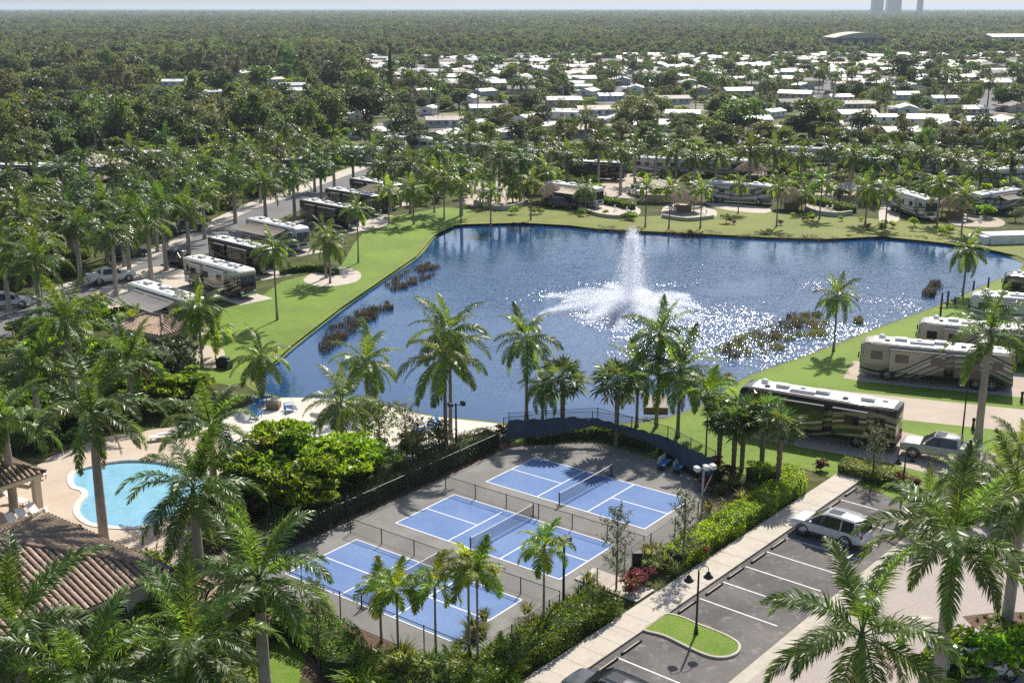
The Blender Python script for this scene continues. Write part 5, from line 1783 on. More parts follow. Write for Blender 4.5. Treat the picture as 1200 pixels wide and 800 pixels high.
# ================================================================== COURT FITTINGS
M_TAPE = M_WHITE
for c, lb in zip(CEN, ('net across the court closest to the slender palms', 'net across the middle pickleball court', 'net across the shaded court below the windscreen')):
    t = thing('pickleball_net', 'black pickleball ' + lb, 'net', (c.x, c.y, 0.02), CA + math.pi / 2)
    for s in (-1, 1):
        MB().tube([(s * 3.35, 0, 0), (s * 3.35, 0, 0.98)], 0.045, 8).build('post', M_BLACK, t)
        MB().box((s * 3.35, 0, 0.01), (0.3, 0.5, 0.02)).build('foot', M_BLACK, t)
    nt_ = MB()
    for i in range(12):
        a, b = -3.3 + 6.6 * i / 12, -3.3 + 6.6 * (i + 1) / 12
        z = lambda x: 0.88 + 0.05 * (x / 3.3) ** 2
        nt_.add([(a, 0, 0.06), (b, 0, 0.06), (b, 0, z(b)), (a, 0, z(a))], [(0, 1, 2, 3)])
    nt_.build('net_mesh', M_NET, t)
    MB().tube([(-3.3, 0, 0.93), (-1.6, 0, 0.89), (0, 0, 0.88), (1.6, 0, 0.89), (3.3, 0, 0.93)], 0.032, 6).build('tape', M_TAPE, t)

def fence(name, pts, h, label, step=2.75, link=True, mat=M_DKGREEN, rail=True, pr=0.035, mid=False):
    t = thing(name, label, 'fence', pts[0])
    o = pts[0]
    for i in range(len(pts) - 1):
        a, b = pts[i] - o, pts[i + 1] - o
        n = max(1, round((b - a).length / step))
        for k in range(n + (1 if i == len(pts) - 2 else 0)):
            p = a.lerp(b, k / n)
            MB().tube([(0, 0, 0), (0, 0, h + 0.06)], pr, 7).build('post', mat, t, loc=p)
        if rail:
            MB().tube([a + Vector((0, 0, h)), b + Vector((0, 0, h))], 0.022, 6).build('top_rail', mat, t)
            MB().tube([a + Vector((0, 0, 0.08)), b + Vector((0, 0, 0.08))], 0.012, 4).build('bottom_wire', mat, t)
        if link:
            MB().add([a + Vector((0, 0, 0.08)), b + Vector((0, 0, 0.08)), b + Vector((0, 0, h)), a + Vector((0, 0, h))], [(0, 1, 2, 3)]).build('mesh_panel', M_LINK, t)
    return t
fence('divider_fence', [C(-8.0, -6.0), C(8.7, -5.9)], 1.05, 'low chain link divider between the palm side court and the middle court')
fence('divider_fence', [C(-7.8, 3.35), C(8.7, 3.35)], 1.05, 'low chain link divider between the middle court and the shaded court')
fence('court_fence', [C(-9.45, -13.6), C(-9.45, 12.9)], 1.5, 'chain link court fence along the dark hedge side', 3.0)
BACK = [C(-9.45, 12.95), C(-4.6, 18.15), C(2, 17.75), C(7.3, 15.3)]
fence('court_fence', BACK, 2.8, 'tall court fence that carries the navy windscreen', 3.6)
fence('court_fence', [C(7.35, 15.25), C(9.35, 9.2), C(9.35, -3.0)], 1.5, 'chain link court fence along the parking lot walk', 3.0)
fence('court_fence', [C(9.35, -4.4), C(9.35, -14.7)], 1.5, 'chain link court fence between gate and ornamental grass', 3.0)
fence('court_fence', [C(9.3, -14.75), C(-9.4, -14.75)], 1.9, 'chain link court fence behind the row of slender palms', 3.4)
# navy windscreen: sagging cloth tied along the tall fence
def windscreen():
    t = thing('windscreen', 'sagging navy blue windscreen cloth on the tall court fence', 'windscreen', BACK[0])
    rr = random.Random(3)
    prof = [(0.0, 2.2, 0.75), (0.14, 2.15, 0.70), (0.24, 2.2, 1.0), (0.33, 2.0, 1.3), (0.42, 1.9, 1.5), (0.50, 1.95, 1.5), (0.60, 1.95, 1.25), (0.72, 1.95, 0.85), (0.85, 2.0, 0.6), (1.0, 2.2, 0.7)]
    segs = [(BACK[i + 1] - BACK[i]).length for i in range(3)]
    tot = sum(segs)
    def at_(f):
        d = f * tot
        for i in range(3):
            if d <= segs[i] or i == 2:
                return BACK[i].lerp(BACK[i + 1], min(1, d / segs[i]))
            d -= segs[i]
    N, Mv = 60, 7
    rings = []
    for i in range(N + 1):
        f = i / N
        for q in range(len(prof) - 1):
            if prof[q][0] <= f <= prof[q + 1][0]:
                w = (f - prof[q][0]) / (prof[q + 1][0] - prof[q][0])
                zt, zb = prof[q][1] * (1 - w) + prof[q + 1][1] * w, prof[q][2] * (1 - w) + prof[q + 1][2] * w
        p = at_(f) - BACK[0]
        row = []
        for j in range(Mv + 1):
            g = j / Mv
            bow = 0.35 * math.sin(math.pi * g) * (0.6 + 0.4 * math.sin(i * 0.7)) + 0.10 * math.sin(i * 1.9 + 3 * g) + 0.3 * g * g
            d = -VX * bow
            row.append(p + d + Vector((0, 0, zt + (zb - zt) * g + 0.05 * math.sin(i * 1.3))))
        rings.append(row)
    MB().loft(rings, closed=False, caps=False).build('cloth', M_NAVY, t, True)
windscreen()

def flood_pole(base, h, label, heads, mat=M_STEEL, arm=0.6):
    t = thing('floodlight_pole', label, 'light pole', base, R(20))
    MB().tube([(0, 0, 0), (0, 0, h)], [0.09, 0.07], 8).build('pole', mat, t, True)
    MB().tube([(-arm, 0, h - 0.15), (arm, 0, h - 0.15)], 0.035, 6).build('crossarm', mat, t)
    for x in heads:
        hd = MB().rbox((x, -0.16, h - 0.02), (0.36, 0.5, 0.28), 0.07, 2).build('lamp_head', M_WHITE if mat is M_STEEL else M_BLACK, t)
        MB().box((x, -0.2, h - 0.175), (0.28, 0.38, 0.03)).build('lens', M_LAMP, hd)
    return t
flood_pole(G(535, 536), 4.4, 'floodlight pole with two white heads beside the beach fence', (-0.5, 0.5), M_DKGREEN)
flood_pole(G(359, 605), 4.0, 'floodlight pole with white heads among the bright fig trees', (-0.5, 0.5))
flood_pole(G(822, 606), 3.7, 'grey floodlight pole with heads at the corner beside the windscreen', (-0.6, 0.1, 0.6))
flood_pole(G(660, 722), 4.9, 'dark floodlight pole behind the palm by the court corner', (-0.15, 0.15), M_DKGREEN, 0.3)

def twin_lamp(base, h, label, twin=True, rz=0.0):
    t = thing('street_lamp', label, 'street lamp', base, rz)
    MB().tube([(0, 0, 0), (0, 0, 0.12), (0, 0, 0.5), (0, 0, h)], [0.13, 0.13, 0.07, 0.05], 10).build('pole', M_BLACK, t, True)
    for s in (-1, 1) if twin else (1,):
        pts = [(0, 0, h - 0.35)] + [(s * (0.30 - 0.30 * math.cos(a)), 0, h - 0.02 + 0.28 * math.sin(a)) for a in [math.pi * q / 8 for q in range(0, 9)]] + [(s * 0.6, 0, h - 0.18)]
        arm = MB().tube(pts, 0.025, 6).build('arm', M_BLACK, t, True)
        sh = MB().loft([[(math.cos(2 * math.pi * k / 14) * q + s * 0.6, math.sin(2 * math.pi * k / 14) * q, z) for k in range(14)] for q, z in ((0.05, h - 0.12), (0.12, h - 0.2), (0.16, h - 0.32), (0.27, h - 0.42), (0.28, h - 0.46))], caps=False)
        so = sh.build('lamp_shade', M_BLACK, t, True)
        MB().loft([[(math.cos(2 * math.pi * k / 12) * q + s * 0.6, math.sin(2 * math.pi * k / 12) * q, z) for k in range(12)] for q, z in ((0.2, h - 0.44), (0.18, h - 0.54), (0.08, h - 0.61), (0.01, h - 0.62))], caps=False).build('globe', M_LAMP, so, True)
    return t
twin_lamp(G(815.5, 744) + Vector((0, 0, 0.11)), 3.75, 'black twin gooseneck lamp standing on the grass island', rz=R(20))
twin_lamp(G(1057, 581), 3.0, 'black twin lamp standing by the flowering hedge and the silver pickup', rz=R(20))
twin_lamp(G(1127, 515), 5.2, 'tall slim black lamp pole beside the royal palm ring', False, R(200))
def bollard(base, label, h=0.75, mat=M_DKGREEN):
    t = thing('bollard_light', label, 'bollard', base)
    MB().tube([(0, 0, 0), (0, 0, 0.08), (0, 0, h * 0.6), (0, 0, h * 0.8)], [0.2, 0.14, 0.10, 0.12], 10).build('post', mat, t, True)
    MB().tube([(0, 0, h * 0.8), (0, 0, h * 0.88), (0, 0, h)], [0.16, 0.15, 0.05], 10).build('cap', mat, t, True)
bollard(G(1140, 504), 'dark green bollard light on the grass by the drive', 1.1)
bollard(G(1197, 471), 'dark bollard at the far end of the drive beside the tan motorhome', 1.0)
bollard(G(1110, 562), 'short dark bollard between the pickup and the bushy palms', 0.8)
for i, (x, y) in enumerate(((740, 759), (712, 780), (805, 712), (837, 691), (862, 672), (889, 654), (912, 638), (955, 607), (977, 592), (997, 577))):
    p = G(x, y)
    t = thing('wheel_stop', 'dark striped rubber wheel stop at the head of a parking stall', 'wheel stop', (p.x, p.y, 0.012), PA, 'wheel stops along the parking stalls')
    mb = MB().loft([[(x_, -0.09, 0), (x_, -0.06, 0.11), (x_, 0.06, 0.11), (x_, 0.09, 0)] for x_ in (-0.9, 0.9)])
    mb.build('bar', M_TYRE, t)
    MB().box((0, 0, 0.112), (1.5, 0.07, 0.01)).build('stripe', M_SOIL, t)

# iron fences: beach side and pool side, every picket its own piece
def picket_fence(pts, h, label, step=0.14):
    t = thing('picket_fence', label, 'fence', pts[0])
    o = pts[0]
    me = MB().tube([(0, 0, 0.06), (0, 0, h - 0.04)], 0.012, 4).mesh('picket', M_BLACK)
    po = MB().tube([(0, 0, 0), (0, 0, h + 0.06)], 0.035, 6).mesh('post', M_BLACK)
    count = 0
    for i in range(len(pts) - 1):
        a, b = pts[i] - o, pts[i + 1] - o
        n = int((b - a).length / step)
        for k in range(n):
            p = a.lerp(b, k / n)
            if k % 14 == 0:
                put('post', po, t, p)
            else:
                count += 1
                if count < 300:
                    put('picket', me, t, p)
        for z in (0.15, h - 0.1):
            MB().tube([a + Vector((0, 0, z)), b + Vector((0, 0, z))], 0.018, 4).build('rail', M_BLACK, t)
picket_fence(GP([(455, 540), (500, 530), (545, 522), (596, 512)]), 1.25, 'black iron picket fence between beach and courts')
picket_fence(GP([(150, 672), (185, 660), (210, 655), (236, 640)]), 1.2, 'black iron picket fence behind the clubhouse roof')
picket_fence(GP([(300, 606), (335, 594), (372, 585)]), 1.2, 'black iron picket fence in the shade of the fig trees')
fence('rail_fence', GP([(590, 506), (640, 500), (694, 498), (740, 505)]), 1.2, 'thin rail fence between the court windscreen and the lake', 3.0)

# furniture ---------------------------------------------------------------
def adirondack(base, rz, label, group, mat=M_BLUEC):
    t = thing('beach_chair', label, 'chair', base, rz, group)
    for k in range(5):
        MB().box((0, -0.24 + 0.12 * k, 0), (0.9, 0.10, 0.025), mat=Matrix.Rotation(R(-68), 4, 'Y')).build('back_slat', mat, t, loc=(-0.35, 0, 0.75))
    for k in range(4):
        MB().box((0.12 - 0.14 * k + 0.12, 0, 0.38 - 0.03 * k), (0.12, 0.56, 0.025)).build('seat_slat', mat, t)
    for s in (-1, 1):
        MB().box((0.05, s * 0.36, 0.60), (0.75, 0.13, 0.03)).build('armrest', mat, t)
        MB().box((0.36, s * 0.36, 0.30), (0.10, 0.04, 0.60)).build('leg', mat, t)
        MB().box((-0.22, s * 0.32, 0.28), (0.95, 0.035, 0.12), mat=Matrix.Rotation(R(-16), 4, 'Y')).build('leg', mat, t)
for (x, y, a) in ((339, 481, 200), (303, 476, 20), (312, 470, 330), (508, 501, 160), (492, 508, 200), (300, 490, 80)):
    adirondack(G(x, y, 0.03), R(a), 'blue slatted beach chair standing on the white sand', 'blue chairs on the beach')
fp = thing('fire_pit', 'square brown fire pit box on the beach sand', 'fire pit', G(321, 478, 0.03))
MB().rbox((0, 0, 0.25), (1.1, 1.1, 0.5), 0.03, 1).build('box', M_WOOD, fp)
MB().box((0, 0, 0.505), (0.8, 0.8, 0.03)).build('burner', M_BLACK, fp)
bb = thing('dock_box', 'tan topped wooden box on the lawn at the water edge', 'box', G(768, 484), R(-3))
MB().rbox((0, 0, 0.30), (2.0, 0.9, 0.6), 0.03, 1).build('box', M_WOOD, bb)
for k in range(6):
    MB().box((-0.87 + 0.35 * k, -0.46, 0.30), (0.32, 0.03, 0.54)).build('plank', M_WOOD, bb)
MB().add([(-1.1, -0.5, 0.62), (1.1, -0.5, 0.62), (1.1, 0.9, 1.25), (-1.1, 0.9, 1.25), (-1.1, -0.5, 0.68), (1.1, -0.5, 0.68), (1.1, 0.9, 1.31), (-1.1, 0.9, 1.31)],
         [(3, 2, 1, 0), (4, 5, 6, 7), (0, 1, 5, 4), (1, 2, 6, 5), (2, 3, 7, 6), (3, 0, 4, 7)]).build('lid', M_TAN, bb)
def lounger(base, rz, label, group):
    t = thing('sun_lounger', label, 'lounger', base, rz, group)
    MB().box((0.3, 0, 0.34), (1.3, 0.62, 0.05)).build('seat', M_WHITE, t)
    MB().box((0, 0, 0), (0.75, 0.62, 0.05), mat=Matrix.Rotation(R(40), 4, 'Y')).build('backrest', M_WHITE, t, loc=(-0.62, 0, 0.57))
    for x in (-0.3, 0.85):
        for s in (-1, 1):
            MB().box((x, s * 0.27, 0.16), (0.05, 0.05, 0.32)).build('leg', M_BLACK, t)
for i, (x, y, a) in enumerate(((28, 567, -20), (40, 560, -20), (20, 618, -35), (32, 612, -35), (45, 606, -35), (60, 612, -35), (200, 512, 200), (215, 510, 200), (228, 508, 200), (190, 515, 200), (245, 506, 190), (20, 590, -25))):
    lounger(G(x, y, 0.02), R(a), 'white sun lounger on the tan pool deck', 'loungers round the pool')
pl = thing('planter_pot', 'round dark planter pot with a small shrub on the pool deck', 'planter', G(92, 631, 0.02))
MB().loft([[(math.cos(2 * math.pi * k / 14) * q, math.sin(2 * math.pi * k / 14) * q, z) for k in range(14)] for q, z in ((0.22, 0), (0.38, 0.35), (0.36, 0.62), (0.30, 0.66), (0.02, 0.6))], caps=False).build('pot', M_WOODG, pl, True)
put('foliage', TREES['redshrub'][0][0], pl, (0, 0, 0.8), 0, 0.45)
um = thing('umbrella', 'closed blue sun umbrella beside the pool', 'umbrella', G(98, 525, 0.02))
MB().tube([(0, 0, 0), (0, 0, 2.5)], 0.03, 6).build('pole', M_WHITE, um)
MB().tube([(0, 0, 1.1), (0, 0, 1.3), (0, 0, 2.3), (0, 0, 2.55)], [0.16, 0.2, 0.09, 0.01], 8).build('canopy', M_BLUEC, um)
for (x, y, a, lb) in ((779, 548, 60, 'white and blue courtside bench below the windscreen end'), (797, 552, 60, 'courtside bench standing by the grey floodlight pole')):
    t = thing('bench', lb, 'bench', G(x, y, 0.02), R(a))
    for k in range(3):
        MB().box((0, -0.16 + 0.16 * k, 0.45), (1.5, 0.13, 0.04)).build('seat_slat', M_BLUEC, t)
        MB().box((0, 0.26, 0.58 + 0.15 * k), (1.5, 0.04, 0.12)).build('back_slat', M_WHITE, t)
    for s in (-1, 1):
        MB().box((s * 0.6, 0.02, 0.22), (0.05, 0.45, 0.44)).build('leg', M_BLACK, t)
        MB().box((s * 0.6, 0.29, 0.5), (0.05, 0.03, 0.95)).build('back_post', M_BLACK, t)
tb = thing('waste_bin', 'dark waste bin between the two slender grey trees', 'bin', G(746, 665))
MB().rbox((0, 0, 0.5), (0.6, 0.6, 1.0), 0.04, 1).build('body', M_DKGREEN, tb)
MB().rbox((0, 0, 1.06), (0.66, 0.66, 0.12), 0.04, 1).build('lid', M_BLACK, tb)
mc = thing('covered_grill', 'grill under a dark cover on the patio by the pavilion', 'grill', G(263, 431), R(-30))
MB().rbox((0, 0, 0.45), (1.6, 0.8, 0.9), 0.15, 3).build('cover', M_BLACK, mc)
MB().rbox((0.1, 0, 0.98), (1.0, 0.6, 0.3), 0.12, 3).build('hood', M_BLACK, mc)
for i, (x, y) in enumerate(((700, 245), (722, 247), (736, 249), (690, 242), (790, 250), (826, 252), (968, 247), (974, 247), (1130, 262), (1148, 260), (390, 322), (405, 324))):
    t = thing('patio_chair', 'small pale patio chair at the lakeside terraces', 'chair', G(x, y, 0.03), rng.uniform(0, 6), 'patio chairs on the terraces')
    MB().box((0, 0, 0.42), (0.5, 0.5, 0.06)).build('seat', M_WHITE, t)
    MB().box((-0.24, 0, 0.72), (0.05, 0.5, 0.56)).build('backrest', M_WHITE, t)
    for sx in (-1, 1):
        for sy in (-1, 1):
            MB().box((sx * 0.22, sy * 0.22, 0.2), (0.04, 0.04, 0.4)).build('leg', M_WHITE, t)
# mooring posts
for (x, y, yt) in ((1102, 369, 343), (1110, 358, 341), (1119, 356, 348), (1140, 345, 329), (1157, 344, 325)):
    p = G(x, y)
    tag(MB().tube([(0, 0, -0.6), (0, 0, max(0.8, rise(x, yt, p)))], [0.13, 0.11], 8).build('mooring_post', M_WOODG, None, True, loc=p), 'dark wooden post standing at the grassy lake edge', 'post', 'mooring posts along the shore')

# ================================================================== FOUNTAIN
def spray(name, pts, sizes, parent, seed):
    g = np.random.default_rng(seed)
    n = len(pts)
    T = np.array([(1, 0, 0), (-0.5, 0.87, 0), (-0.5, -0.87, 0)], float) * 1.25
    q = g.normal(size=(n, 4)); q /= np.linalg.norm(q, axis=1, keepdims=True)
    w, x, y, z = q.T
    Rm = np.stack([np.stack([1 - 2 * (y * y + z * z), 2 * (x * y - z * w), 2 * (x * z + y * w)], 1), np.stack([2 * (x * y + z * w), 1 - 2 * (x * x + z * z), 2 * (y * z - x * w)], 1),
                   np.stack([2 * (x * z - y * w), 2 * (y * z + x * w), 1 - 2 * (x * x + y * y)], 1)], 1)
    V = (np.einsum('nij,kj->nki', Rm, T) * (sizes[:, None, None] * 0.5) + pts[:, None, :]).reshape(-1, 3)
    F = [(3 * i, 3 * i + 1, 3 * i + 2) for i in range(n)]
    me = bpy.data.meshes.new(name)
    me.from_pydata(V.tolist(), [], F)
    me.materials.append(M_DROP)
    o = put(name, me, parent)
    o['kind'] = 'stuff'
    return o
fo = thing('fountain', 'tall white fountain jet ringed by low arching water jets', 'fountain', (FOUNT.x, FOUNT.y, -0.33))
g = np.random.default_rng(5)
def jet_points(n, jets_h, radius, az, thick):
    f = 0.14 + 0.86 * g.uniform(0, 1, n) ** 0.9
    r = f * radius
    z = 4 * jets_h * f * (1 - f)
    sp = thick * (1.15 - 0.85 * f)
    p = np.stack([np.cos(az) * r, np.sin(az) * r, z], 1) + g.normal(size=(n, 3)) * sp[:, None] * np.array([1, 1, 0.6])
    p[:, 2] = np.abs(p[:, 2])
    return p
# central plume
n = 42000
zz = 9.6 * g.uniform(0, 1, n) ** 1.1 * g.uniform(0.82, 1.0, n)
sp = 0.36 + 1.55 * (1 - (zz / 9.6)) ** 0.9 * g.uniform(0.05, 1, n)
pc = np.stack([g.normal(size=n) * sp * 0.75 + 0.12 * (zz / 9.6), g.normal(size=n) * sp * 0.75, zz], 1)
spray('central_plume', pc, g.uniform(0.025, 0.08, n), fo, 1)
for k in range(20):
    az = 2 * math.pi * (k + 0.3 + 0.3 * math.sin(k * 2.7)) / 20
    n = 7000
    p = jet_points(n, 0.55 + 0.35 * (k % 2), (7.4 + 1.4 * ((k * 7) % 3)) * (1.08 if math.cos(az) < 0 else 0.95), az, 0.7)
    spray('side_jet', p, g.uniform(0.025, 0.075, n), fo, 10 + k)
n = 9000
a = g.uniform(0, 6.283, n); r = 1.2 + np.abs(g.normal(size=n)) * 2.0
p = np.stack([np.cos(a) * r, np.sin(a) * r, np.abs(g.normal(size=n)) * 1.6 * np.exp(-r * 0.35)], 1)
spray('splash', p, g.uniform(0.02, 0.06, n), fo, 50)
n = 9000
p = np.stack([g.normal(size=n) * 0.9 + 1.1, g.normal(size=n) * 0.9, g.uniform(0.5, 7, n)], 1)
spray('drifting_mist', p, g.uniform(0.015, 0.04, n), fo, 51)
MB().tube([(0, 0, -0.1), (0, 0, 0.25)], [0.6, 0.5], 12).build('float_base', M_BLACK, fo)

# ================================================================== REEDS
def reeds(poly_px, n, hmin, hmax, mat, label, seed, name='reeds'):
    rr = random.Random(seed)
    poly = GP(poly_px)
    xs, ys = [p.x for p in poly], [p.y for p in poly]
    mb = MB()
    k = 0
    cl = []
    while len(cl) < max(6, n // 45):
        p = (rr.uniform(min(xs), max(xs)), rr.uniform(min(ys), max(ys)))
        if inside(p, poly):
            cl.append((p, rr.uniform(0.2, 0.6)))
    while k < n:
        (cx, cy), cr = rr.choice(cl)
        x, y = rr.gauss(cx, cr), rr.gauss(cy, cr)
        if not inside((x, y), poly):
            continue
        k += 1
        h = rr.uniform(hmin, hmax)
        a = rr.uniform(0, 6.28)
        d = Vector((math.cos(a), math.sin(a), 0))
        s = Vector((-d.y, d.x, 0)) * rr.uniform(0.015, 0.035)
        b = Vector((x, y, -0.4))
        m = b + d * h * 0.12 + Vector((0, 0, h * 0.65 + 0.2))
        e = b + d * h * rr.uniform(0.3, 0.6) + Vector((0, 0, h * rr.uniform(0.75, 1.0) + 0.2))
        mb.add([b - s, b + s, m + s, m - s, e], [(0, 1, 2, 3), (3, 2, 4)])
    o = mb.build(name, mat)
    tag(o, label, 'reeds', kind='stuff')
reeds([(835, 408), (850, 397), (880, 385), (925, 368), (955, 363), (973, 375), (974, 392), (940, 405), (900, 412), (870, 424), (845, 418)], 1900, 0.2, 0.55, LF_REEDG, 'marshy island of green reeds off the lakeside lawn', 1)
reeds([(838, 410), (860, 396), (900, 388), (925, 366), (960, 364), (973, 377), (930, 392), (880, 405), (860, 420)], 1300, 0.2, 0.55, LF_REED, 'brown dead reeds scattered over the marshy island', 2)
reeds([(372, 405), (385, 380), (420, 362), (455, 352), (462, 358), (440, 372), (415, 388), (395, 402), (378, 416)], 2400, 0.2, 0.55, LF_REED, 'brown reed bed along the lawn shore', 3)
reeds([(448, 330), (470, 318), (500, 306), (517, 310), (510, 320), (480, 334), (462, 340)], 1500, 0.2, 0.5, LF_REED, 'smaller brown reed bed further along the lawn shore', 4)
reeds([(1078, 345), (1088, 332), (1100, 330), (1106, 336), (1090, 347)], 500, 0.4, 1.0, LF_REED, 'small clump of brown reeds off the mooring posts', 5)
reeds([(1000, 374), (1008, 371), (1012, 376), (1004, 379)], 150, 0.3, 0.7, LF_REEDG, 'tiny tuft of green reeds off the lawn', 6)
reeds([(700, 270), (800, 274), (900, 279), (967, 281), (1033, 277), (1083, 282), (1150, 290), (1150, 286), (1083, 277), (1033, 272), (967, 276), (900, 274), (800, 269), (700, 264)], 3200, 0.2, 0.6, LF_REED, 'thin brown reeds fringing the far shore', 7)
reeds([(823, 447), (835, 440), (860, 436), (868, 440), (850, 450), (830, 455)], 400, 0.3, 0.6, LF_REEDG, 'green reeds at the shore beside the coach roof', 8)

# ================================================================== VEHICLES IN PLACE
HEADL = math.atan2((G(294, 352) - G(224, 324)).y, (G(294, 352) - G(224, 324)).x)
def rv_row(style, front, label, L=12.2, head=R(-44), **kw):
    """coach nosed towards the lake: pixel of the ground under its nose"""
    f = G(*front)
    d = Vector((math.cos(head), math.sin(head), 0))
    return rv(style, f - d * L / 2, head, label, L=L, **kw)
v1 = rv_row('white_brown', (292, 351), 'cream motorhome with brown swooshes parked facing the lake lawn')
v2 = rv_row('white', (232, 388), 'white-roofed motorhome with a grey awning behind the tiled pavilion')
awning(v2, -1, -4.0, 4.6, 3.0, M_CANVAS, '')
v3 = rv_row('dark', (316, 323), 'black motorhome with pale swooshes beside the cream one')
v4 = rv_row('white', (356, 296), 'motorhome with a long brown awning between two black ones')
awning(v4, -1, -4.6, 4.4, 3.0, M_CANVASB, '')
v5 = rv_row('dark', (415, 270), 'long black motorhome with a white roof near the date palm')
v6 = rv_row('black_tan', (442, 254), 'black and brown motorhome behind the long black one')
v7 = rv_row('dark', (468, 240), 'dark motorhome beside the shingle roofed pavilion')
def padm(c, head, L, W, lb):
    d, n_ = Vector((math.cos(head), math.sin(head), 0)), Vector((-math.sin(head), math.cos(head), 0))
    c = Vector((c[0], c[1], 0))
    sheet('motorhome_pad', [c - d * L / 2 - n_ * W / 2, c + d * L / 2 - n_ * W / 2, c + d * L / 2 + n_ * W / 2, c - d * L / 2 + n_ * W / 2], 0.0235, M_CONC, lb, 'pad')
for v in (v1, v2, v3, v4, v5, v6, v7):
    padm(v.location, v.rotation_euler.z, 15.5, 4.6, 'concrete pad under the ' + v['label'][:60])
c, hd, ln = near_line((1007, 443), (1184, 461), 1.28)
v8 = rv('tan_grey', c, hd + math.pi, 'tan and grey motorhome with sweeping swirls parked on the lakeside lawn', L=13.2)
awn = None
v9 = rv('tan_grey', G(1150, 421), hd + math.pi, 'tan motorhome tucked behind the big swirl painted one', L=12.2)
v10 = rv('white', G(1205, 385), hd + math.pi, 'white roofed motorhome behind the lakeside palms', L=12.2)
v11 = rv('dark', G(1240, 360), hd + math.pi, 'dark motorhome at the bend of the shore beyond the mooring posts', L=12.2)
c, hd4, ln = near_line((866, 501), (1044, 532), 1.28)
v12 = rv('black_tan', c, hd4 + math.pi, 'dark brown and tan motorhome parked behind the silver pickup', L=12.6)
FAR_RV = [('white', (672, 240), -42, 'white motorhome under a tan awning on the far shore'), ('silver', (866, 238), -22, 'silver motor coach behind the far shore lawn'), ('dark', (700, 210), -20, 'dark motorhome in shade behind the royal palms'),
          ('white', (1068, 252), -78, 'white motorhome seen end-on at the top of the shore path'), ('silver', (1165, 248), 35, 'motorhome with small awning beside the tall thatched hut'), ('silver', (1180, 218), 20, 'silver motorhome among palms behind the tall thatched hut'),
          ('dark', (820, 205), -15, 'dark motorhome under a white roof behind the tan hip roof'), ('silver', (845, 207), -12, 'long motorhome behind a clipped hedge'), ('dark', (1015, 205), -15, 'dark motorhome behind the curved patio'),
          ('white', (640, 196), -25, 'white motorhome hidden behind the far shore palms'), ('dark', (20, 214), -10, 'black motorhome beyond the street among palms'), ('white', (62, 213), -12, 'white motorhome beyond the street among palms'),
          ('dark', (115, 216), -12, 'black motorhome behind dense palms beyond the street'), ('dark', (165, 196), -15, 'black motorhome below the tan hip roof'), ('white', (480, 178), -20, 'white motorhome behind the palm row near the pavilion'),
          ('white', (545, 186), -20, 'white motorhome with rounded nose among palms'), ('silver', (1120, 208), -10, 'silver motorhome in the palm shade'), ('dark', (360, 206), 25, 'dark motorhome across the street bend'),
          ('black_tan', (40, 300), -35, 'brown motorhome half hidden by royal palms across the street'), ('white', (430, 192), -20, 'white motorhome at the bend of the street'), ('silver', (950, 192), -15, 'silver motorhome behind the thatched hut'),
          ('white', (775, 205), -15, 'white roofed motorhome behind the drive with the pickup')]
for st, p, a, lb in FAR_RV:
    v = rv(st, G(*p), R(a), lb, L=11.6)
    if 'tan awning' in lb:
        awning(v, -1, -3.8, 4.2, 2.8, M_CANVAST, '')
    if 'small awning' in lb:
        awning(v, -1, -2, 2.5, 2.2, M_CANVASB, '')
c, hd, ln = near_line((932, 627.5), (1000.5, 646), 0.99)
car('suv', 'silver', c, PA + math.pi / 2, 'silver sport utility car parked across the white stall line')
c, hd, ln = near_line((1050, 534.5), (1150, 551), 1.0)
car('pickup', 'champagne', c, hd + math.pi, 'silver crew cab pickup with a white bed cover')
c = G(722, 806)
car('suv', 'dark', PK(-4.72 * STALL, 3.0), PA + math.pi / 2, 'dark car parked in the stall before the island')
car('pickup', 'white', G(131, 331), R(35), 'white pickup parked on the street by the palms')
car('suv', 'blue', G(152, 301), R(30), 'dark blue car across the street beneath a palm')
car('suv', 'white', G(8, 361), R(30), 'white car at the end of the street')
car('suv', 'dark', G(213, 310), R(-44), 'dark car tucked beside the cream motorhome')
car('pickup', 'white', G(747, 229), R(-75), 'white pickup on the pale far shore drive')
car('suv', 'white', G(941, 131), R(60), 'small white car outside the grey roofed mobile home')
car('suv', 'dark', G(660, 244), R(-20), 'dark car under the grey thatched hut')
car('pickup', 'dark', G(220, 272), R(30), 'dark pickup further up the walkway side of the street')
car('suv', 'silver', G(1140, 792), R(10), 'silver cart partly hidden by the bright bushes')

# ================================================================== PALMS IN PLACE
def palm_bc(kind, base, crown, label, group=None, detail=True, s=1.0, nf=None, lean=False):
    """palm from the photo pixel of its foot and of the point its leaves spring from"""
    b = G(*base)
    h = max(1.5, rise(crown[0], crown[1], b))
    return palm(kind, b, h, label, group, detail, s, nf)
def palm_c(kind, crown, h, label, group=None, detail=True, s=1.0, nf=None):
    """palm whose foot is hidden: crown pixel and likely height"""
    p = G(crown[0], crown[1], h)
    return palm(kind, Vector((p.x, p.y, 0)), h, label, group, detail, s, nf)
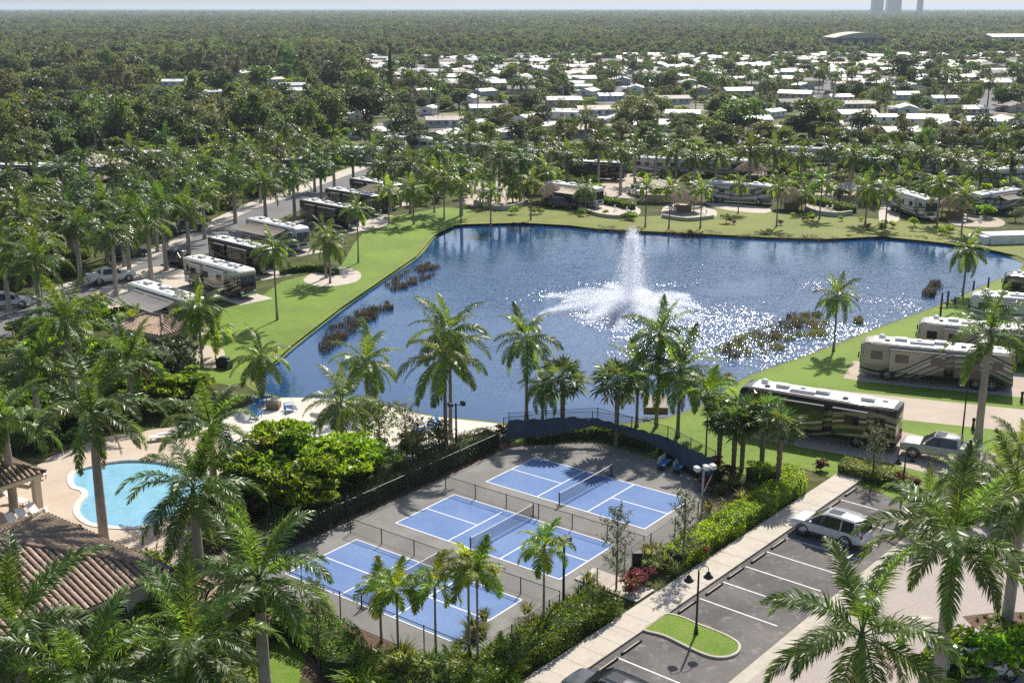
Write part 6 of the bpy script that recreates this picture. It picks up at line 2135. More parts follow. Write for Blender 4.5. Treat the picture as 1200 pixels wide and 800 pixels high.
# foreground
palm_c('royal', (107, 482), 10.2, 'tall royal palm whose bare trunk crosses the swimming pool', s=1.12)
palm_c('royal', (226, 572), 7.0, 'royal palm standing between the pool and the fig trees', s=1.15)
palm_c('royal', (303, 680), 7.3, 'royal palm with a thick pale trunk beside the garden lawn', s=1.12)
palm_c('royal', (18, 735), 8.4, 'royal palm rising in front of the clubhouse tile roof', s=1.15)
palm_c('royal', (222, 760), 7.0, 'royal palm drooping over the low tiled entry roof', s=1.1)
palm_c('royal', (98, 800), 7.4, 'royal palm below the clubhouse eave', s=1.1)
palm_c('royal', (77, 378), 8.6, 'royal palm above the tan garden wall', s=1.15)
palm_c('royal', (4, 492), 6.6, 'royal palm beside the tiled cabana on the pool deck', s=1.1)
palm_c('royal', (246, 500), 5.2, 'short royal palm at the small second pool', s=1.0)
palm_c('royal', (1118, 636), 8.6, 'tall royal palm over the entry road with a thick pale trunk', s=1.2)
palm_c('royal', (1010, 744), 7.9, 'royal palm with wide star of fronds beside the kerb ribbon', s=1.2)
palm_c('royal', (1197, 592), 8.2, 'royal palm rooted in the brown mulch bed', s=1.15)
palm_bc('royal', (1146, 515), (1160, 392), 'royal palm in a stone ring beside the drive', s=1.1)
# across the street, left of the coaches
for i, (b, c_, lb) in enumerate([((11, 365), (10, 290), 'royal palm at the end of the street by the white car'), ((95, 333), (91, 266), 'royal palm on the walkway left of the white pickup'), ((72, 308), (68, 262), 'royal palm set back behind the walkway'),
                                 ((152, 320), (152, 256), 'royal palm next to the white pickup'), ((195, 317), (192, 238), 'royal palm at the dark car by the cream motorhome'), ((240, 280), (240, 226), 'royal palm at the walkway shrubs by the street'),
                                 ((276, 262), (275, 206), 'royal palm where the walkway meets the street'), ((312, 266), (312, 216), 'royal palm between street and black motorhome')]):
    palm_bc('royal', b, c_, lb.replace('left of', 'near'), s=1.05)
for x, y, h, lb in ((40, 305, 7.5, 'royal palm shading the end of the street walkway'), (172, 262, 7.6, 'royal palm crowding the dark blue car'), (218, 246, 7.4, 'royal palm between the walkway shrubs'), (120, 242, 7.8, 'royal palm rising behind the walkway gardens'), (38, 430, 6.2, 'royal palm among the garden trees by the wall'), (150, 420, 5.2, 'short royal palm in the pavilion garden')):
    palm_c('royal', (x, y), h, lb, s=1.05)
# coconuts round the lake
for b, c_, lb, s in [((325, 375), (324, 292), 'slim coconut palm standing alone on the lawn', .85), ((387, 332), (383, 284), 'coconut palm by the white patio on the lawn', .9), ((420, 308), (422, 246), 'slender coconut palm above the shaded white slab', .8),
                     ((485, 263), (483, 222), 'coconut palm at the corner of the far lawn', .95), ((509, 249), (508, 207), 'coconut palm beside the brown shingle pavilion', .95), ((566, 238), (565, 205), 'small coconut palm in the curved far patio', .85),
                     ((601, 238), (600, 213), 'short bushy coconut palm at the edge of the curved patio', 1.0), ((640, 234), (638, 200), 'coconut palm leaning over the grey thatched hut', .95), ((237, 430), (234, 362), 'coconut palm at the pavilion patio', .95),
                     ((308, 466), (317, 420), 'leaning coconut palm where sand meets lake', .95), ((431, 474), (426, 425), 'coconut palm on the beach in front of the lake', 1.1), ((403, 535), (395, 472), 'young coconut palm above the bright fig trees', 1.1),
                     ((528, 512), (531, 390), 'tall coconut palm behind its twin at the beach fence', 1.1), ((523, 531), (524, 420), 'coconut palm at the beach fence by the floodlight', 1.15), ((617, 491), (618, 396), 'coconut palm alone against the water near the windscreen', 1.0),
                     ((636, 490), (635, 452), 'small thin palm beside the windscreen sabal', .75), ((746, 500), (752, 435), 'coconut palm at the tan topped box', .95), ((769, 500), (764, 392), 'tallest coconut palm in front of the fountain', 1.0),
                     ((794, 512), (800, 435), 'coconut palm near the end of the windscreen', 1.1), ((976.7, 411), (982, 347), 'lone palm casting its shadow on the lakeside lawn', .8), ((1128, 346), (1125, 293), 'coconut palm at the mooring posts', .95),
                     ((686, 246), (686, 222), 'young coconut palm on the white patio', .8), ((865, 250), (865, 216), 'thin palm at the edge of the far shore lawn', .7), ((943, 250), (943, 228), 'small palm on the curved patio', .75),
                     ((1098, 262), (1098, 216), 'coconut palm near the tall thatched hut', 1.0), ((1014, 262), (1014, 222), 'bushy palm on the far shore bank', 1.0)]:
    palm_bc('coco', b, c_, lb, s=s)
for x, y, h in ((575, 236, 4.2), (622, 232, 3.6), (757, 238, 3.8), (785, 234, 4.6), (822, 236, 4.2), (912, 230, 4.8), (962, 232, 3.4), (1040, 236, 4.2), (1130, 240, 4.4), (540, 228, 4.6), (520, 226, 4.4), (455, 232, 4.2)):
    p = G(x, y, h)
    palm('coco', Vector((p.x, p.y, 0)), h + rng.uniform(1.0, 2.6), 'bushy palm among the far shore terraces', 'palms among the far shore terraces', False, rng.uniform(0.8, 1.0))
for b, c_, lb in [((157, 406), (157, 374), 'lime green christmas palm beside the tiled pavilion'), ((253, 421), (253, 392), 'small christmas palm on the pavilion patio'), ((827, 533), (830, 462), 'lime green christmas palm at the windscreen corner')]:
    palm_bc('lime', b, c_, lb, s=1.35, nf=13)
palm_bc('date', (382, 326), (382, 268), 'grey green date palm in front of the black motorhomes', s=0.9)
for b, c_, lb, s in [((659, 511), (659, 447), 'sabal palm behind the windscreen beside the thin palm', 1.35), ((722, 523), (720, 448), 'sabal palm where the windscreen narrows', 1.35), ((859, 556), (860, 497), 'sabal palm in the bed by the sidewalk, tallest trunk of the clump', 1.1),
                     ((869, 551), (871, 490), 'sabal palm behind the clump by the sidewalk', 1.05), ((911, 573), (912, 500), 'sabal palm at the corner of the clipped hedge', 1.15), ((892, 552), (893, 486), 'sabal palm in front of the dark tan motorhome', 1.1), ((842, 548), (846, 492), 'sabal palm nearest the windscreen end', 1.0)]:
    palm_bc('sabal', b, c_, lb.replace('nearest', 'next to'), s=s)
# slender palms in front of the courts
for b, c_ in [((447, 753), (441, 693)), ((467, 771), (473, 690)), ((511, 773), (509, 686)), ((550, 781), (546, 664)), ((560, 793), (571, 672))]:
    palm_bc('lime', b, c_, 'slender lime green palm in the row along the court fence', 'slender palms along the court fence', s=1.0, nf=12)
palm_bc('lime', (637, 746), (640, 642), 'slender palm alone by the dark floodlight pole', s=1.0, nf=13)
for (x, y, h, lb) in [(1178, 560, 3.2, 'bushy young palm behind the mulch bed'), (1125, 560, 2.2, 'bushy young palm next to the short dark bollard'), (1090, 590, 2.0, 'bushy young palm by the twin lamp'), (1195, 525, 4.2, 'feathery palm behind the silver pickup')]:
    palm_c('coco', (x, y), h, lb, s=0.8, nf=16)
# palms in the middle distance
MID = [(63, 140), (93, 180), (153, 172), (193, 158), (230, 146), (240, 190), (37, 172), (273, 156), (312, 156), (333, 146), (367, 178), (390, 172), (327, 172), (303, 186), (273, 202), (343, 202), (110, 146), (20, 232),
       (160, 216), (80, 238), (123, 236), (213, 208), (462, 168), (550, 156), (513, 172), (585, 182), (687, 136), (648, 168), (702, 165), (728, 175), (770, 158), (793, 175), (413, 178), (437, 172), (610, 182), (840, 178), (908, 172),
       (973, 172), (1027, 185), (1053, 175), (1120, 182), (1150, 195), (1187, 182), (1173, 158), (10, 205), (45, 215), (180, 185), (205, 180), (255, 172), (290, 175), (355, 160), (375, 190), (60, 250), (140, 240), (30, 255), (100, 215),
       (530, 165), (570, 168), (630, 175), (665, 178), (745, 168), (815, 180), (880, 172), (940, 180), (1000, 178), (1085, 178), (450, 190), (480, 192), (540, 195), (130, 190), (70, 195), (5, 170), (225, 215), (180, 235), (130, 270), (40, 275)]
for i, (x, y) in enumerate(MID):
    palm_c('royal', (x, y + 3), rng.uniform(6.6, 8.2), 'royal palm in the dense belt behind the motorhomes', 'royal palms in the belt behind the motorhomes', False, rng.uniform(0.92, 1.08))
for (x, y) in ((503, 94), (513, 97), (830, 86), (847, 92), (1040, 100), (660, 88), (900, 95), (1160, 96), (760, 90), (1110, 90), (560, 92), (720, 84), (980, 86), (610, 96)):
    palm_c('royal', (x, y), 10.0, 'tall feathery palm rising among the mobile homes', 'tall palms among the mobile homes', False, 1.05)

# ================================================================== TREES AND SHRUBS
for (x, y, s) in ((330, 608, 0.95), (352, 596, 1.0), (385, 584, 1.0), (410, 574, 0.9), (318, 592, 0.95), (360, 578, 0.95), (300, 600, 0.9), (440, 566, 0.7), (365, 614, 0.9), (398, 592, 0.8), (338, 582, 0.95), (425, 560, 0.75)):
    tree('fig', G(x, y), 'bright lime fig tree in the thicket beside the courts', s * 1.28, 'bright fig trees beside the courts', 'fig_tree', sz=s * rng.uniform(0.95, 1.4))
tree('greyshrub', G(205, 455), 'sparse grey green tree beside the lawn and covered grill', 2.6, None, 'sparse_tree', 'tree', 2.4)
for (x, y, s) in ((180, 450, 0.7), (150, 440, 0.75), (120, 440, 0.7), (170, 475, 0.75), (135, 470, 0.7), (100, 480, 0.65), (60, 470, 0.75), (40, 500, 0.6), (225, 470, 0.6), (195, 480, 0.65)):
    tree('fig', G(x, y), 'leafy garden tree between the pavilion and the pool', s * 1.2, 'garden trees behind the pool')
slim_tree(G(722, 692), 5.4, 1.0, 'slender grey leaved tree by the court corner and waste bin', LF_GREY, 1, 1500)
slim_tree(G(800, 668), 5.2, 1.05, 'slender grey leaved tree at the end of the clipped hedge', LF_GREY, 2, 1600)
slim_tree(G(1022, 563), 4.2, 1.0, 'sparse young tree in front of the dark tan motorhome', LF_GREY, 3, 1500, 0.13)
slim_tree(G(375, 792), 5.6, 0.9, 'slender dark tree beside the garden lawn', LF_TREE, 4, 1700)
slim_tree(G(490, 545), 3.4, 1.3, 'thin sea grape tree on the beach side of the iron fence', LF_OLIVE, 5, 900, 0.2)
slim_tree(G(445, 528), 3.6, 1.6, 'leafy sea grape tree at the head of the beach fence', LF_TREE, 7, 1500, 0.22)
slim_tree(G(515, 540), 3.0, 1.2, 'small sea grape tree by the floodlight at the beach', LF_OLIVE, 8, 1100, 0.2)
slim_tree(G(475, 520), 3.2, 1.5, 'bare branched tree over the beach chairs', LF_OLIVE, 6, 800, 0.2)
hedge('hedge', [PK(-21, -3.1), PK(-14, -3.1), PK(-8, -3.1), PK(-4.6, -3.1)], 2.1, 1.25, 'clipped green hedge between the courts and the sidewalk', seed=2, dens=110)
hedge('hedge', [PK(2.5, -3.0), PK(8, -3.0), PK(14, -3.0), PK(18.2, -3.1), PK(19.0, -4.6), PK(17.5, -6.2)], 1.7, 1.2, 'bright clipped hedge bending at the end of the sidewalk', seed=3, dens=110, mat=LF_BRIGHT)
hedge('hedge', [C(-10.7, -12), C(-10.7, -4), C(-10.7, 4), C(-10.6, 12.4)], 1.7, 1.5, 'dark hedge in shade behind the courts', seed=4, dens=60, mat=LF_DARK)
hedge('hedge', [C(-9.0, 14.6), C(-5.2, 18.9), C(0, 19.0)], 1.2, 1.0, 'hedge under the windscreen towards the beach', seed=5, dens=80)
hedge('hedge', [C(1.0, 18.7), C(4, 17.8), C(7.0, 16.4)], 1.1, 0.9, 'hedge under the sagging end of the windscreen', seed=6, dens=80)
hedge('hedge', GP([(985, 552), (1010, 558), (1040, 566), (1072, 574)]), 1.6, 0.9, 'flowering hedge between the parking lot and the pickup', seed=7, dens=90, mat=LF_GRASSY)
hedge('hedge', GP([(322, 742), (350, 745), (385, 760), (405, 780), (398, 800)]), 2.0, 1.5, 'dark green hedge curving round the garden lawn', seed=8, dens=90)
hedge('hedge', GP([(945, 236), (960, 240), (985, 246), (1000, 250)]), 1.5, 1.2, 'clipped hedge along the curved far patio', seed=9, dens=40, size=0.2)
hedge('hedge', GP([(690, 236), (715, 240), (742, 246)]), 1.3, 1.1, 'clipped hedge behind the white far patio', seed=10, dens=40, size=0.2)
hedge('hedge', GP([(825, 206), (850, 203), (862, 204)]), 1.5, 1.6, 'tall bright hedge in front of the long motorhome', seed=11, dens=40, size=0.2, mat=LF_BRIGHT)
hedge('hedge', GP([(330, 322), (352, 318), (372, 318), (395, 322)]), 1.0, 0.9, 'low hedge at the edge of the lawn patio', seed=12, dens=60, size=0.16)
def scatter(keys, poly_px, n, label, group, s0, s1, name='shrub', cat='shrub', seed=1, avoid=()):
    rr = random.Random(seed)
    poly = GP(poly_px)
    xs, ys = [p.x for p in poly], [p.y for p in poly]
    k = tries = 0
    while k < n and tries < n * 60:
        tries += 1
        p = Vector((rr.uniform(min(xs), max(xs)), rr.uniform(min(ys), max(ys)), 0))
        if not inside(p, poly) or inside(p, LAKE) or inside(p, POOL):
            continue
        s = rr.uniform(s0, s1)
        tree(rr.choice(keys), p, label, s, group, name, cat, seed=rr.randrange(10 ** 6))
        k += 1
for i, (x, y, k, s) in enumerate(((745, 690, 'redshrub', 1.1), (738, 697, 'redshrub', 1.0), (755, 682, 'redshrub', 0.9), (815, 655, 'redshrub', 1.0), (962, 552, 'redshrub', 0.9), (1058, 570, 'redshrub', 1.1), (1068, 574, 'redshrub', 1.0), (840, 552, 'redshrub', 1.1), (855, 565, 'redshrub', 1.2), (825, 575, 'redshrub', 0.9), (590, 512, 'redshrub', .9), (560, 526, 'redshrub', .8))):
    tree(k, G(x, y), 'dark red leaved croton shrub in the planting beds', s, 'red croton shrubs in the planting beds', 'croton_shrub', 'shrub')
for (x, y) in ((690, 690), (680, 700), (668, 712), (650, 720), (640, 735), (625, 745), (760, 660), (770, 652), (780, 665), (790, 675), (768, 672), (755, 668), (820, 640), (835, 620), (850, 605), (870, 590), (845, 580), (860, 575), (880, 580), (830, 600), (700, 700), (612, 752), (655, 735), (630, 760)):
    clump(G(x, y), 'feathery ornamental grass clump in the bed beside the courts', 'ornamental grasses beside the courts', 'grass', rng.uniform(0.8, 1.4))
for k in range(52):
    x, y = rng.uniform(415, 610), rng.uniform(776, 830)
    if y < 776 + (512 - x) * 0.05:
        continue
    clump(G(x, y), 'spiky lime green plant in the dense bed before the courts', 'spiky plants in the bed before the courts', 'cycad' if k % 3 else 'areca', rng.uniform(0.8, 1.5))
for k in range(26):
    clump(PK(rng.uniform(-24, -6), rng.uniform(-7.6, -4.4)), 'pale tufted plant between the court fence and the clipped hedge', 'tufted plants beside the clipped hedge', 'grass', rng.uniform(0.7, 1.3))
for (x, y, s) in ((1120, 790, 1.5), (1150, 800, 1.6), (1185, 795, 1.5), (1100, 805, 1.3), (1200, 780, 1.3)):
    tree('brightshrub', G(x, y), 'bright lime bush at the entry road corner', s, 'bright bushes at the entry road corner', 'bush', 'shrub')
for (x, y, s) in ((1170, 765, 1.1), (1185, 768, 1.2), (1200, 766, 1.0)):
    tree('shrub', G(x, y), 'dark green bush behind the mulch bed', s, 'dark bushes behind the mulch bed', 'bush', 'shrub')
for k in range(14):
    p = G(rng.uniform(1140, 1200), rng.uniform(722, 745))
    tag(put('ground_plant', TREES['shrub'][0][0], None, (p.x, p.y, 0.12), rng.uniform(0, 6), 0.16), 'tiny green plant set in the brown mulch bed', 'plant', 'small plants in the mulch bed')
scatter(['shrub', 'brightshrub', 'shrub'], [(300, 560), (440, 560), (380, 600), (300, 640), (235, 655), (240, 610)], 30, 'green understorey shrub beneath the fig trees', 'shrubs beneath the fig trees', 0.9, 1.5, seed=2)
scatter(['shrub', 'brightshrub'], [(20, 700), (180, 690), (300, 700), (330, 760), (300, 830), (20, 830)], 40, 'garden shrub growing round the clubhouse', 'shrubs round the clubhouse', 1.0, 1.7, seed=3)
scatter(['shrub', 'brightshrub', 'greyshrub'], [(0, 440), (60, 420), (130, 415), (220, 430), (250, 480), (180, 500), (100, 510), (0, 540)], 60, 'garden shrub between the tan wall and the pool deck', 'shrubs behind the pool deck', 0.9, 1.7, seed=4)
scatter(['shrub', 'brightshrub', 'shrub', 'redshrub'], [(0, 355), (90, 318), (190, 278), (290, 232), (290, 180), (0, 200)], 75, 'shrub in the gardens across the street', 'shrubs across the street', 1.0, 2.2, seed=5)
scatter(['shrub', 'brightshrub', 'greyshrub'], [(440, 252), (560, 240), (640, 238), (760, 236), (900, 240), (1000, 250), (1100, 258), (1200, 262), (1200, 195), (1000, 190), (800, 190), (600, 190), (460, 200)], 95, 'shrub among the far shore terraces', 'shrubs among the far shore terraces', 0.9, 1.9, seed=6)
scatter(['shrub', 'brightshrub'], [(0, 400), (60, 378), (140, 345), (150, 380), (60, 420), (0, 440)], 18, 'shrub between the street and the garden wall', 'shrubs between street and garden wall', 0.9, 1.6, seed=7)
scatter(['shrub', 'brightshrub', 'redshrub'], [(560, 246), (640, 244), (745, 256), (840, 256), (940, 254), (1000, 258), (1100, 268), (1200, 280), (1200, 290), (1080, 276), (960, 268), (840, 264), (700, 256), (560, 252)], 34, 'small shrub dotted along the far grassy bank', 'shrubs on the far bank', 0.4, 0.9, seed=16)
scatter(['shrub', 'greyshrub'], [(470, 520), (560, 505), (590, 510), (540, 530), (480, 545)], 9, 'low coastal shrub by the beach fence', 'shrubs by the beach fence', 0.5, 0.9, seed=8)
# belts of trees behind the coaches and through the park
for i, (x, y, k, s, lb) in enumerate(((460, 98, 'dark', 1.0, 'tall narrow dark evergreen rising above the mobile homes'),)):
    t = thing('columnar_tree', lb, 'tree', G(458, 112))
    mb = MB()
    rr = random.Random(9)
    pts = []
    for q in range(2600):
        z = rr.uniform(0.5, 17)
        w = 2.1 * (1 - (z / 17.5) ** 1.6) * (0.8 + 0.2 * math.sin(z * 2.2)) + 0.2
        a = rr.uniform(0, 6.28)
        f = math.sqrt(rr.random())
        pts.append((math.cos(a) * w * f, math.sin(a) * w * f, z))
    leaf_cloud(mb, np.array(pts), 0.55, rr)
    mb.build('crown', LF_DARK, t)
    MB().tube([(0, 0, 0), (0, 0, 16)], [0.3, 0.05], 7).build('trunk', MT_BARK, t)
for (x, y, k, s, lb) in ((780, 103, 'dark', 1.0, ''), (1056, 103, 'dark', 2.0, 'huge dark round tree among the mobile homes'), (870, 163, 'oak', 1.7, 'wide green tree behind the silver motor coach'), (955, 165, 'oak', 1.8, 'bushy green tree behind the thatched hut'), (430, 152, 'dark', 1.9, 'spreading dark tree behind the palm belt'),
                         (425, 115, 'dark', 1.5, 'round dark tree near the columnar evergreen'), (538, 128, 'dark', 1.0, 'small round dark tree between white roofs'), (740, 160, 'olive', 1.7, 'greyish tree behind the royal palms'), (585, 160, 'olive', 1.2, 'grey green tree before the white roofs'), (845, 140, 'oak', 1.3, 'light green tree near the park street'),
                         (325, 130, 'dark', 1.5, 'dark spreading tree by the pale houses'), (170, 112, 'oak', 2.0, 'large round green tree beside the long white roof'), (60, 105, 'oak', 1.5, 'tree at the edge of the far woods'), (1030, 132, 'olive', 1.3, 'thin olive tree before the round dark tree'), (1175, 128, 'oak', 1.2, 'dark green tree at the edge of the park')):
    if lb:
        tree(k, G(x, y), lb, s, sz=s * 0.85)
LOOK = {'oak': ('round green', 'shade_tree'), 'dark': ('dark evergreen', 'evergreen_tree'), 'olive': ('greyish olive', 'olive_tree'), 'pine': ('slim olive green', 'pine_tree'), 'tall': ('tall oval green', 'tall_tree')}
def belt(n, poly, keys, lb, group, s0, s1, seed, gap=9.0):
    k0 = seed in (11, 14)
    rr = random.Random(seed)
    out = []
    tries = 0
    P_ = GP(poly)
    xs, ys = [p.x for p in P_], [p.y for p in P_]
    while len(out) < n and tries < n * 80:
        tries += 1
        p = (rr.uniform(min(xs), max(xs)), rr.uniform(min(ys), max(ys)))
        if not inside(p, P_) or any((p[0] - a) ** 2 + (p[1] - b) ** 2 < (c * 0.75) ** 2 for a, b, c in HOME_POS) or any((p[0] - a) ** 2 + (p[1] - b) ** 2 < gap ** 2 for a, b in out) or (hides(*p, 120 if k0 else 70, 10) and rr.random() < 0.9):
            continue
        out.append(p)
        k = rr.choice(keys)
        if k == 'sabal':
            palm('sabal', Vector((p[0], p[1], 0)), rr.uniform(4.5, 8), 'round headed sabal palm standing among the mobile homes', 'sabal palms among the mobile homes', False, rr.uniform(1.4, 2.0), seed=rr.randrange(10 ** 6))
        else:
            lk, nm = LOOK[k]
            tree(k, Vector((p[0], p[1], 0)), lk + ' ' + lb, rr.uniform(s0, s1), lk + ' ' + group, nm, seed=rr.randrange(10 ** 6))
belt(90, [(0, 195), (200, 175), (400, 165), (400, 148), (200, 140), (0, 150)], ['oak', 'dark', 'olive', 'tall'], 'tree in the thick growth beyond the street palms', 'trees beyond the street palms', 0.9, 1.4, 11, 6)
belt(80, [(420, 186), (600, 175), (800, 178), (1000, 180), (1200, 186), (1200, 168), (1000, 160), (800, 158), (600, 158), (420, 165)], ['oak', 'olive', 'dark', 'oak'], 'tree in the belt between motorhomes and mobile homes', 'trees between motorhomes and mobile homes', 0.55, 0.95, 12, 6)
belt(300, [(420, 160), (700, 150), (1000, 155), (1250, 160), (1250, 66), (900, 60), (650, 60), (480, 62), (410, 100)], ['sabal', 'sabal', 'sabal', 'oak', 'dark'], 'tree growing among the mobile homes', 'trees among the mobile homes', 0.6, 1.1, 13, 8)
belt(170, [(0, 150), (420, 150), (430, 105), (380, 70), (0, 80)], ['oak', 'dark', 'olive', 'pine', 'tall', 'oak'], 'tree in the woodland around the scattered pale houses', 'woodland trees around the scattered houses', 1.0, 1.7, 14, 9)

# ================================================================== FAR FOREST (one mass)
def scatter_nodes(name, label, cat, A, sc, hgt, ix, meshes):
    """one mass of plants: points that carry instances of crown meshes already standing in the scene"""
    cand = {}
    for o in COL.objects:
        if o.type == 'MESH' and o.name.startswith('crown'):
            cand.setdefault(o.data.name, o)
    srcs = [cand[m.name] for m in meshes if m.name in cand]
    n = len(A)
    g_ = np.random.default_rng(n)
    me = bpy.data.meshes.new(name)
    me.from_pydata([(x, y, 0.0) for x, y in A], [], [])
    for nm, arr in (('sc', sc), ('rz', g_.uniform(0, 6.28, n)), ('hz', hgt)):
        at = me.attributes.new(nm, 'FLOAT', 'POINT')
        at.data.foreach_set('value', np.asarray(arr).astype(np.float32))
    at = me.attributes.new('ix', 'INT', 'POINT')
    at.data.foreach_set('value', np.minimum(np.asarray(ix).astype(np.int32), len(srcs) - 1))
    o = put(name, me)
    tag(o, label, cat, kind='stuff')
    ng = bpy.data.node_groups.new('forest_nodes', 'GeometryNodeTree')
    ng.interface.new_socket('Geometry', in_out='INPUT', socket_type='NodeSocketGeometry')
    ng.interface.new_socket('Geometry', in_out='OUTPUT', socket_type='NodeSocketGeometry')
    N_ = ng.nodes
    gi, go = N_.new('NodeGroupInput'), N_.new('NodeGroupOutput')
    iop = N_.new('GeometryNodeInstanceOnPoints')
    join = N_.new('GeometryNodeJoinGeometry')
    for s in reversed(srcs):      # a join lists its last link first
        oi = N_.new('GeometryNodeObjectInfo')
        oi.inputs['Object'].default_value = s
        oi.inputs['As Instance'].default_value = True
        ng.links.new(oi.outputs['Geometry'], join.inputs[0])
    def attr(nm, t):
        a = N_.new('GeometryNodeInputNamedAttribute')
        a.data_type = t
        a.inputs['Name'].default_value = nm
        return a.outputs[0]
    sp = N_.new('GeometryNodeSetPosition')
    cz = N_.new('ShaderNodeCombineXYZ')
    ng.links.new(attr('hz', 'FLOAT'), cz.inputs[2])
    ng.links.new(gi.outputs[0], sp.inputs['Geometry'])
    ng.links.new(cz.outputs[0], sp.inputs['Offset'])
    ng.links.new(sp.outputs[0], iop.inputs['Points'])
    ng.links.new(join.outputs[0], iop.inputs['Instance'])
    iop.inputs['Pick Instance'].default_value = True
    ng.links.new(attr('ix', 'INT'), iop.inputs['Instance Index'])
    cr = N_.new('ShaderNodeCombineXYZ')
    ng.links.new(attr('rz', 'FLOAT'), cr.inputs[2])
    ng.links.new(cr.outputs[0], iop.inputs['Rotation'])
    ng.links.new(attr('sc', 'FLOAT'), iop.inputs['Scale'])
    ng.links.new(iop.outputs[0], go.inputs[0])
    md = o.modifiers.new('scatter', 'NODES')
    md.node_group = ng
    print(name, n, 'sources', len(srcs))

def forest():
    g_ = np.random.default_rng(8)
    pts = []
    homes = np.array([(a, b) for a, b, c in HOME_POS])
    def fill(y0, y1, dens, half=0.50):
        area = half * (y1 * y1 - y0 * y0)
        n = int(area * dens)
        y = np.sqrt(g_.uniform(y0 * y0, y1 * y1, n))
        x = g_.uniform(-half, half, n) * y
        return np.stack([x, y], 1)
    zone = [Vector((p.x, p.y, 0)) for p in GP([(395, 84), (430, 70), (500, 60), (560, 60), (700, 61), (900, 62), (1060, 62), (1200, 65), (1330, 66), (1330, 190), (0 - 130, 190), (-130, 92), (60, 92), (250, 84)])]
    A = np.concatenate([fill(420, 1000, 1 / 48), fill(1000, 2000, 1 / 75), fill(2000, 4200, 1 / 220), fill(4200, 9000, 1 / 900)])
    clear = np.array([[*G(1003, 53).xy], [*G(1190, 50).xy]])
    keep = []
    for i, (x, y) in enumerate(A):
        if y < 1150 and inside((x, y), zone):
            continue
        if any((x - c[0]) ** 2 + (y - c[1]) ** 2 < 36 ** 2 or (0 < c[1] - y < 210 and abs(x - c[0] * y / c[1]) < 30) for c in clear):
            continue
        if y < 1200 and len(homes) and ((homes - (x, y)) ** 2).sum(1).min() < 81:
            continue
        if y < 700 and hides(x, y, 120, 11):
            continue
        keep.append(i)
    A = A[keep]
    n = len(A)
    sc = (0.65 + 1.1 * g_.uniform(0, 1, n) ** 1.6) * np.where(A[:, 1] > 2000, 1.5, 1.0) * np.where(A[:, 1] > 4200, 1.4, 1.0)
    hgt = g_.uniform(2.6, 6.5, n) * (0.85 + 0.3 * np.sin(A[:, 0] * 0.01) * np.sin(A[:, 1] * 0.006))
    pat = np.sin(A[:, 0] * 0.013 + 1) * np.cos(A[:, 1] * 0.007) + g_.normal(size=n) * 0.4
    order = np.argsort(np.argsort(pat)) / n
    scatter_nodes('forest', 'far flat forest of mixed green trees stretching to the horizon', 'forest', A, sc, hgt, order * 10, [m for k in ('oak', 'dark', 'olive', 'pine', 'tall') for m in TREES[k][0][:2]])
forest()

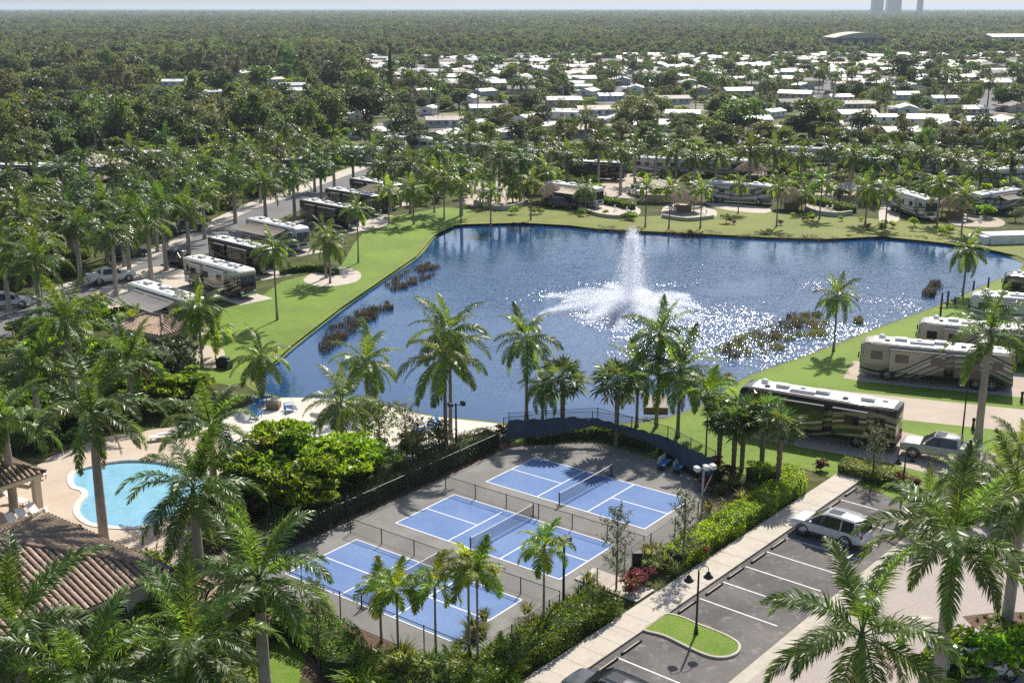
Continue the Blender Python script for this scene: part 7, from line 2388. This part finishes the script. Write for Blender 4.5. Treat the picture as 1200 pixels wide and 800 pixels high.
# ================================================================== UNDERGROWTH (one mass)
def undergrowth():
    g_ = np.random.default_rng(18)
    zones = [([(-40, 360), (43, 340), (150, 302), (260, 248), (333, 220), (400, 196), (430, 150), (-40, 150)], 1 / 6, 0.9, 1.7),
             ([(415, 222), (470, 240), (560, 236), (680, 226), (760, 226), (830, 226), (900, 232), (1000, 232), (1100, 244), (1240, 244), (1240, 160), (430, 160)], 1 / 8, 0.9, 1.6),
             ([(-40, 160), (430, 160), (430, 110), (380, 80), (-40, 90)], 1 / 14, 1.2, 2.2),
             ([(430, 165), (1280, 165), (1280, 64), (900, 60), (480, 62), (420, 110)], 1 / 20, 0.9, 1.9),
             ([(0, 545), (0, 430), (150, 415), (230, 440), (255, 492), (180, 500), (110, 512), (60, 532)], 1 / 3.5, 0.7, 1.3)]
    P, S, I = [], [], []
    homes = np.array([(a, b) for a, b, c in HOME_POS])
    rvs = np.array([(o.location.x, o.location.y) for o in COL.objects if o.name.startswith(('motorhome', 'thatched', 'shingle', 'tiled', 'pickup', 'sport')) and o.parent is None and o.type == 'EMPTY'])
    for poly, dens, s0, s1 in zones:
        pl = GP(poly)
        xs, ys = [p.x for p in pl], [p.y for p in pl]
        n = int((max(xs) - min(xs)) * (max(ys) - min(ys)) * dens)
        A = np.stack([g_.uniform(min(xs), max(xs), n), g_.uniform(min(ys), max(ys), n)], 1)
        A = A[np_inside(A, pl)]
        for ex in EXCL:
            A = A[~np_inside(A, ex)]
        if len(A):
            A = A[np.array([((rvs - a) ** 2).sum(1).min() > 36 and ((homes - a) ** 2).sum(1).min() > 64 and not hides(a[0], a[1], 26, 8) for a in A])]
        # open glades and thick patches
        w = np.sin(A[:, 0] * 0.11 + 1) * np.cos(A[:, 1] * 0.085) + g_.normal(size=len(A)) * 0.5
        A = A[w > -0.55]
        park = dens == 1 / 20
        ii = g_.integers(0, 6, len(A))
        ss = g_.uniform(s0, s1, len(A))
        if park:
            big = g_.uniform(0, 1, len(A)) < 0.30
            ii = np.where(big, g_.integers(6, 9, len(A)), ii)
            ss = np.where(big, g_.uniform(0.4, 0.8, len(A)), ss)
        P.append(A); S.append(ss); I.append(ii)
    P, S, I = np.concatenate(P), np.concatenate(S), np.concatenate(I)
    scatter_nodes('undergrowth', 'dense green undergrowth between palms, streets and homes', 'undergrowth', P, S, np.where(I > 5, 3.6 * S, g_.uniform(0.3, 1.0, len(P)) * S),
                  I, [m for k in ('shrub', 'shrub', 'brightshrub') for m in TREES[k][0]][:3] + TREES['shrub'][0][:1] + TREES['greyshrub'][0][:1] + TREES['brightshrub'][0][:1] + [TREES['oak'][0][0], TREES['olive'][0][0], TREES['dark'][0][0]])
undergrowth()

# ================================================================== AIR
def haze():
    m, nt, out = _new('haze_air')
    v = _n(nt, 'ShaderNodeVolumePrincipled')
    v.inputs['Color'].default_value = (0.74, 0.86, 1.0, 1)
    v.inputs['Density'].default_value = HAZE_DENSITY
    v.inputs['Anisotropy'].default_value = 0.2
    nt.links.new(v.outputs[0], out.inputs['Volume'])
    o = MB().box((0, 30000, 46.5), (53000, 61000, 101)).build('haze', m)
    tag(o, 'pale blue haze softening the far woods and towers', 'haze', kind='stuff')
HAZE_DENSITY = 9e-5
haze()
tri = sum(len(me.polygons) * 2 for me in bpy.data.meshes)
print('objects', len(COL.objects), 'approx tris', tri, 'homes', len(HOME_POS))
